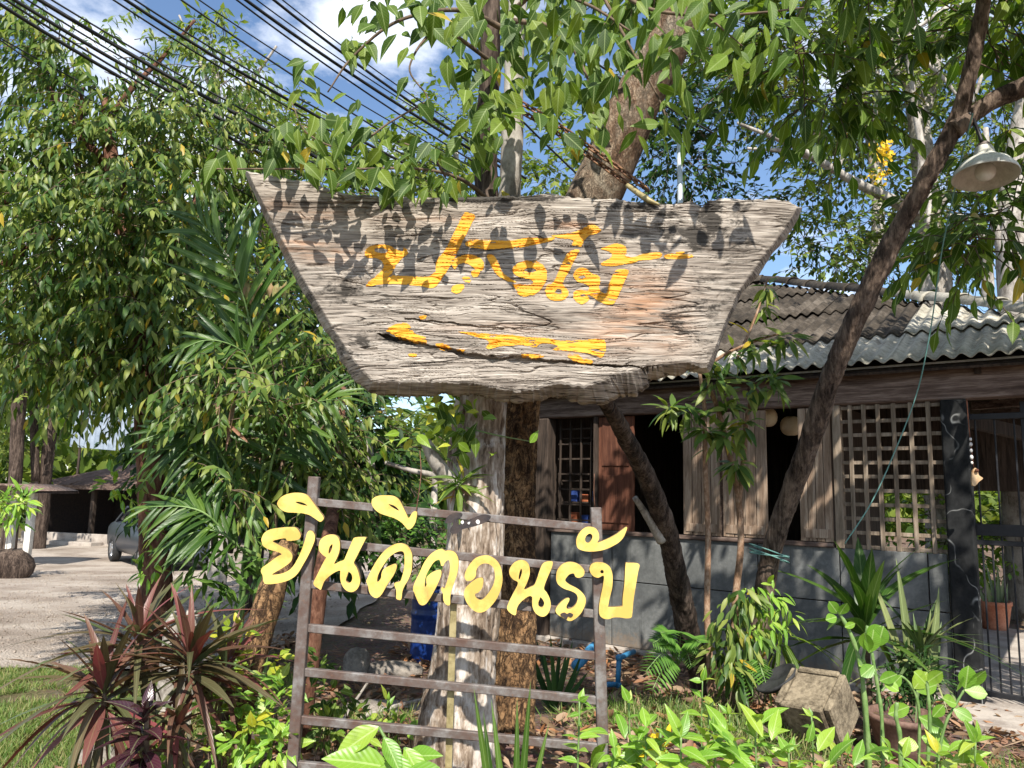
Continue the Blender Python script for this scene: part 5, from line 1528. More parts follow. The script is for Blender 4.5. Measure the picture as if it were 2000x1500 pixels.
bgtree('dark_tree', 'dense dark tree behind the right half of the plank', [(1345, 900, 15, 30), (1345, 550, 15, 28), (1340, 380, 15, 20)], [(1340, 310, 15, 90, 100, 1.5, 230), (1300, 200, 15, 100, 110, 1.5, 190), (1400, 430, 15, 120, 60, 1.5, 130), (1430, 170, 15, 110, 90, 1.5, 150)], 111, 'leaf_dark', 0.17, 'bark_grey')
bgtree('tall_tree', 'stout pale trunk rising behind the roof, right of the leaning tree', [(1836, 800, 13, 66), (1826, 560, 13, 62), (1812, 420, 13, 50), (1795, 250, 13, 40), (1760, 60, 13, 30), (1740, -80, 13, 24)], [(1600, 180, 13, 180, 130, 1.5, 260), (1700, 330, 14, 170, 130, 1.5, 230), (1560, 60, 13, 220, 90, 1.5, 220), (1640, 480, 14, 110, 70, 1.3, 110)], 113, 'leaf_far', 0.15, 'bark_grey',
 br=[[(1815, 430, 13, 30), (1740, 390, 12.8, 24), (1660, 350, 12.6, 18), (1560, 290, 12.4, 12), (1440, 240, 12.2, 6)], [(1660, 350, 12.6, 14), (1560, 300, 12.5, 10), (1460, 290, 12.4, 6)], [(1798, 270, 13, 26), (1830, 120, 13, 18), (1850, -20, 13, 12)], [(1780, 180, 13, 24), (1700, 60, 13, 16), (1640, -30, 13, 10)], [(1812, 420, 13, 20), (1900, 330, 13, 13), (1980, 250, 13, 8)]])
bgtree('tall_tree', 'pale crooked tree behind the roof at the far right edge', [(1990, 800, 11, 70), (1985, 580, 11, 66), (1978, 420, 11, 60), (1995, 260, 11, 46), (2030, 60, 11, 36)], [(1900, 430, 12.5, 160, 110, 1.3, 190), (1930, 160, 12, 170, 150, 1.4, 260), (1800, 60, 12, 130, 90, 1.3, 130)], 117, 'leaf_far', 0.15, 'bark_grey',
 br=[[(1985, 560, 11, 30), (1950, 460, 11, 22), (1935, 380, 11, 16), (1925, 250, 11, 10)], [(1930, 590, 10.8, 24), (1925, 480, 10.8, 20), (1895, 430, 10.8, 12), (1850, 420, 10.8, 7)], [(1850, 15, 9, 10), (1780, 60, 9, 8), (1700, 95, 9, 5)]])
bgtree('fine_leaved_tree', 'fine-leaved dark tree with bare twisting boughs behind the lamp', [(1700, 800, 17, 30), (1705, 560, 17, 28), (1715, 400, 17, 24), (1690, 200, 17, 18), (1670, 40, 17, 12)], [(1480, 120, 17, 170, 120, 1.5, 230), (1620, 260, 17, 150, 110, 1.5, 210), (1760, 150, 17, 170, 150, 1.5, 260), (1560, 420, 17, 90, 90, 1.2, 110), (1760, 480, 17, 150, 110, 1.5, 220), (1920, 320, 17, 120, 120, 1.5, 160)], 119, 'leaf_dark', 0.17, 'bark_grey',
 br=[[(1790, 420, 11.5, 16), (1800, 300, 11.5, 15), (1785, 200, 11.5, 13), (1775, 80, 11.5, 12), (1790, -40, 11.5, 10)], [(1800, 330, 11.4, 10), (1815, 380, 11.3, 9), (1812, 440, 11.2, 8)], [(1775, 90, 11.5, 9), (1840, 150, 11.4, 8), (1880, 200, 11.3, 5)], [(1708, 260, 12, 9), (1712, 180, 12, 10), (1716, 110, 12, 8)], [(1640, 330, 12, 9), (1660, 250, 12, 7), (1690, 170, 12, 5)], [(1900, 200, 11, 8), (1940, 90, 11, 7), (1990, 30, 11, 5)]])
# far wall of vegetation so that nothing ends in bare fields
wood = bpy.data.objects.new('far_wood', None)
rngw = np.random.default_rng(55)
n = 30000
az = rngw.uniform(-0.95, 0.95, n)
dist = rngw.uniform(38, 56, n)
hgt = rngw.random(n) ** 0.8 * (5.0 + 3.0 * vnoise(np.stack([az * 9, az * 0, az * 0], -1), 5))
posw = np.stack([np.sin(az) * dist, np.cos(az) * dist, hgt - 0.4], -1)
Mw = frames(posw, rngw.normal(0, 1, (n, 3)) + V(0, 0, -0.5), V(0, -0.3, 1) + rngw.normal(0, 0.5, (n, 3)), rngw.uniform(0.5, 1.0, n))
bpy.data.objects.remove(wood)
add('far_wood', merged('far_wood', leaf_tmpl(0.6, 2, 0.2, 0.1, 0.5), Mw), M['leaf_far'], None, 'far-off wood closing the view behind the shed and house', 'wood', kind='stuff')
hedge = thing('thicket', 'dense dark thicket filling the gaps behind the leafy tree and palm', 'thicket', to_ground(at(420, 1080, 8.6), sink=0))
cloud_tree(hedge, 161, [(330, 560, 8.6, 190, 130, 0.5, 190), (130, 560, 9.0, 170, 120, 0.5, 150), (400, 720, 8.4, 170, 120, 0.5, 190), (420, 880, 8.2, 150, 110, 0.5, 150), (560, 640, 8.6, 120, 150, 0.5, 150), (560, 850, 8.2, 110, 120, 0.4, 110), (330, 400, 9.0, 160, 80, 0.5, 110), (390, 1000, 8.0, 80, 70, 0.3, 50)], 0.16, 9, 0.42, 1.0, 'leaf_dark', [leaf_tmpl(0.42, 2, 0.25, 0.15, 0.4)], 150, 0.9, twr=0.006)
limbs(hedge, [[(420, 1080, 8.6, 14), (410, 850, 8.6, 12), (380, 650, 8.7, 8), (340, 480, 8.8, 5)], [(450, 1080, 8.5, 10), (500, 850, 8.4, 8), (550, 650, 8.6, 5)]], 'bark_dark', 163)
# undergrowth in the shade behind the frame and left of it
under = thing('undergrowth_shrub', 'dark shade-grown shrub filling the gap between palm and sign frame', 'shrub', to_ground(at(660, 1120, 7.0), sink=0))
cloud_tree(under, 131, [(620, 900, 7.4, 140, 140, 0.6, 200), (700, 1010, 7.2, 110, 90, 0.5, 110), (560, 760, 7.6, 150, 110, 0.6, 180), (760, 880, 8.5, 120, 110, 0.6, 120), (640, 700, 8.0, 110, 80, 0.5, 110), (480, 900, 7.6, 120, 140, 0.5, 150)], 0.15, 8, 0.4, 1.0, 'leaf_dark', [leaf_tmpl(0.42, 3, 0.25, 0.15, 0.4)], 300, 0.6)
limbs(under, [[(700, 1130, 7.0, 16), (690, 1000, 7.1, 14), (660, 850, 7.3, 10)], [(740, 1130, 7.2, 22), (730, 980, 7.2, 18), (720, 850, 7.3, 12)], [(842, 1150, 7.4, 18), (846, 1020, 7.4, 16), (850, 920, 7.5, 10)], [(600, 1130, 7.3, 14), (590, 900, 7.4, 10), (570, 760, 7.5, 7)]], 'bark_grey', 133)
under2 = thing('bush', 'small bright feathery bush behind the second yellow letter mark', 'shrub', to_ground(at(800, 1140, 6.6), sink=0))
cloud_tree(under2, 137, [(790, 1070, 6.6, 60, 60, 0.3, 90), (850, 1060, 6.6, 40, 50, 0.25, 50), (740, 1120, 6.5, 50, 40, 0.25, 40)], 0.06, 9, 0.18, 1.0, 'leaf_fern', T_TINY, 200, 0.2, twr=0.003)
house_shrub = thing('back_garden_shrubs', 'sunlit shrubs seen through the lattice beyond the house', 'shrub', H(-0.5, -6.4, 0))
cloud_tree(house_shrub, 139, [(H(-1.5, -6.5, 0.9), 0, None, 1.6, 0.9, 0.8, 150), (H(0.4, -6.6, 1.0), 0, None, 1.3, 1.0, 0.7, 150)], 0.14, 8, 0.35, 1.0, 'leaf_lime', T_TINY, 60, 0.4)

# ------------------------------------------------------------------ climbing foliage above the plank
def hang_leaves(rng, regions, base_len, down=1.0):
    Ms = []
    for poly, n, y0, y1, sc in regions:
        q = sample_poly(rng, poly, n)
        Y = rng.uniform(y0, y1, n)
        pos = np.array([at(a, b, c) for (a, b), c in zip(q, Y)])
        d = V(0, -0.12, -1.0 * down) + rng.normal(0, 0.55, (n, 3)) * V(1.15, 0.8, 0.6)
        nm = V(0, -1.0, 0.45) + rng.normal(0, 0.45, (n, 3))
        L = base_len * sc * (0.55 + 0.70 * rng.random(n))
        Ms.append(frames(pos, d, nm, L, L * rng.uniform(0.85, 1.15, n)))
    return np.vstack(Ms)
rng = np.random.default_rng(21)
vine = thing('climbing_plant', 'leafy climber with big pointed leaves spilling over the top of the plank', 'climbing plant', at(955, 385, 4.0))
Mv = hang_leaves(rng, [
 ([(700, -60), (1190, -60), (1230, 120), (1150, 300), (1040, 220), (940, 300), (905, 160), (840, 60), (760, 70), (700, 50)], 250, 3.15, 3.75, 0.95),
 ([(650, 0), (720, 0), (740, 120), (670, 140)], 12, 3.3, 3.7, 0.9), ([(780, 60), (830, 60), (840, 250), (790, 180)], 6, 3.3, 3.6, 0.85),
 ([(500, 270), (620, 200), (720, 230), (820, 260), (900, 330), (905, 375), (840, 380), (700, 355), (600, 325), (520, 310)], 155, 3.3, 3.62, 0.82),
 ([(345, 330), (420, 285), (500, 300), (515, 335), (420, 365), (360, 365)], 13, 3.3, 3.6, 0.85),
 ([(580, 80), (680, 60), (710, 200), (640, 240), (590, 230)], 15, 3.3, 3.7, 0.75),
 ([(890, 200), (960, 200), (985, 380), (900, 385)], 26, 3.6, 3.95, 1.0),
 ([(1040, 60), (1190, 60), (1180, 250), (1090, 300), (1030, 240)], 36, 3.5, 4.2, 0.95),
 ([(860, -60), (1230, -60), (1220, 120), (1120, 240), (1040, 200), (930, 220), (880, 100)], 150, 4.0, 4.7, 1.0)], 0.138)
put_leaves(vine, Mv, T_OVATE, M['leaf_vine'], limit=300)
vs_rows = [
 [(955, 390, 4.0, 10), (900, 350, 3.75, 8), (820, 330, 3.55, 6), (700, 330, 3.45, 5), (560, 330, 3.4, 4), (400, 330, 3.4, 3)],
 [(990, 60, 3.9, 14), (900, 20, 3.7, 10), (780, 40, 3.5, 7), (690, 110, 3.5, 5), (640, 180, 3.5, 3)],
 [(960, 120, 3.9, 10), (860, 60, 3.6, 7), (800, 130, 3.5, 4), (835, 190, 3.5, 3), (832, 235, 3.5, 2)],
 [(830, 200, 3.5, 4), (760, 240, 3.5, 4), (680, 290, 3.45, 5), (600, 260, 3.45, 3), (570, 200, 3.5, 2)],
 [(1000, 40, 3.9, 12), (1090, 60, 3.8, 9), (1150, 160, 3.7, 5), (1160, 260, 3.6, 3)],
 [(1003, 20, 3.9, 12), (1060, -20, 3.7, 9), (1150, 10, 3.5, 7), (1230, 60, 3.4, 4)],
 [(870, 345, 3.6, 5), (840, 300, 3.5, 4), (790, 280, 3.5, 3)]]
limbs(vine, vs_rows, 'stem_brown', 201, 8)
over = thing('overhanging_branch', 'sunlit branch with hanging bright leaves across the top right', 'branch', at(1250, -60, 3.4))
rng = np.random.default_rng(22)
Mo = hang_leaves(rng, [
 ([(1190, -60), (1560, -60), (1570, 40), (1500, 80), (1400, 70), (1250, 130)], 84, 2.9, 3.5, 1.0),
 ([(1200, 120), (1340, 130), (1340, 300), (1270, 260), (1210, 280)], 30, 3.3, 3.9, 0.85),
 ([(1350, 60), (1420, 60), (1560, 60), (1560, 110), (1380, 120)], 12, 3.0, 3.4, 1.05)], 0.150)
put_leaves(over, Mo, [leaf_tmpl(0.36, 5, 0.22, 0.14, 0.40, tip=1.3), leaf_tmpl(0.32, 5, 0.34, 0.20, 0.42, tip=1.2, wav=0.012), leaf_tmpl(0.38, 5, 0.10, 0.08, 0.38, tip=1.4)], M['leaf_over'], limit=200)
limbs(over, [[(1150, -80, 3.6, 12), (1250, 10, 3.35, 8), (1380, 30, 3.2, 7), (1480, 25, 3.2, 5), (1570, 15, 3.2, 3)], [(1380, 30, 3.2, 5), (1450, 90, 3.2, 3)], [(1150, -60, 3.7, 8), (1230, 90, 3.6, 6), (1290, 200, 3.6, 4), (1310, 270, 3.6, 3)]], 'stem_brown', 211, 8)
# crown of the forked tree: mid-size leaves in the picture, thicker out of it above the house
rng = np.random.default_rng(23)
cloud_tree(fork, 141, [
 (1640, 170, 5.6, 130, 130, 0.5, 52), (1560, 90, 5.2, 120, 80, 0.4, 40), (1930, 60, 5.2, 110, 90, 0.4, 46), (1960, 430, 5.8, 90, 90, 0.4, 40), (1900, 480, 5.8, 60, 60, 0.3, 20), (1990, 280, 5.6, 50, 90, 0.3, 20),
 (V(1.9, 3.5, 4.85), 0, None, 0.7, 0.35, 0.6, 120), (V(3.1, 3.2, 5.1), 0, None, 1.0, 0.45, 0.9, 150), (V(4.3, 3.0, 5.1), 0, None, 1.0, 0.5, 0.9, 140), (V(2.6, 4.6, 5.7), 0, None, 1.0, 0.4, 0.8, 110), (V(1.0, 4.7, 5.2), 0, None, 0.6, 0.3, 0.5, 60), (V(4.0, 4.4, 5.4), 0, None, 1.0, 0.5, 0.8, 130)],
 0.17, 7, 0.45, 1.0, 'leaf_vine', [leaf_tmpl(0.42, 4, 0.25, 0.15, 0.4)], 300, 0.6, bmat='stem_brown')
# yellow flower clusters of a golden shower tree
for i, (px, py, w, h, n, lab) in enumerate(((1725, 305, 24, 46, 130, 'large hanging cluster of golden-yellow flowers right of centre'), (1650, 275, 10, 14, 34, 'small tuft of golden-yellow flowers left of the large cluster'), (1712, 345, 22, 14, 20, 'loose yellow flower sprig under the large cluster'))):
    t = thing('flower_cluster', lab, 'flowers', at(px, py - h, 8), 'golden flower clusters')
    q = rng.normal(0, 0.45, (n, 2)) * V(w, h) + V(px, py)
    q[:, 0] = px + (q[:, 0] - px) * np.interp(q[:, 1], [py - h, py, py + h], [0.4, 1.0, 0.6])
    pos = np.array([at(a, b, 8 + rng.normal(0, 0.06)) for a, b in q])
    Mf = frames(pos, rng.normal(0, 1, (n, 3)), V(0, -1, 0) + rng.normal(0, 0.6, (n, 3)), rng.uniform(0.04, 0.065, n))
    put_leaves(t, Mf, leaf_tmpl(0.8, 2, 0.2, 0.2, 0.5), M['petal'], 'petal', 130)
    add('stalk', tube('stalk', [at(px, py - h * 1.6, 8), at(px + 2, py, 8), at(px + 1, py + h, 8)], 0.004, 5, 4), M['stem_green'], t)

# ------------------------------------------------------------------ sapling leaves
rng = np.random.default_rng(31)
def fan_leaves(t, spots, mat, L, n, tmpl, rng, down=0.45, spread=1.0, limit=300):
    Ms = []
    for (px, py, Y, rad) in spots:
        c = at(px, py, Y)
        d = unit(rng.normal(0, 1, (n, 3)) * V(1, 0.8, 0.7) + V(0, -0.3, -down))
        pos = c + d * rng.random((n, 1)) * size(rad, Y) * 0.6 + rng.normal(0, 0.3, (n, 3)) * size(rad, Y) * 0.5
        l = L * rng.uniform(0.7, 1.25, n)
        Ms.append(frames(pos, d, V(0, -0.5, 1) + rng.normal(0, 0.35, (n, 3)), l))
    Ms = np.vstack(Ms)
    put_leaves(t, Ms, tmpl, M[mat], limit=limit)
T_LANCE = [leaf_tmpl(0.26, 5, 0.30, 0.16, 0.35, tip=1.1), leaf_tmpl(0.28, 5, 0.18, 0.12, 0.38)]
fan_leaves(sap2, [(1340, 795, 5.75, 40), (1310, 800, 5.7, 25), (1420, 790, 5.7, 50), (1470, 760, 5.7, 50), (1505, 740, 5.65, 40), (1415, 850, 5.7, 36), (1440, 905, 5.7, 20), (1395, 740, 5.7, 40), (1450, 830, 5.72, 30), (1380, 840, 5.72, 26)], 'leaf_tree', 0.17, 22, T_LANCE, rng)
fan_leaves(sap1, [(1380, 700, 5.65, 24), (1430, 690, 5.65, 30), (1470, 670, 5.65, 36), (1520, 660, 5.62, 36), (1500, 560, 5.8, 20), (1540, 660, 5.6, 20), (1490, 600, 5.9, 26)], 'leaf_tree', 0.16, 13, T_LANCE, rng, 0.6)
limbs(sap1, [[(1366, 725, 5.7, 8), (1430, 685, 5.65, 6), (1510, 655, 5.62, 4), (1560, 650, 5.6, 2)], [(1440, 700, 5.68, 6), (1475, 620, 5.8, 5), (1500, 545, 5.85, 3)]], 'bark_sapling', 221, 8)

# ------------------------------------------------------------------ palms
T_LEAFLET = [leaf_tmpl(0.125, 6, 0.18, 0.22, 0.30, tip=0.8), leaf_tmpl(0.11, 6, 0.34, 0.26, 0.32, tip=0.8), leaf_tmpl(0.12, 6, 0.50, 0.2, 0.3, tip=0.7)]
LEAFLETS = [leaf_mesh('leaflet', t, M['leaf_palm']) for t in T_LEAFLET]
def frond(t, rows, n, lpx, ang=55, seed=0, facing=(0, -1, 0.35), droop=0.15, sides=(1, -1), r=0.009, taper=0.55):
    rng = np.random.default_rng(seed)
    P = spline(ats(rows), None, 12)
    Y = rows[0][2]
    add('rachis', mesh_np('rachis', *tube_vf(P, np.linspace(r, r * 0.3, len(P)), 8)), M['stem_green'], t)
    T = unit(np.gradient(P, axis=0))
    f = unit(V(*facing))
    for k in range(n):
        u = 0.12 + 0.88 * k / (n - 1)
        i = min(len(P) - 1, int(u * (len(P) - 1)))
        for s in sides:
            side = unit(np.cross(f, T[i])) * s
            a = math.radians(ang * (1 - 0.45 * u) + rng.normal(0, 7))
            d = T[i] * math.cos(a) + side * math.sin(a) + V(0, 0, -droop) + rng.normal(0, 0.08, 3) + f * 0.12
            L = size(lpx, Y) * (0.75 + 0.5 * math.sin(math.pi * min(1, u * 0.9 + 0.1))) * (1 - taper * max(0, u - 0.6)) * rng.uniform(0.9, 1.1)
            nm = f + side * 0.35 * s + rng.normal(0, 0.2, 3)
            inst('leaflet', LEAFLETS[int(rng.integers(0, 3))], t, frames(P[i][None], d[None], nm[None], [L])[0])
palm = thing('areca_palm', 'tall areca palm clump with arching fronds left of the plank', 'palm', to_ground(at(500, 1180, 5.3), sink=0))
frond(palm, [(515, 900, 5.4), (505, 760, 5.3), (490, 640, 5.2), (465, 550, 5.1), (430, 480, 5.05), (385, 425, 5.0)], 15, 118, 48, 1, droop=0.10)
frond(palm, [(540, 900, 5.4), (510, 780, 5.3), (485, 705, 5.2), (455, 675, 5.1), (400, 665, 5.0), (340, 690, 4.95)], 15, 88, 58, 2, (0, -0.9, 0.6), 0.35)
frond(palm, [(500, 980, 5.3), (440, 930, 5.2), (400, 897, 5.1), (350, 878, 5.05), (285, 880, 5.0)], 14, 80, 65, 3, (0, -0.8, 0.7), 0.5)
frond(palm, [(470, 960, 5.3), (420, 870, 5.2), (390, 838, 5.1), (340, 822, 5.0), (290, 845, 5.0)], 15, 82, 62, 4, (0, -0.9, 0.5), 0.1)
frond(palm, [(520, 960, 5.3), (540, 870, 5.2), (570, 810, 5.1), (620, 785, 5.05), (660, 780, 5.0)], 14, 100, 66, 5, (0, -0.95, 0.4), 0.45)
frond(palm, [(460, 1070, 5.1), (410, 1010, 4.95), (360, 990, 4.9), (290, 990, 4.85)], 14, 78, 58, 7, (0, -0.7, 0.8), 0.35)
frond(palm, [(480, 1080, 5.1), (430, 1040, 4.95), (380, 1040, 4.9), (320, 1070, 4.85)], 13, 72, 58, 8, (0, -0.7, 0.8), 0.3)
for i, rows in enumerate(([(500, 1200, 5.3, 14), (500, 1050, 5.3, 12), (515, 900, 5.4, 9)], [(470, 1200, 5.25, 14), (480, 1080, 5.2, 11), (500, 960, 5.25, 8)], [(520, 1210, 5.3, 14), (510, 1100, 5.2, 10), (470, 1070, 5.1, 7)])):
    P, Rr = pxpath(rows)
    P = [to_ground(P[0])] + P
    add('cane', tube('cane', P, [Rr[0]] + Rr, 10, 8), M['stem_green'], palm)
shs = thing('shade_shrub', 'dark drooping shrub growing through the palm fronds', 'shrub', to_ground(at(520, 1180, 5.6), sink=0))
cloud_tree(shs, 151, [(570, 720, 5.8, 110, 90, 0.35, 80), (610, 850, 5.7, 100, 90, 0.35, 90), (450, 800, 6.0, 110, 110, 0.3, 80), (550, 960, 5.6, 110, 80, 0.3, 80), (640, 960, 5.6, 70, 80, 0.3, 60), (520, 600, 6.2, 100, 90, 0.3, 70), (420, 760, 4.95, 70, 60, 0.15, 26), (500, 860, 4.9, 80, 70, 0.15, 40), (440, 960, 4.85, 80, 50, 0.15, 30), (560, 780, 4.9, 60, 60, 0.15, 26), (350, 960, 4.9, 50, 50, 0.15, 14)], 0.10, 8, 0.30, 1.3, 'leaf_tree', [leaf_tmpl(0.34, 3, 0.28, 0.16, 0.38)], 300, 1.0, bmat='stem_brown', twr=0.004)
limbs(shs, [[(520, 1180, 5.6, 12), (540, 1000, 5.5, 10), (560, 800, 5.6, 7), (540, 650, 5.8, 4)], [(520, 1150, 5.6, 9), (470, 950, 5.6, 7), (440, 800, 5.6, 4)], [(540, 1000, 5.5, 7), (600, 880, 5.5, 5), (640, 820, 5.5, 3)]], 'stem_brown', 241, 8)
# dry hanging sheaths on the palm
rng = np.random.default_rng(41)
for (x0, y0, x1, y1) in ((428, 735, 424, 830), (465, 760, 440, 870), (430, 812, 485, 865), (425, 830, 395, 848), (452, 830, 440, 880)):
    a, b = at(x0, y0, 4.85), at(x1, y1, 4.8)
    L = np.linalg.norm(b - a)
    me = leaf_mesh('dry_sheath', leaf_tmpl(0.085, 6, 0.10, 0.7, 0.65, wav=0.02), M['leaf_dry'])
    inst('dry_sheath', me, palm, frames(a[None], (b - a)[None], V(0, -1, 0.2)[None], [L])[0])
# pinkish young leaf spray near the plank's left edge
young = thing('young_leaf_spray', 'spray of limp pinkish young leaves beside the plank edge', 'branch', at(480, 555, 6.0))
rng = np.random.default_rng(42)
pos = np.array([at(x, 553 + rng.normal(0, 5), 5.9) for x in np.linspace(478, 560, 16)])
put_leaves(young, frames(pos, V(0, -0.1, -1) + rng.normal(0, 0.25, (16, 3)), V(0.2, -1, 0.2) + rng.normal(0, 0.4, (16, 3)), rng.uniform(0.10, 0.17, 16)), leaf_tmpl(0.34, 4, 0.15, 0.2, 0.4), M['leaf_pink'])
add('stem', tube('stem', [at(560, 548, 5.9), at(520, 550, 5.9), at(476, 553, 5.9)], 0.004, 6, 6), M['stem_green'], young)

# ------------------------------------------------------------------ overhead cables and the pipe behind the plank
CAB = [((0, 74), (500, 392), 3, 'lowest thin cable crossing the leafy tree'), ((0, 70), (455, 306), 3, 'second thin cable, just above the lowest one'),
       ((0, 4), (472, 283), 8, 'thick cable bundle starting in the top left corner'), ((18, 0), (500, 290), 5, 'cable hugging the thick corner bundle'),
       ((35, 0), (560, 303), 8, 'heavy cable next right of the corner bundle'), ((60, 0), (590, 308), 4, 'thin cable beside the heavy left cable'),
       ((84, 0), (700, 352), 9, 'heaviest cable in the middle of the left group'), ((108, 0), (690, 330), 4, 'thin cable above the heaviest one'),
       ((228, 0), (700, 288), 4, 'first cable of the middle group'), ((252, 0), (705, 276), 7, 'thick cable of the middle group'), ((270, 0), (720, 268), 4, 'upper cable of the middle group'),
       ((360, 0), (880, 340), 4, 'lone cable above the middle group'), ((395, 0), (820, 272), 3, 'fine cable above the lone one'),
       ((468, 0), (890, 296), 4, 'lower cable of the right-hand trio'), ((486, 0), (900, 282), 7, 'thick cable of the right-hand trio'), ((507, 0), (905, 272), 3, 'fine upper cable of the right-hand trio'),
       ((540, 0), (930, 288), 6, 'thick rightmost cable left of the trunk'), ((557, 0), (930, 272), 3, 'finest rightmost cable left of the trunk'),
       ((840, 40), (1130, 345), 5, 'cable passing behind the trunk towards the plank'), ((1020, 20), (1345, 235), 5, 'cable crossing behind the leaning brown trunk')]
for (a, b, w, lab) in CAB:
    a, b = V(*a), V(*b)
    d = (b - a)
    p0, p1 = a - d * 0.45, b + d * 0.25
    q = []
    for t in np.linspace(0, 1, 17):
        p = p0 * (1 - t) + p1 * t
        Y = 5.2 + 2.4 * t
        P3 = at(p[0], p[1], Y)
        P3[2] -= 0.10 * (4 * t * (1 - t)) - 0.06
        q.append(P3)
    add('overhead_cable', mesh_np('overhead_cable', *tube_vf(q, size(w, 6) / 2, 6)), M['cable'], None, 'black overhead line: ' + lab, 'cable', 'black overhead cables', loc=q[8])
pb = at(1327, 276, 3.86)
pipe = thing('steel_pipe', 'thin pale steel pipe fixed upright behind the plank', 'pole', at(1332, 640, 3.86))
add('tube', tube('tube', [at(1332, 640, 3.86), pb], size(11, 3.86) / 2, 12), M['steel_pipe'], pipe)
add('cap', tube('cap', [pb - V(0, 0, 0.005), pb + V(0, 0, 0.012)], size(13, 3.86) / 2, 12), M['steel_pipe'], pipe)

# ------------------------------------------------------------------ orchids and ivy on the main trunk
orch = thing('trunk_creeper', 'pale-leaved creeper sprouting from the stub on the pale trunk', 'climbing plant', at(885, 900, 3.95))
rng = np.random.default_rng(51)
q = [(780, 845), (765, 850), (750, 870), (790, 880), (800, 855), (815, 850), (830, 845), (770, 885), (745, 880), (880, 800), (895, 790), (900, 810), (870, 820), (890, 840), (880, 835), (860, 830), (910, 780), (930, 800), (850, 790), (845, 810), (780, 795), (865, 865), (880, 870), (895, 865), (1035, 865), (970, 885), (960, 890), (935, 805), (945, 815), (905, 880)]
pos = np.array([at(a, b, 3.85 + rng.normal(0, 0.05)) for a, b in q])
n = len(q)
put_leaves(orch, frames(pos, V(0, -0.2, -0.5) + rng.normal(0, 0.8, (n, 3)), V(0, -1, 0.6) + rng.normal(0, 0.5, (n, 3)), rng.uniform(0.06, 0.11, n)), T_OVATE, M['leaf_yellow'])
pos = np.array([at(890 + rng.normal(0, 22), 815 + rng.normal(0, 30), 3.93 + rng.normal(0, 0.04)) for _ in range(34)])
put_leaves(orch, frames(pos, V(0, -0.2, -0.6) + rng.normal(0, 0.7, (34, 3)), V(0, -1, 0.6) + rng.normal(0, 0.5, (34, 3)), rng.uniform(0.07, 0.12, 34)), T_OVATE, M['leaf_vine'])
limbs(orch, [[(880, 900, 3.98, 5), (820, 860, 3.9, 4), (770, 860, 3.86, 3), (745, 872, 3.85, 2)], [(900, 880, 3.98, 4), (890, 820, 3.92, 4), (900, 785, 3.9, 3)], [(910, 835, 3.98, 3), (970, 850, 4.02, 3), (1035, 862, 4.5, 2)], [(880, 850, 3.95, 4), (830, 830, 3.88, 3), (790, 840, 3.85, 2)]], 'stem_green', 231, 6)
epi = thing('orchid_tuft', 'small dry-tipped orchid tuft rooted in the crook of the pale trunk', 'orchid', at(895, 965, 4.0))
rng = np.random.default_rng(52)
c = at(893, 950, 3.98)
d = unit(rng.normal(0, 1, (30, 3)) * V(1, 0.6, 1) + V(0.1, -0.5, 0))
put_leaves(epi, frames(np.repeat(c[None], 30, 0) + rng.normal(0, 0.02, (30, 3)), d, V(0, -0.6, 1) + rng.normal(0, 0.4, (30, 3)), rng.uniform(0.09, 0.2, 30)), leaf_tmpl(0.14, 4, 0.35, 0.2, 0.4), M['leaf_vine'])
put_leaves(epi, frames(np.repeat(c[None], 10, 0), unit(rng.normal(0, 1, (10, 3)) + V(-0.3, -0.5, -0.5)), V(0, -0.6, 1) + rng.normal(0, 0.4, (10, 3)), rng.uniform(0.06, 0.13, 10)), leaf_tmpl(0.14, 3, 0.2, 0.2, 0.4), M['leaf_dry'], 'dry_leaf')

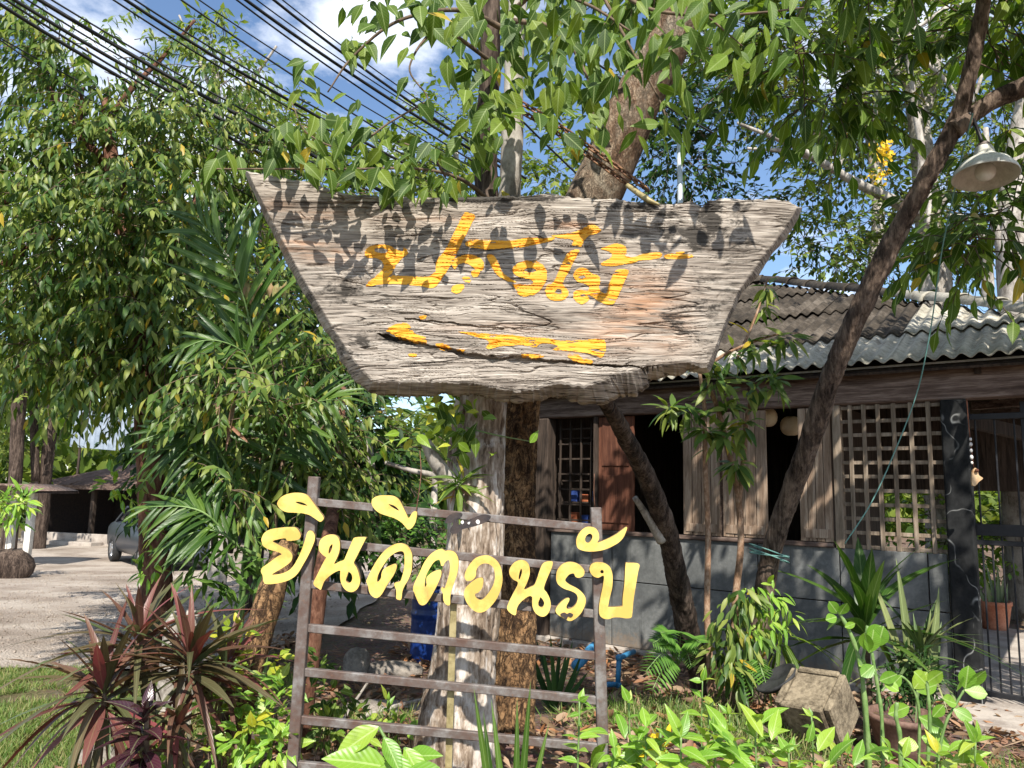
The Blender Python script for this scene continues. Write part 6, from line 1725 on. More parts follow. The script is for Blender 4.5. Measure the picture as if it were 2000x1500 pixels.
# ------------------------------------------------------------------ plants: builders
T_STRAP = [leaf_tmpl(0.10, 9, 0.5, 0.16, 0.35, tip=0.9), leaf_tmpl(0.085, 9, 0.9, 0.2, 0.35, tip=0.9), leaf_tmpl(0.11, 9, 0.15, 0.16, 0.4, tip=0.9), leaf_tmpl(0.08, 9, 1.3, 0.2, 0.3, tip=0.9), leaf_tmpl(0.10, 9, 0.3, 0.25, 0.3, tip=0.8, wav=0.01)]
T_BROAD = [leaf_tmpl(0.40, 6, 0.28, 0.14, 0.42, tip=1.1), leaf_tmpl(0.36, 6, 0.45, 0.18, 0.42, tip=1.1)]
T_ROUND = [leaf_tmpl(0.74, 6, 0.10, 0.08, 0.52, tip=0.6), leaf_tmpl(0.66, 6, -0.12, 0.16, 0.5, tip=0.6)]
def rosette(name, label, cat, px, py, Y, n, lpx, mat, tmpl, seed, up0=1.2, up1=-0.3, stem=True, group=None, wide=1.0, stem_r=0.012, head=0.10, smat='stem_brown', toward=0.15, parent=None):
    """leaves spiralling round a stem head at (px,py); young ones upright, old ones arching out"""
    rng = np.random.default_rng(seed)
    c = at(px, py, Y)
    g = V(c[0], c[1], float(gz(c[0], c[1])))
    t = parent or thing(name, label, cat, g, group)
    if stem: add('stem', tube('stem', [g - V(0, 0, 0.05), (g + c) / 2 + V(rng.normal(0, 0.015), 0, 0), c + V(0, 0, 0.03)], [stem_r * 1.2, stem_r, stem_r * 0.8], 8, 6), M[smat], t)
    k = np.arange(n)
    phi = k * 2.399 + rng.normal(0, 0.5, n)
    u = k / max(1, n - 1)                    # 0 old .. 1 young
    el = up1 + (up0 - up1) * u + rng.normal(0, 0.24, n)
    d = np.stack([np.cos(phi) * np.cos(el), np.sin(phi) * np.cos(el) - toward, np.sin(el)], -1)
    pos = c + np.outer((u - 1) * head, V(0, 0, 1))
    L = size(lpx, Y) * (0.75 + 0.4 * np.sin(u * math.pi)) * rng.uniform(0.85, 1.15, n)
    nm = V(0, 0, 1) + rng.normal(0, 0.15, (n, 3)) - d * 0.2
    nm = np.where((el > 1.0)[:, None], -np.stack([np.cos(phi), np.sin(phi), 0 * phi], -1) + V(0, 0, 0.3), nm)
    put_leaves(t, frames(pos, d, nm, L, L * wide), tmpl, M[mat])
    return t
def shoot(name, label, cat, base, top, Y, pairs, lpx, mat, tmpl, seed, group=None, bend=0.0, smat='stem_green', r=0.004, to_gnd=True, start=0.25, tuft=2, up=0.25):
    rng = np.random.default_rng(seed)
    a, b = at(*base, Y), at(*top, Y)
    g = V(a[0], a[1], float(gz(a[0], a[1])))
    t = thing(name, label, cat, g if to_gnd else a, group)
    mid = (a + b) / 2 + V(bend, 0, 0)
    rows = ([g - V(0, 0, 0.03)] if to_gnd and g[2] < a[2] - 0.03 else []) + [a, mid, b]
    add('stem', tube('stem', rows, r, 6, 6), M[smat], t)
    pos, dr, nm, L = [], [], [], []
    for k in range(pairs):
        u = start + (1 - start) * k / max(1, pairs - 1)
        p = a * (1 - u) + b * u + V(bend, 0, 0) * (4 * u * (1 - u)) * 0.5
        ph = k * math.pi / 2 * 1.1 + rng.normal(0, 0.3)
        for s in (0, math.pi):
            pos.append(p)
            dr.append([math.cos(ph + s), math.sin(ph + s) * 0.9 - 0.2, up + rng.normal(0, 0.25)])
            nm.append(V(0, -0.25, 1) + rng.normal(0, 0.25, 3))
            L.append(size(lpx, Y) * rng.uniform(0.7, 1.15) * (1 - 0.35 * u))
    for k in range(tuft):
        pos.append(b)
        dr.append([rng.normal(0, 0.5), rng.normal(0, 0.5), 1])
        nm.append(V(0, -1, 0.3))
        L.append(size(lpx, Y) * rng.uniform(0.4, 0.7))
    put_leaves(t, frames(np.array(pos), np.array(dr), np.array(nm), np.array(L)), tmpl, M[mat])
    return t

# ------------------------------------------------------------------ lower left: red cordylines, purple ti plant, lime shrubs
GC = 'red cordylines at the lower left'
rosette('red_cordyline', 'red-leaved cordyline nearest the grass, with the longest drooping leaves', 'plant', 205, 1345, 3.55, 56, 160, 'leaf_red', T_STRAP, 301, 1.35, -0.55, group=GC, wide=1.05)
rosette('red_cordyline', 'tall middle cordyline with upright red spear leaves', 'plant', 272, 1250, 3.75, 52, 145, 'leaf_red', T_STRAP, 302, 1.4, -0.4, group=GC, wide=1.05)
rosette('red_cordyline', 'right-hand cordyline with pink young leaves before the red trunk', 'plant', 372, 1290, 3.65, 58, 155, 'leaf_red', T_STRAP, 303, 1.4, -0.5, group=GC, wide=1.05)
rosette('red_cordyline', 'small low cordyline at the bottom between the two big ones', 'plant', 345, 1400, 3.5, 30, 115, 'leaf_red', T_STRAP, 304, 1.2, -0.4, group=GC, wide=1.05)
rosette('red_cordyline', 'slim rear cordyline whose leaves reach towards the red trunk', 'plant', 440, 1300, 3.9, 34, 120, 'leaf_red', T_STRAP, 306, 1.3, -0.3, group=GC)
rosette('purple_cordyline', 'glossy dark purple broad-leaved cordyline at the bottom left', 'plant', 285, 1385, 3.2, 30, 74, 'leaf_purple', T_BROAD, 305, 1.25, -1.0, head=0.28, toward=0.5)
def bushlet(name, label, spots, mat, L, n, tmpl, seed, cat='shrub', limit=300, down=0.0, stems=True, group=None):
    rng = np.random.default_rng(seed)
    c = at(spots[0][0], spots[0][1], spots[0][2])
    g = V(c[0], c[1], float(gz(c[0], c[1])))
    t = thing(name, label, cat, g, group)
    Ms, parts = [], []
    for (px, py, Y, rad) in spots:
        c = at(px, py, Y)
        rr = size(rad, Y)
        off = unit(rng.normal(0, 1, (n, 3))) * (rng.random((n, 1)) ** 0.4) * rr
        d = unit(off + V(0, -0.25 * rr, -down * rr) + rng.normal(0, 0.35 * rr, (n, 3)))
        Ms.append(frames(c + off, d, V(0, -0.45, 1) + rng.normal(0, 0.35, (n, 3)), L * rng.uniform(0.6, 1.2, n)))
        b = V(c[0] * 0.7 + g[0] * 0.3, c[1], float(gz(c[0], c[1])) - 0.03)
        for k in range(3 if rr * 5 > c[2] - b[2] else 0):
            parts.append(tube_vf(spline([b, (b + c) / 2 + rng.normal(0, 0.05, 3), c + off[k] * 0.8], None, 4), 0.003, 5, cap=False))
    put_leaves(t, np.vstack(Ms), tmpl, M[mat], limit=limit)
    if parts:
        v, f = join_vf(parts)
        add('stems', mesh_np('stems', v, f), M['stem_brown'], t, kind='stuff')
    return t
bushlet('lime_shrub', 'yellow-green leafy shrub at the foot of the left steel post', [(520, 1400, 3.7, 44), (480, 1440, 3.6, 40), (545, 1350, 3.8, 34), (470, 1380, 3.8, 36), (540, 1455, 3.5, 36)], 'leaf_lime', 0.085, 34, T_OVATE, 311)
bushlet('yellow_shrub', 'bright yellow-leaved sprig shrub in front of the red trunk', [(475, 1300, 4.0, 24), (460, 1240, 4.0, 26), (540, 1290, 4.0, 18), (450, 1280, 4.0, 20), (490, 1420, 3.5, 22)], 'leaf_yellow', 0.075, 18, T_OVATE, 312)
bushlet('creeper_patch', 'small glossy creeper patch just inside the left post', [(650, 1360, 4.2, 40), (620, 1300, 4.2, 24), (680, 1400, 4.2, 40), (640, 1430, 4.1, 36)], 'leaf_vine', 0.07, 36, T_OVATE, 313)
bushlet('seedling_clump', 'clump of small seedlings left of the pale trunk base', [(750, 1390, 4.5, 24), (700, 1440, 4.2, 30), (780, 1420, 4.3, 20)], 'leaf_lime', 0.08, 14, T_OVATE, 314)
bushlet('weed_patch', 'low green weeds between cordylines and lime shrub', [(420, 1440, 3.9, 40), (400, 1390, 4.2, 36), (440, 1480, 3.7, 36), (330, 1470, 3.9, 30)], 'leaf_lime', 0.07, 22, T_OVATE, 315)
bushlet('palm_foot_plant', 'feathery green plant at the foot of the palm clump', [(430, 1110, 5.0, 60), (480, 1160, 4.9, 50), (380, 1090, 5.0, 40), (540, 1080, 5.2, 50)], 'leaf_palm', 0.16, 34, T_NARROW, 316)
bushlet('roadside_shrub', 'light green shrub leaves at the lane edge below the leafy tree', [(240, 955, 6.0, 30), (270, 1000, 6.0, 22), (292, 1110, 6.0, 26), (215, 940, 6.0, 22)], 'leaf_lime', 0.11, 14, [leaf_tmpl(0.34, 4, 0.25, 0.15, 0.4)], 317)

# broad ginger leaves and iris blades in the near foreground
gin = thing('ginger_plant', 'broad glossy green leaves at the bottom, left of the brass strap', 'plant', to_ground(at(740, 1560, 3.1), sink=0))
gl = [((760, 1500), (650, 1475), 3.1, 0.42), ((740, 1420), (660, 1470), 3.15, 0.42), ((770, 1480), (735, 1560), 3.0, 0.46), ((770, 1470), (800, 1540), 3.0, 0.46), ((790, 1460), (830, 1530), 3.05, 0.4), ((790, 1480), (850, 1470), 3.1, 0.4), ((750, 1440), (780, 1500), 3.0, 0.35), ((800, 1500), (870, 1520), 3.0, 0.4)]
lm = leaf_mesh('leaf', leaf_tmpl(0.46, 8, 0.16, 0.18, 0.42, tip=1.0), M['leaf_lime'])
for (a, b, Y, w) in gl:
    p, q2 = at(*a, Y), at(*b, Y - 0.06)
    L = np.linalg.norm(q2 - p) * 1.15
    inst('leaf', lm, gin, frames(p[None], (q2 - p)[None], V(0.1, -0.7, 0.8)[None], [L])[0])
    add('stem', tube('stem', [V(p[0] * 0.5 - 0.2, Y, float(gz(-0.4, Y)) - 0.03), p * 0.6 + V(-0.25, Y, 0.2) * 0.4, p], 0.006, 6, 5), M['stem_green'], gin)
def blades(name, label, px, py, Y, tips, mat, wpx, tm=None):
    c = at(px, py, Y)
    g = V(c[0], c[1], float(gz(c[0], c[1])) - 0.02)
    t = thing(name, label, 'plant', g)
    me = [leaf_mesh('leaf', leaf_tmpl(0.10, 8, dr_, 0.22, 0.35, tip=0.8), M[mat]) for dr_ in (0.03, 0.10)]
    for i, (tx, ty) in enumerate(tips):
        b = at(tx, ty, Y + 0.05 * math.sin(i * 2.1))
        s = g + V(0.015 * math.sin(i * 1.3), 0.015 * math.cos(i * 1.9), 0)
        L = np.linalg.norm(b - s)
        inst('leaf', me[i % 2], t, frames(s[None], (b - s)[None], (V(0.25 * math.sin(i * 1.7), -1, 0.25))[None], [L], [size(wpx, Y) * 10])[0])
    return t
blades('iris_clump', 'tall upright iris-like blades right of the pale trunk base', 1000, 1540, 3.05, [(925, 1345), (968, 1370), (1036, 1332), (1065, 1420), (945, 1390), (1018, 1375)], 'leaf_palm', 17)
blades('strap_leaf_plant', 'dark spiky strap-leaf plant against the house wall', 1085, 1345, 5.6, [(1030, 1255), (1050, 1245), (1075, 1240), (1095, 1245), (1120, 1250), (1140, 1275), (1035, 1290), (1135, 1300), (1060, 1260), (1110, 1265), (1150, 1310), (1020, 1310)], 'leaf_dark', 9)

# ------------------------------------------------------------------ lower right shrubs and shoots
GS = 'leafy shoots in the right foreground'
bushlet('foreground_shrub', 'dense bright shrub filling the bottom right of centre', [(1260, 1490, 3.0, 50), (1340, 1500, 2.95, 52), (1420, 1490, 3.0, 56), (1500, 1490, 3.0, 56), (1210, 1450, 3.2, 36), (1460, 1450, 3.2, 44)], 'leaf_lime', 0.125, 17, T_BROAD, 331)
bushlet('corner_shrub', 'low lime shrub along the bottom right edge', [(1580, 1500, 3.0, 44), (1660, 1500, 3.1, 36), (1740, 1505, 3.0, 34), (1850, 1505, 3.0, 34)], 'leaf_lime', 0.115, 14, T_BROAD, 332)
specs = [
 ('slender shoot rising inside the right steel post', (1128, 1530), (1132, 1370), 3.1, 6, 46, 0.0, 'leaf_lime', T_OVATE),
 ('pale-leaved shoot just right of the right steel post', (1232, 1500), (1228, 1370), 3.3, 4, 48, 0.0, 'leaf_lime', T_OVATE),
 ('broad-leaved coffee seedling at the bottom right of the frame', (1250, 1540), (1262, 1420), 3.0, 5, 78, 0.01, 'leaf_lime', T_BROAD),
 ('broad-leaved seedling left of the yellow bloom', (1190, 1540), (1200, 1460), 3.0, 4, 50, 0.0, 'leaf_lime', T_OVATE),
 ('big-leaved plant right of the yellow bloom', (1330, 1560), (1330, 1440), 2.9, 5, 88, 0.0, 'leaf_lime', T_BROAD),
 ('shoot with long lance leaves, centre of the right foreground', (1400, 1560), (1395, 1430), 3.0, 6, 60, 0.0, 'leaf_lime', T_OVATE),
 ('sparse shoot standing before the litter mound', (1380, 1500), (1385, 1385), 3.6, 4, 42, 0.0, 'leaf_vine', T_OVATE),
 ('fresh green shoot on the mound beside the straight sapling', (1370, 1420), (1372, 1330), 4.6, 3, 48, 0.0, 'leaf_lime', T_OVATE),
 ('pair-leaved seedling right of the mound', (1425, 1480), (1425, 1395), 3.8, 3, 44, 0.0, 'leaf_lime', T_OVATE),
 ('bushy lime plant left of the overturned planter', (1480, 1560), (1475, 1440), 3.1, 6, 64, 0.0, 'leaf_lime', T_LANCE),
 ('low lime plant below the overturned planter', (1545, 1560), (1540, 1470), 3.1, 5, 60, 0.0, 'leaf_lime', T_OVATE),
 ('round-leaved shoot in front of the planter', (1590, 1520), (1585, 1400), 3.6, 5, 40, 0.0, 'leaf_lime', T_OVATE),
 ('toothed bright leaf plant at the bottom right corner', (1905, 1560), (1905, 1450), 2.9, 3, 92, 0.0, 'leaf_lime', T_BROAD),
 ('lime sprout at the bottom beneath the jointed stems', (1760, 1560), (1765, 1480), 3.0, 4, 66, 0.0, 'leaf_lime', T_BROAD),
 ('yellowish sprout right of the jointed stems', (1830, 1560), (1830, 1470), 3.1, 4, 58, 0.0, 'leaf_yellow', T_OVATE)]
for i, (lab, a, b, Y, pr, lp, bd, mt, tm) in enumerate(specs):
    shoot('leafy_shoot', lab, 'plant', a, b, Y, pr, lp, mt, tm, 400 + i, GS, bd)
bl = thing('yellow_bloom', 'bright yellow flower spike among the right foreground leaves', 'flower', at(1290, 1500, 3.05))
rng = np.random.default_rng(61)
pos = np.array([at(1290 + rng.normal(0, 12), 1465 + rng.normal(0, 22), 3.05 + rng.normal(0, 0.02)) for _ in range(40)])
put_leaves(bl, frames(pos, rng.normal(0, 0.7, (40, 3)) + V(0, -0.2, 0.5), V(0, -1, 0.5) + rng.normal(0, 0.5, (40, 3)), rng.uniform(0.03, 0.06, 40)), leaf_tmpl(0.4, 3, 0.2, 0.2, 0.45), M['petal'], 'petal')
add('stalk', tube('stalk', [to_ground(at(1290, 1560, 3.05)), at(1290, 1430, 3.05)], 0.005, 6, 4), M['stem_green'], bl)

# jointed succulent stems (devil's backbone) at the right
def jointed(label, rows, leaves, seed, r=0.011):
    rng = np.random.default_rng(seed)
    P = [at(*p) for p in rows]
    g = V(P[0][0], P[0][1], float(gz(P[0][0], P[0][1])))
    t = thing('jointed_succulent', label, 'plant', g, 'jointed succulent stems')
    Q = ([g - V(0, 0, 0.02)] if g[2] < P[0][2] - 0.03 else []) + P
    pts = spline(Q, None, 8)
    rad = 0.82 * r * (1 + 0.14 * np.cos(np.arange(len(pts)) * 2 * math.pi / 6)) * np.linspace(1.1, 0.75, len(pts))
    add('stem', mesh_np('stem', *tube_vf(pts, rad, 10)), M['stem_green'], t)
    ps, ds, ns, Ls = [], [], [], []
    for (px, py, dx, dy, lp) in leaves:
        Y = rows[-1][2] - 0.01
        a, b = at(px, py, Y), at(px + dx, py + dy, Y - 0.02)
        ps.append(a); ds.append(b - a); ns.append(V(rng.normal(0, 0.4), -1, 0.4)); Ls.append(size(lp, Y))
    put_leaves(t, frames(np.array(ps), np.array(ds), np.array(ns), np.array(Ls)), T_ROUND, M['leaf_lime'])
    return t
jointed('tall jointed green stem topped by three round leaves', [(1700, 1530, 3.6), (1692, 1400, 3.6), (1680, 1300, 3.6), (1662, 1240, 3.6), (1638, 1195, 3.6)], [(1636, 1198, -14, -20, 30), (1640, 1200, 8, -14, 30), (1634, 1205, -16, 4, 26), (1650, 1225, 30, -10, 20)], 501, 0.014)
jointed('jointed stem with a blunt cut tip beside the tallest one', [(1690, 1420, 3.62), (1684, 1310, 3.62), (1690, 1260, 3.62), (1694, 1222, 3.62)], [(1694, 1245, 24, -20, 34), (1690, 1290, -14, 12, 22)], 502, 0.011)
jointed('jointed stem with large rounded leaf and curling yellow tips', [(1725, 1520, 3.55), (1722, 1400, 3.55), (1712, 1330, 3.55), (1702, 1270, 3.55)], [(1698, 1275, 10, -42, 44), (1696, 1272, -6, -36, 40), (1715, 1262, 8, -30, 40), (1706, 1300, -18, 16, 34), (1718, 1330, 26, -10, 34), (1735, 1395, 32, -12, 40), (1725, 1330, 20, 12, 30)], 503)
jointed('arching jointed stem bowing over to the right', [(1795, 1500, 3.7), (1795, 1390, 3.7), (1780, 1340, 3.7), (1755, 1320, 3.7), (1735, 1335, 3.7), (1722, 1350, 3.7)], [(1785, 1345, 22, -26, 40), (1790, 1350, 26, -8, 38), (1760, 1320, -20, 22, 30), (1795, 1400, 40, 22, 46), (1800, 1440, 48, 16, 52)], 504, 0.008)
jointed('short grey-green jointed stem with bare tip', [(1760, 1520, 3.4), (1758, 1440, 3.4), (1750, 1400, 3.4), (1752, 1372, 3.4)], [(1755, 1450, 30, 6, 34)], 505, 0.012)
jointed('rightmost jointed stem with round leaves at its head', [(1812, 1520, 3.5), (1816, 1420, 3.5), (1814, 1370, 3.5), (1810, 1330, 3.5)], [(1808, 1335, -14, -16, 36), (1812, 1332, 14, -10, 36), (1822, 1400, 26, -26, 30)], 506, 0.010)
jointed('jointed stem at the far right with upright paired leaves', [(1830, 1520, 3.6), (1845, 1420, 3.6), (1870, 1370, 3.6), (1885, 1345, 3.6)], [(1885, 1345, 6, -32, 44), (1890, 1340, 22, -24, 44), (1884, 1348, 28, 4, 38), (1868, 1375, -30, -10, 36), (1862, 1385, 22, 12, 34), (1868, 1350, 10, -38, 32)], 507, 0.008)

# ------------------------------------------------------------------ plants and pots along the wall
rosette('yucca', 'spiky sword-leaved yucca against the grey wall', 'plant', 1690, 1225, 5.6, 26, 165, 'leaf_palm', T_STRAP, 601, 1.4, 0.1, wide=1.5, stem_r=0.02)
blades('snake_plant', 'variegated snake plant blades left of the black post', 1790, 1350, 5.45, [(1755, 1090), (1720, 1115), (1838, 1145), (1845, 1215), (1765, 1160), (1800, 1200), (1820, 1190)], 'leaf_sansev', 20)
rosette('spider_plant', 'thin arching grassy plant beside the snake plant', 'plant', 1800, 1270, 5.4, 24, 110, 'leaf_sansev', T_STRAP, 603, 1.3, 0.0, wide=0.8, stem=False)
bushlet('potted_bush', 'dense small-leaved dark bush in the brown pot', [(1780, 1300, 5.3, 46), (1810, 1330, 5.3, 44), (1750, 1340, 5.2, 40), (1790, 1370, 5.2, 40)], 'leaf_dark', 0.075, 130, T_NARROW, 604, limit=300)
def pot(name, label, px, py, Y, rpx, hpx, mat, tilt=(0, 0)):
    c = at(px, py, Y)
    c[2] = float(gz(c[0], c[1]))
    r, h = size(rpx, Y), size(hpx, Y)
    t = thing(name, label, 'pot', c)
    add('bowl', lathe('bowl', [(0, 0), (r * 0.68, 0), (r * 0.8, h * 0.3), (r * 0.97, h * 0.85), (r * 1.04, h * 0.88), (r * 1.04, h), (r * 0.92, h), (r * 0.88, h * 0.86), (0, h * 0.84)], 28, c), M[mat], t)
    add('soil', lathe('soil', [(0, h * 0.90), (r * 0.885, h * 0.872)], 20, c), M['ground'], t)
    return t
pot('flower_pot', 'wide brown clay pot under the dark bush', 1770, 1440, 5.0, 66, 80, 'pot_brown')
pot('terracotta_pot', 'large terracotta tub beyond the gate bars', 1943, 1220, 10.0, 30, 56, 'terracotta')
blades('tub_plant', 'strappy plant in the terracotta tub', 1945, 1185, 10.0, [(1920, 1110), (1935, 1100), (1950, 1105), (1965, 1120), (1910, 1140), (1975, 1140)], 'leaf_sansev', 10)
# overturned cement planter
pc = at(1602, 1375, 5.0)
pl = thing('cement_planter', 'stained square cement planter lying tipped over', 'planter', V(pc[0], pc[1], float(gz(pc[0], pc[1]))))
Rp = np.array(Matrix.Rotation(math.radians(-26), 3, 'Y') @ Matrix.Rotation(math.radians(20), 3, 'X') @ Matrix.Rotation(math.radians(40), 3, 'Z'))
def pbox(name, c, h, mat, b=0.012):
    v, q, t3 = bevbox_vf(c, *h, None, b)
    add(name, mesh_np(name, v @ Rp.T + pc - V(0.02, 0, 0.02), [q, t3], False), M[mat], pl)
S = 0.155
pbox('side', (0, -S, 0), (S, 0.022, S), 'cement_pot')
pbox('side', (0, S, 0), (S, 0.022, S), 'cement_pot')
pbox('side', (S, 0, 0), (0.022, S - 0.024, S), 'cement_pot')
pbox('base', (-S + 0.0, 0, 0), (0.022, S - 0.024, S), 'cement_pot')
pbox('base', (0, 0, S - 0.03), (S - 0.025, S - 0.025, 0.02), 'cement_pot')
tr_c = at(1518, 1328, 5.2)
tray = thing('black_tray', 'black rubber tray wedged behind the tipped planter', 'tray', tr_c)
Rt = np.array(Matrix.Rotation(math.radians(-34), 3, 'Y'))
v, f = lathe_vf([(0, -0.015), (0.13, -0.015), (0.15, 0.02), (0.14, 0.02), (0.125, 0.0), (0, 0.0)], 24)
add('dish', mesh_np('dish', v @ Rt.T + tr_c, f), M['rubber'], tray)
shc = at(1518, 1388, 4.9)
shc[2] = float(gz(shc[0], shc[1])) + 0.07
add('broken_shard', bbox_mesh('broken_shard', shc, 0.13, 0.035, 0.012, np.array(Matrix.Rotation(math.radians(33), 3, 'Y')).T, 0.008), M['cement_pot'], None, 'pale broken cement shard lying before the planter', 'shard', loc=shc)
# ferns
def fern(label, px, py, Y, fr, seed):
    rng = np.random.default_rng(seed)
    c = at(px, py, Y)
    g = V(c[0], c[1], c[2])
    t = thing('fern', label, 'fern', g, 'ferns at the foot of the wall')
    for i, (tx, ty) in enumerate(fr):
        b = at(tx, ty, Y - 0.15 - 0.05 * (i % 3))
        mid = (c + b) / 2 + V(0, -0.03, 0.10)
        P = spline([c, mid, b], None, 15)
        T = unit(np.gradient(P, axis=0))
        parts_p, parts_d, parts_n, parts_l = [], [], [], []
        L0 = np.linalg.norm(b - c)
        for k in range(2, len(P), 2):
            u = k / (len(P) - 1)
            for s in (1, -1):
                side = unit(np.cross(V(0, -0.5, 0.9), T[k])) * s
                parts_p.append(P[k]); parts_d.append(side + T[k] * 0.35 + V(0, 0, -0.15))
                parts_n.append(V(0, -0.4, 1) + rng.normal(0, 0.1, 3)); parts_l.append(L0 * 0.34 * math.sin(math.pi * min(1, (1.05 - u) * 0.95 + 0.05)) ** 0.8 + 0.01)
        me = merged('frond', leaf_tmpl(0.17, 3, 0.15, 0.1, 0.25), frames(np.array(parts_p), np.array(parts_d), np.array(parts_n), np.array(parts_l)))
        o = add('frond', me, M['leaf_fern'], t, kind='stuff')
        add('midrib', mesh_np('midrib', *tube_vf(P, 0.003, 5)), M['stem_green'], t)
    return t
fern('bright fern growing at the foot of the dark prop trunk', 1325, 1300, 5.5, [(1275, 1255), (1290, 1235), (1330, 1235), (1365, 1270), (1262, 1310), (1275, 1345), (1350, 1300), (1300, 1260), (1368, 1255)], 611)
fern('smaller fern between the forked tree and the tipped planter', 1465, 1310, 5.5, [(1445, 1330), (1490, 1320), (1500, 1350), (1450, 1350), (1480, 1345), (1470, 1360)], 612)
# trailing plants round the saplings and the forked tree foot
bushlet('trailing_plant', 'dark glossy trailing plant round the crooked sapling', [(1425, 1210, 5.5, 36), (1440, 1260, 5.5, 40), (1410, 1290, 5.5, 34), (1450, 1170, 5.5, 30), (1435, 1310, 5.4, 34), (1470, 1240, 5.5, 30)], 'leaf_tree', 0.13, 40, T_LANCE, 613, 'plant', 300, 0.9)
bushlet('epiphytic_fern', 'yellow-green drooping fern on the foot of the forked tree', [(1500, 1180, 5.6, 40), (1530, 1210, 5.55, 36), (1490, 1220, 5.55, 36), (1475, 1160, 5.7, 26)], 'leaf_lime', 0.11, 34, T_LANCE, 614, 'fern', 300, 1.0)
rosette('hanging_grass', 'long limp grassy leaves hanging beside the forked tree foot', 'plant', 1525, 1240, 5.6, 22, 110, 'leaf_vine', T_STRAP, 615, 0.6, -0.9, stem=False, wide=0.8)
# blue water pipes
pv = thing('water_pipe', 'blue plastic pipe elbowing up out of the ground to the wall', 'pipe', to_ground(at(1210, 1335, 6.3), sink=0))
pts = ats([(1180, 1337, 6.2), (1207, 1337, 6.3), (1209, 1285, 6.3), (1238, 1273, 6.55)])
for a, b in zip(pts[:-1], pts[1:]): add('tube', tube('tube', [a, b], 0.021, 12), M['pvc_blue'], pv)
for p in pts[1:3]:
    v, f = lathe_vf([(1e-4, -0.029)] + [(0.029 * math.sin(x), -0.029 * math.cos(x)) for x in np.linspace(0.3, math.pi - 0.3, 7)] + [(1e-4, 0.029)], 12)
    add('elbow', mesh_np('elbow', v + p, f), M['pvc_blue'], pv)
pv2 = thing('water_pipe', 'short thick blue pipe end poking out left of the right steel post', 'pipe', at(1128, 1300, 6.2))
add('tube', tube('tube', ats([(1125, 1300, 6.1), (1158, 1268, 6.5)]), 0.040, 14), M['pvc_blue'], pv2)
add('socket', tube('socket', ats([(1152, 1274, 6.42), (1162, 1264, 6.55)]), 0.047, 14), M['pvc_blue'], pv2)
# blue barrel behind the trunk
bc = at(838, 1225, 7.6)
bc[2] = float(gz(bc[0], bc[1]))
br = thing('blue_barrel', 'blue plastic drum in the shade left of the pale trunk', 'barrel', bc)
rb, hb = size(34, 7.6), 0.66
prof = [(0, 0), (rb * 0.93, 0), (rb, 0.02)]
for z in np.linspace(0.05, hb - 0.05, 25): prof.append((rb * (1 + (0.045 if abs((z / hb) - 0.34) < 0.03 or abs((z / hb) - 0.66) < 0.03 else 0.006 * math.sin(z * 90))), z))
prof += [(rb * 0.97, hb), (rb * 0.90, hb), (rb * 0.90, hb - 0.02), (0, hb - 0.02)]
add('drum', lathe('drum', prof, 32, bc), M['barrel'], br)
add('lid_ring', lathe('lid_ring', [(rb * 0.98, hb - 0.035), (rb * 1.04, hb - 0.03), (rb * 1.04, hb + 0.005), (rb * 0.95, hb + 0.008), (rb * 0.95, hb - 0.03)], 32, bc), M['barrel'], br)
# rocks and logs in the shade behind the frame
def rock(name, label, px, py, Y, sx3, seed, mat='rock', cat='rock', group=None):
    rngk = np.random.default_rng(seed)
    a = np.linspace(0, math.pi, 12)
    v, f = lathe_vf(np.stack([np.sin(a) + 1e-4, -np.cos(a)], -1), 18)
    v = v * (1 + 0.28 * fbm(v * 1.6 + seed, 4, seed))[:, None] * V(*sx3)
    c = at(px, py, Y)
    c[2] = float(gz(c[0], c[1])) + sx3[2] * 0.45
    add(name, mesh_np(name, v + c, f), M[mat], None, label, cat, group, loc=c)
rock('stone', 'long pale stone lying in front of the blue drum', 775, 1240, 6.9, (0.26, 0.12, 0.09), 71, group='stones behind the frame')
rock('stone', 'flat stone in the shade low between the rails', 750, 1330, 5.6, (0.30, 0.14, 0.06), 72, group='stones behind the frame')
rock('stone', 'small upright stone left of the drum', 700, 1215, 6.9, (0.12, 0.10, 0.16), 73, group='stones behind the frame')
rock('stone', 'pale stone half buried under the purple cordyline', 190, 1440, 4.6, (0.14, 0.10, 0.07), 74, group='stones behind the frame')
def log(label, a, b, r, seed, mat='bark_brown'):
    add('log', bark_tube('log', [a, (a + b) / 2 + V(0, 0, 0.01), b], [r, r * 1.05, r * 0.9], 18, 10, 0.2, 14, 1, seed), M[mat], None, label, 'log', 'fallen wood', loc=(a + b) / 2)
def gp(px, py, Y, dz=0.0):
    p = at(px, py, Y)
    p[2] = float(gz(p[0], p[1])) + dz
    return p
log('rotten log lying under the bottom rail', gp(640, 1490, 4.75, 0.04), gp(800, 1450, 4.9, 0.05), 0.045, 81)
log('thin dead branch crossing behind the lower rails', gp(700, 1380, 5.2, 0.05), gp(850, 1340, 5.6, 0.10), 0.015, 82, 'bark_grey')
log('short dead stick leaning beside the pale trunk', gp(640, 1420, 4.6, 0.02), gp(720, 1330, 4.7, 0.35), 0.008, 83, 'bark_grey')
# cut wooden stumps standing at the lane edge
for i, (px, py, Y, w, h, lab) in enumerate(((330, 1125, 5.6, 36, 0.75, 'weathered grey stump post behind the right cordyline'), (370, 1120, 5.9, 32, 0.72, 'second stump post, right of the weathered grey one'))):
    b = gp(px, 1300, Y, -0.05)
    r = size(w, Y) / 2
    t = thing('stump_post', lab, 'stump', b + V(0, 0, 0.05), 'stump posts at the lane edge')
    add('wood', bark_tube('wood', [b, b + V(0.0, 0, h * 0.5), b + V(0.01, 0, h)], [r * 1.1, r, r * 0.95], 22, 12, 0.12, 18, 0.15, 90 + i, 0.1), M['bark_grey'], t)

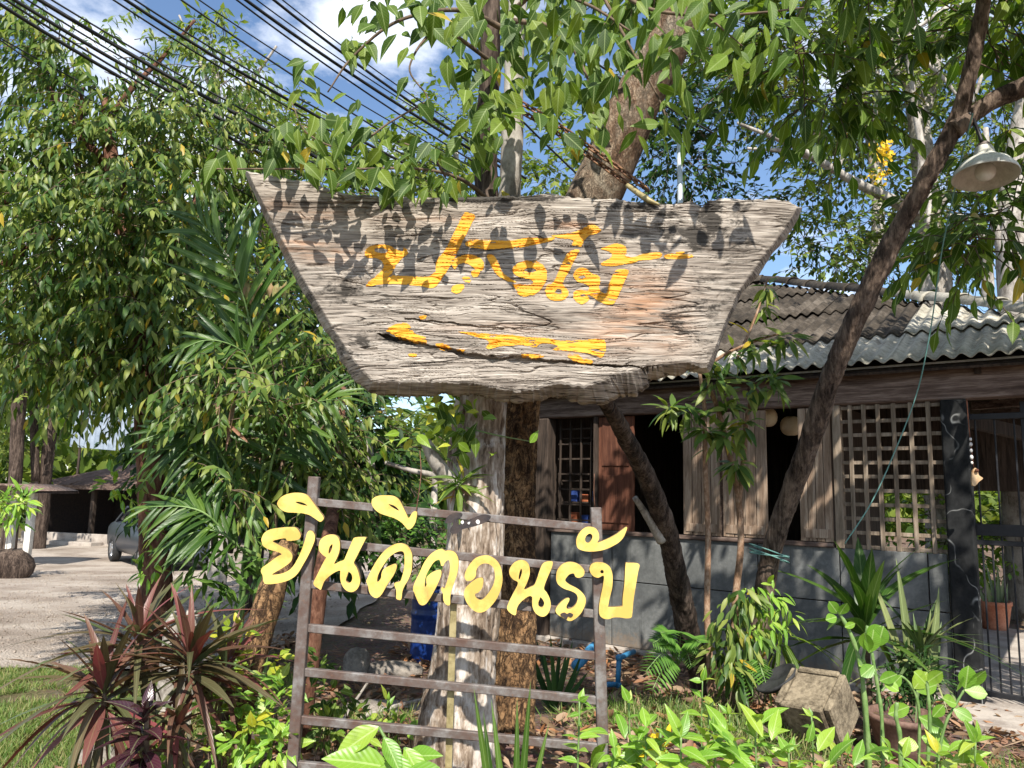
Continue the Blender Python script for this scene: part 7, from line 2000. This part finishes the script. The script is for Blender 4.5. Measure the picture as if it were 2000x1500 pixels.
# ------------------------------------------------------------------ the far left: car, shed, shelter, hanging metal sheet
def loft(name, secs):
    n = len(secs[0])
    v = np.vstack(secs)
    f = []
    for i in range(len(secs) - 1):
        for j in range(n):
            a, b = i * n + j, i * n + (j + 1) % n
            f.append([a, b, b + n, a + n])
    return mesh_np(name, v, [np.array(f), np.array([list(range(n))[::-1], list(range((len(secs) - 1) * n, len(secs) * n))])])
w_far, w_near = at(222, 1093, 19.7), at(277, 1102, 17.8)
cdir = unit((w_near - w_far) * V(1, 1, 0))
cside = np.cross(V(0, 0, 1), cdir)
if cside @ V(-1, -0.3, 0) < 0: cside = -cside         # the flank we see
mid = (w_far + w_near) / 2
cz = float(gz(mid[0], mid[1])) + 0.03
co = V(mid[0], mid[1], cz) - cside * 0.80
car = thing('parked_car', 'dark grey saloon car parked on the gravel lane behind the leafy tree', 'car', co)
def CL(x, y, z): return co + cdir * x + cside * y + V(0, 0, z)
def ring_sec(x, hw, z0, z1):
    out = []
    for a in np.linspace(0, 2 * math.pi, 20, endpoint=False):
        c_, s_ = math.cos(a), math.sin(a)
        out.append(CL(x, hw * np.sign(c_) * abs(c_) ** 0.42, (z0 + z1) / 2 + (z1 - z0) / 2 * np.sign(s_) * abs(s_) ** 0.5))
    return np.array(out)
body = [(-2.22, 0.62, 0.42, 0.74), (-2.16, 0.76, 0.30, 0.92), (-1.95, 0.84, 0.22, 1.0), (-1.4, 0.87, 0.20, 1.03), (-0.6, 0.88, 0.20, 1.02), (0.3, 0.88, 0.20, 1.0), (0.95, 0.88, 0.20, 0.97), (1.5, 0.86, 0.20, 0.90), (1.95, 0.82, 0.24, 0.80), (2.15, 0.74, 0.30, 0.70), (2.22, 0.60, 0.38, 0.60)]
add('body', loft('body', [ring_sec(*b) for b in body]), M['car_paint'], car)
cab = [(-1.55, 0.76, 0.95, 1.0), (-1.15, 0.72, 0.95, 1.22), (-0.75, 0.68, 0.95, 1.41), (-0.1, 0.67, 0.95, 1.45), (0.35, 0.67, 0.95, 1.41), (0.75, 0.71, 0.93, 1.20), (1.15, 0.76, 0.90, 0.96)]
add('windows', loft('windows', [ring_sec(*b) for b in cab]), M['car_glass'], car)
add('roof', loft('roof', [ring_sec(*b) for b in [(-0.85, 0.56, 1.37, 1.41), (-0.6, 0.60, 1.39, 1.455), (-0.1, 0.60, 1.41, 1.475), (0.25, 0.60, 1.38, 1.455), (0.45, 0.54, 1.36, 1.40)]]), M['car_paint'], car)
for s in (1, -1):
    for x in (-1.28, 1.28):
        add('pillar', beam_mesh('pillar', CL(np.sign(x) * (0.78 if x > 0 else 0.80), s * 0.69, 1.36), CL(np.sign(x) * (1.2 if x > 0 else 1.5), s * 0.76, 0.98), 0.04, 0.05), M['car_paint'], car)
        c0 = CL(x, s * 0.78, 0.31)
        v, f = lathe_vf([(0.17, -0.10), (0.285, -0.10), (0.31, -0.08), (0.315, 0.0), (0.31, 0.08), (0.285, 0.10), (0.20, 0.10)], 28)
        Rw = np.stack([cdir, V(0, 0, 1), cside * s], 0)
        wheel = add('wheel', mesh_np('wheel', v @ Rw + c0, f), M['rubber'], car)
        v2, f2 = lathe_vf([(0, 0.07), (0.06, 0.085), (0.075, 0.06), (0.19, 0.07), (0.205, 0.10), (0.205, 0.02)], 24)
        add('rim', mesh_np('rim', v2 @ Rw + c0, f2), M['chrome'], wheel)
        for k in range(5):
            a = k * 2 * math.pi / 5
            p0 = c0 + cside * s * 0.085
            add('spoke', beam_mesh('spoke', p0, p0 + (cdir * math.cos(a) + V(0, 0, 1) * math.sin(a)) * 0.19, 0.035, 0.03, up=cside), M['chrome'], wheel)
    add('headlight', bbox_mesh('headlight', CL(2.12, s * 0.60, 0.66), 0.06, 0.12, 0.05, [cdir, cside, V(0, 0, 1)], 0.02), M['car_lamp'], car)
    add('mirror', bbox_mesh('mirror', CL(0.78, s * 0.94, 1.0), 0.05, 0.07, 0.05, [cdir, cside, V(0, 0, 1)], 0.02), M['car_paint'], car)
add('bumper', bbox_mesh('bumper', CL(2.2, 0, 0.38), 0.05, 0.72, 0.07, [cdir, cside, V(0, 0, 1)], 0.03), M['car_paint'], car)
# shed behind the lane
shd = thing('open_shed', 'low dark open-fronted shed with brown hip roof across the lane', 'shed', gp(190, 1050, 27))
zg = float(gz(*at(190, 1050, 27)[:2]))
e0, e1 = at(86, 950, 26), at(420, 955, 24)
zz = (e0[2] + e1[2]) / 2 + 0.05
e0[2] = e1[2] = zz
dx = unit(e1 - e0)
bk = V(-dx[1], dx[0], 0)
Lsh = np.linalg.norm(e1 - e0)
def SH(a, b, z): return e0 + dx * a + bk * b + V(0, 0, z - zz)
def prism(name, pts, mat, par, th=0.06):
    P = np.array(pts, float)
    nrm = unit(np.cross(P[1] - P[0], P[2] - P[0]))
    n = len(P)
    v = np.vstack([P, P - nrm * th])
    f = [np.array([list(range(n))]), np.array([list(range(2 * n - 1, n - 1, -1))]), np.array([[i, i + n, (i + 1) % n + n, (i + 1) % n] for i in range(n)])]
    return add(name, mesh_np(name, v, f, False), mat, par)
rz = zz + 1.15
prism('roof_slope', [SH(-0.3, -0.3, zz), SH(Lsh, -0.3, zz), SH(Lsh, 3, rz), SH(2.6, 3, rz)], M['roof_brown'], shd)
prism('roof_slope', [SH(-0.3, 6.3, zz), SH(-0.3, -0.3, zz), SH(2.6, 3, rz)], M['roof_brown'], shd)
prism('roof_slope', [SH(Lsh, 6.3, zz), SH(-0.3, 6.3, zz), SH(2.6, 3, rz), SH(Lsh, 3, rz)], M['roof_brown'], shd)
for k in range(9):
    a = SH(-0.3 + k * Lsh / 8, -0.3, zz + 0.02)
    b = SH(max(2.6 if k == 0 else 0, -0.3 + k * Lsh / 8) if k * Lsh / 8 > 2.6 else 2.6 * 0 + (-0.3 + k * Lsh / 8), 3 if k * Lsh / 8 > 2.6 else max(0.3, k * Lsh / 8), (rz if k * Lsh / 8 > 2.6 else zz + max(0.3, k * Lsh / 8) / 3.3 * 1.15) + 0.02)
    add('batten', beam_mesh('batten', a, b, 0.05, 0.03), M['roof_brown'], shd)
def sbox(name, a0, a1, b0, b1, z0, z1, mat):
    c = SH((a0 + a1) / 2, (b0 + b1) / 2, (z0 + z1) / 2)
    add(name, bbox_mesh(name, c, (a1 - a0) / 2, (b1 - b0) / 2, (z1 - z0) / 2, [dx, bk, V(0, 0, 1)], 0.01), mat, shd)
sbox('fascia', -0.3, Lsh, -0.33, -0.27, zz - 0.14, zz - 0.005, M['beam'])
sbox('back_wall', -0.2, Lsh, 3.2, 3.3, zg, zz + 0.3, M['char_and_shade'])  # near-black: the interior's shade put into the colour of both shed walls
sbox('side_wall', -0.2, -0.1, 0.3, 3.2, zg, zz, M['char_and_shade'])
for a in (0.1, 2.0, 3.9): sbox('post', a, a + 0.14, 0, 0.14, zg - 0.1, zz - 0.02, M['darkwood'])
sbox('low_wall', -0.2, 3.4, -0.5, -0.3, zg - 0.1, zg + 0.36, M['concrete'])
sbox('step', 1.4, 3.2, -1.0, -0.52, zg - 0.1, zg + 0.14, M['concrete'])
# hanging corrugated metal sheet on two posts
ms = thing('metal_sheet_hoarding', 'pale blue-grey corrugated metal sheet hung high behind the tree', 'hoarding', gp(200, 1050, 31))
c00, c10 = at(136, 872, 31.5), at(272, 884, 30.8)
up_ = at(152, 800, 31.5)[2] - c00[2]
nn = 120
xs2 = np.linspace(0, 1, nn)
hd = unit(c10 - c00)
hn = np.cross(hd, V(0, 0, 1))
v = []
for z in (0, 1):
    for t in xs2:
        v.append(c00 * (1 - t) + c10 * t + V(0.05, 0, up_) * z + hn * (0.02 * math.sin(t * 90)))
v = np.array(v)
f = np.array([[i, i + 1, nn + i + 1, nn + i] for i in range(nn - 1)])
add('sheet', mesh_np('sheet', np.vstack([v, v + hn * 0.004]), [np.vstack([f, f[:, ::-1] + 2 * nn])]), M['metal_sheet'], ms)
for t in (0.15, 0.85):
    p = c00 * (1 - t) + c10 * t + hn * 0.06
    add('post', beam_mesh('post', V(p[0], p[1] + 0.1, zg - 0.1), p + V(0, 0.1, up_ * 0.95), 0.08, 0.08, up=(0, 1, 0)), M['darkwood'], ms)
# little shelter with a curved roof at the left edge
stc = gp(66, 1045, 18)
st = thing('small_shelter', 'small shelter with curved thin roof and white post at the left edge', 'shelter', stc)
aa = np.linspace(-1, 1, 18)
yl_, Ysh = 18.0, 18.0
v = []
for dep in (-0.9, 0.9):
    for th in (0, -0.05):
        for a in aa:
            p = at(40 + 72 * a, 945 + 14 * a * a, Ysh)
            v.append(p + V(0, dep, th))
v = np.array(v)
n = len(aa)
f = []
for i in range(n - 1):
    f += [[i, i + 1, 2 * n + i + 1, 2 * n + i], [n + i, 3 * n + i, 3 * n + i + 1, n + i + 1], [i, n + i, n + i + 1, i + 1], [2 * n + i, 2 * n + i + 1, 3 * n + i + 1, 3 * n + i]]
add('roof', mesh_np('roof', v, np.array(f)), M['beam'], st)
for px, dy in ((66, 0.0), (10, 0.4)):
    t0 = at(px, 958, Ysh) + V(0, dy, 0)
    add('post', beam_mesh('post', t0, V(t0[0], t0[1], float(gz(t0[0], t0[1])) - 0.1), 0.14, 0.14, up=(0, 1, 0)), M['white_wall'], st)
rock('planter_stump', 'dark hollow stump planter at the left edge of the lane', 18, 1065, 15.0, (0.44, 0.36, 0.40), 75, 'bark_dark', 'planter')
bushlet('planter_fern', 'bright yellow-green fern in the stump planter', [(20, 1000, 15.0, 34), (40, 985, 15.0, 26), (0, 985, 15.0, 30)], 'leaf_lime', 0.30, 40, T_NARROW, 321, 'fern')

# ------------------------------------------------------------------ grass, litter
rng = np.random.default_rng(91)
n = 90000
gxs = rng.uniform(-4.6, -1.3, n)
gys = rng.uniform(4.0, 7.4, n)
road_near = 6.6 + np.maximum(0, (gxs + 5) * 0.18)
keep = (gys < road_near + 0.05) & (fbm(np.stack([gxs * 1.9, gys * 1.9, gxs * 0], -1), 4, 6) > -0.34 + np.clip((gys - 6.0) * 0.30, 0, 0.4)) & (gxs < -1.7 + 0.35 * fbm(np.stack([gys, gys * 0, gxs * 0], -1), 3, 9))
gxs, gys = gxs[keep], gys[keep]
n = len(gxs)
pos = np.stack([gxs, gys, gz(gxs, gys) - 0.005], -1)
d = V(0, 0, 1) + rng.normal(0, 0.55, (n, 3)) * V(1, 1, 0.3)
Mg = frames(pos, d, rng.normal(0, 1, (n, 3)) + V(0, -0.5, 0.3), rng.uniform(0.03, 0.085, n))
add('lawn_grass', merged('lawn_grass', leaf_tmpl(0.09, 2, 0.35, 0.1, 0.4), Mg), M['grass'], None, 'short sunlit grass beside the gravel lane', 'grass', kind='stuff')
# thin dry tufts on the mound
n = 5200
cx = np.array([[1.05, 5.25], [1.45, 5.35], [0.75, 5.4], [1.7, 4.9], [2.9, 4.6], [-0.9, 5.0]])
k = rng.integers(0, len(cx), n)
p2 = cx[k] + rng.normal(0, 0.22, (n, 2))
pos = np.stack([p2[:, 0], p2[:, 1], gz(p2[:, 0], p2[:, 1]) - 0.01], -1)
Mg = frames(pos, V(0, 0, 1) + rng.normal(0, 0.7, (n, 3)) * V(1, 1, 0.3), rng.normal(0, 1, (n, 3)) + V(0, -0.5, 0.3), rng.uniform(0.05, 0.16, n))
add('dry_tufts', merged('dry_tufts', leaf_tmpl(0.06, 3, 0.45, 0.1, 0.4), Mg), M['grass'], None, 'sparse wispy grass tufts on the litter mound', 'grass', kind='stuff')
n = 9000
p2 = np.stack([rng.uniform(-2.4, 4.2, n), rng.uniform(3.2, 8.5, n)], -1)
kp = (fbm(np.stack([p2[:, 0] * 1.2, p2[:, 1] * 1.2, p2[:, 0] * 0], -1), 3, 12) > -0.25) & (((p2 - HO[:2]) @ HN[:2]) > 0.1)
p2 = p2[kp]
n = len(p2)
pos = np.stack([p2[:, 0], p2[:, 1], gz(p2[:, 0], p2[:, 1]) + 0.012 + 0.03 * rng.random(n)], -1)
Ml = frames(pos, rng.normal(0, 1, (n, 3)) * V(1, 1, 0.2), V(0, 0, 1) + rng.normal(0, 0.5, (n, 3)), rng.uniform(0.04, 0.12, n))
add('leaf_litter', merged('leaf_litter', leaf_tmpl(0.42, 3, -0.25, 0.35, 0.45), Ml), M['leaf_dry'], None, 'scattered dead leaves on the bare soil', 'leaf litter', kind='stuff')
n = 2600
p2 = np.stack([rng.uniform(-2.2, 4.0, n), rng.uniform(3.4, 8.0, n)], -1)
p2 = p2[((p2 - HO[:2]) @ HN[:2]) > 0.2]
n = len(p2)
pos = np.stack([p2[:, 0], p2[:, 1], gz(p2[:, 0], p2[:, 1]) + 0.012], -1)
Ms_ = frames(pos, rng.normal(0, 1, (n, 3)) * V(1, 1, 0.12), V(0, 0, 1) + rng.normal(0, 0.3, (n, 3)), rng.uniform(0.06, 0.3, n), 0.12)
add('twig_litter', merged('twig_litter', leaf_tmpl(0.05, 2, 0.02, -0.6, 0.4), Ms_), M['leaf_dry'], None, 'dead twigs strewn over the soil', 'twig litter', kind='stuff')
n = 7000
p2 = np.stack([rng.uniform(-14, -2.4, n), rng.uniform(6.9, 17, n)], -1)
pos = np.stack([p2[:, 0], p2[:, 1], gz(p2[:, 0], p2[:, 1]) + 0.032], -1)
pv_, pf_ = box_vf((0, 0, 0), 0.5, 0.4, 0.3)
Mp = frames(pos, rng.normal(0, 1, (n, 3)), rng.normal(0, 1, (n, 3)), rng.uniform(0.008, 0.028, n))
add('loose_stones', merged('loose_stones', (pv_, [pf_]), Mp), M['road'], None, 'loose pebbles on the pale gravel lane', 'gravel', kind='stuff')
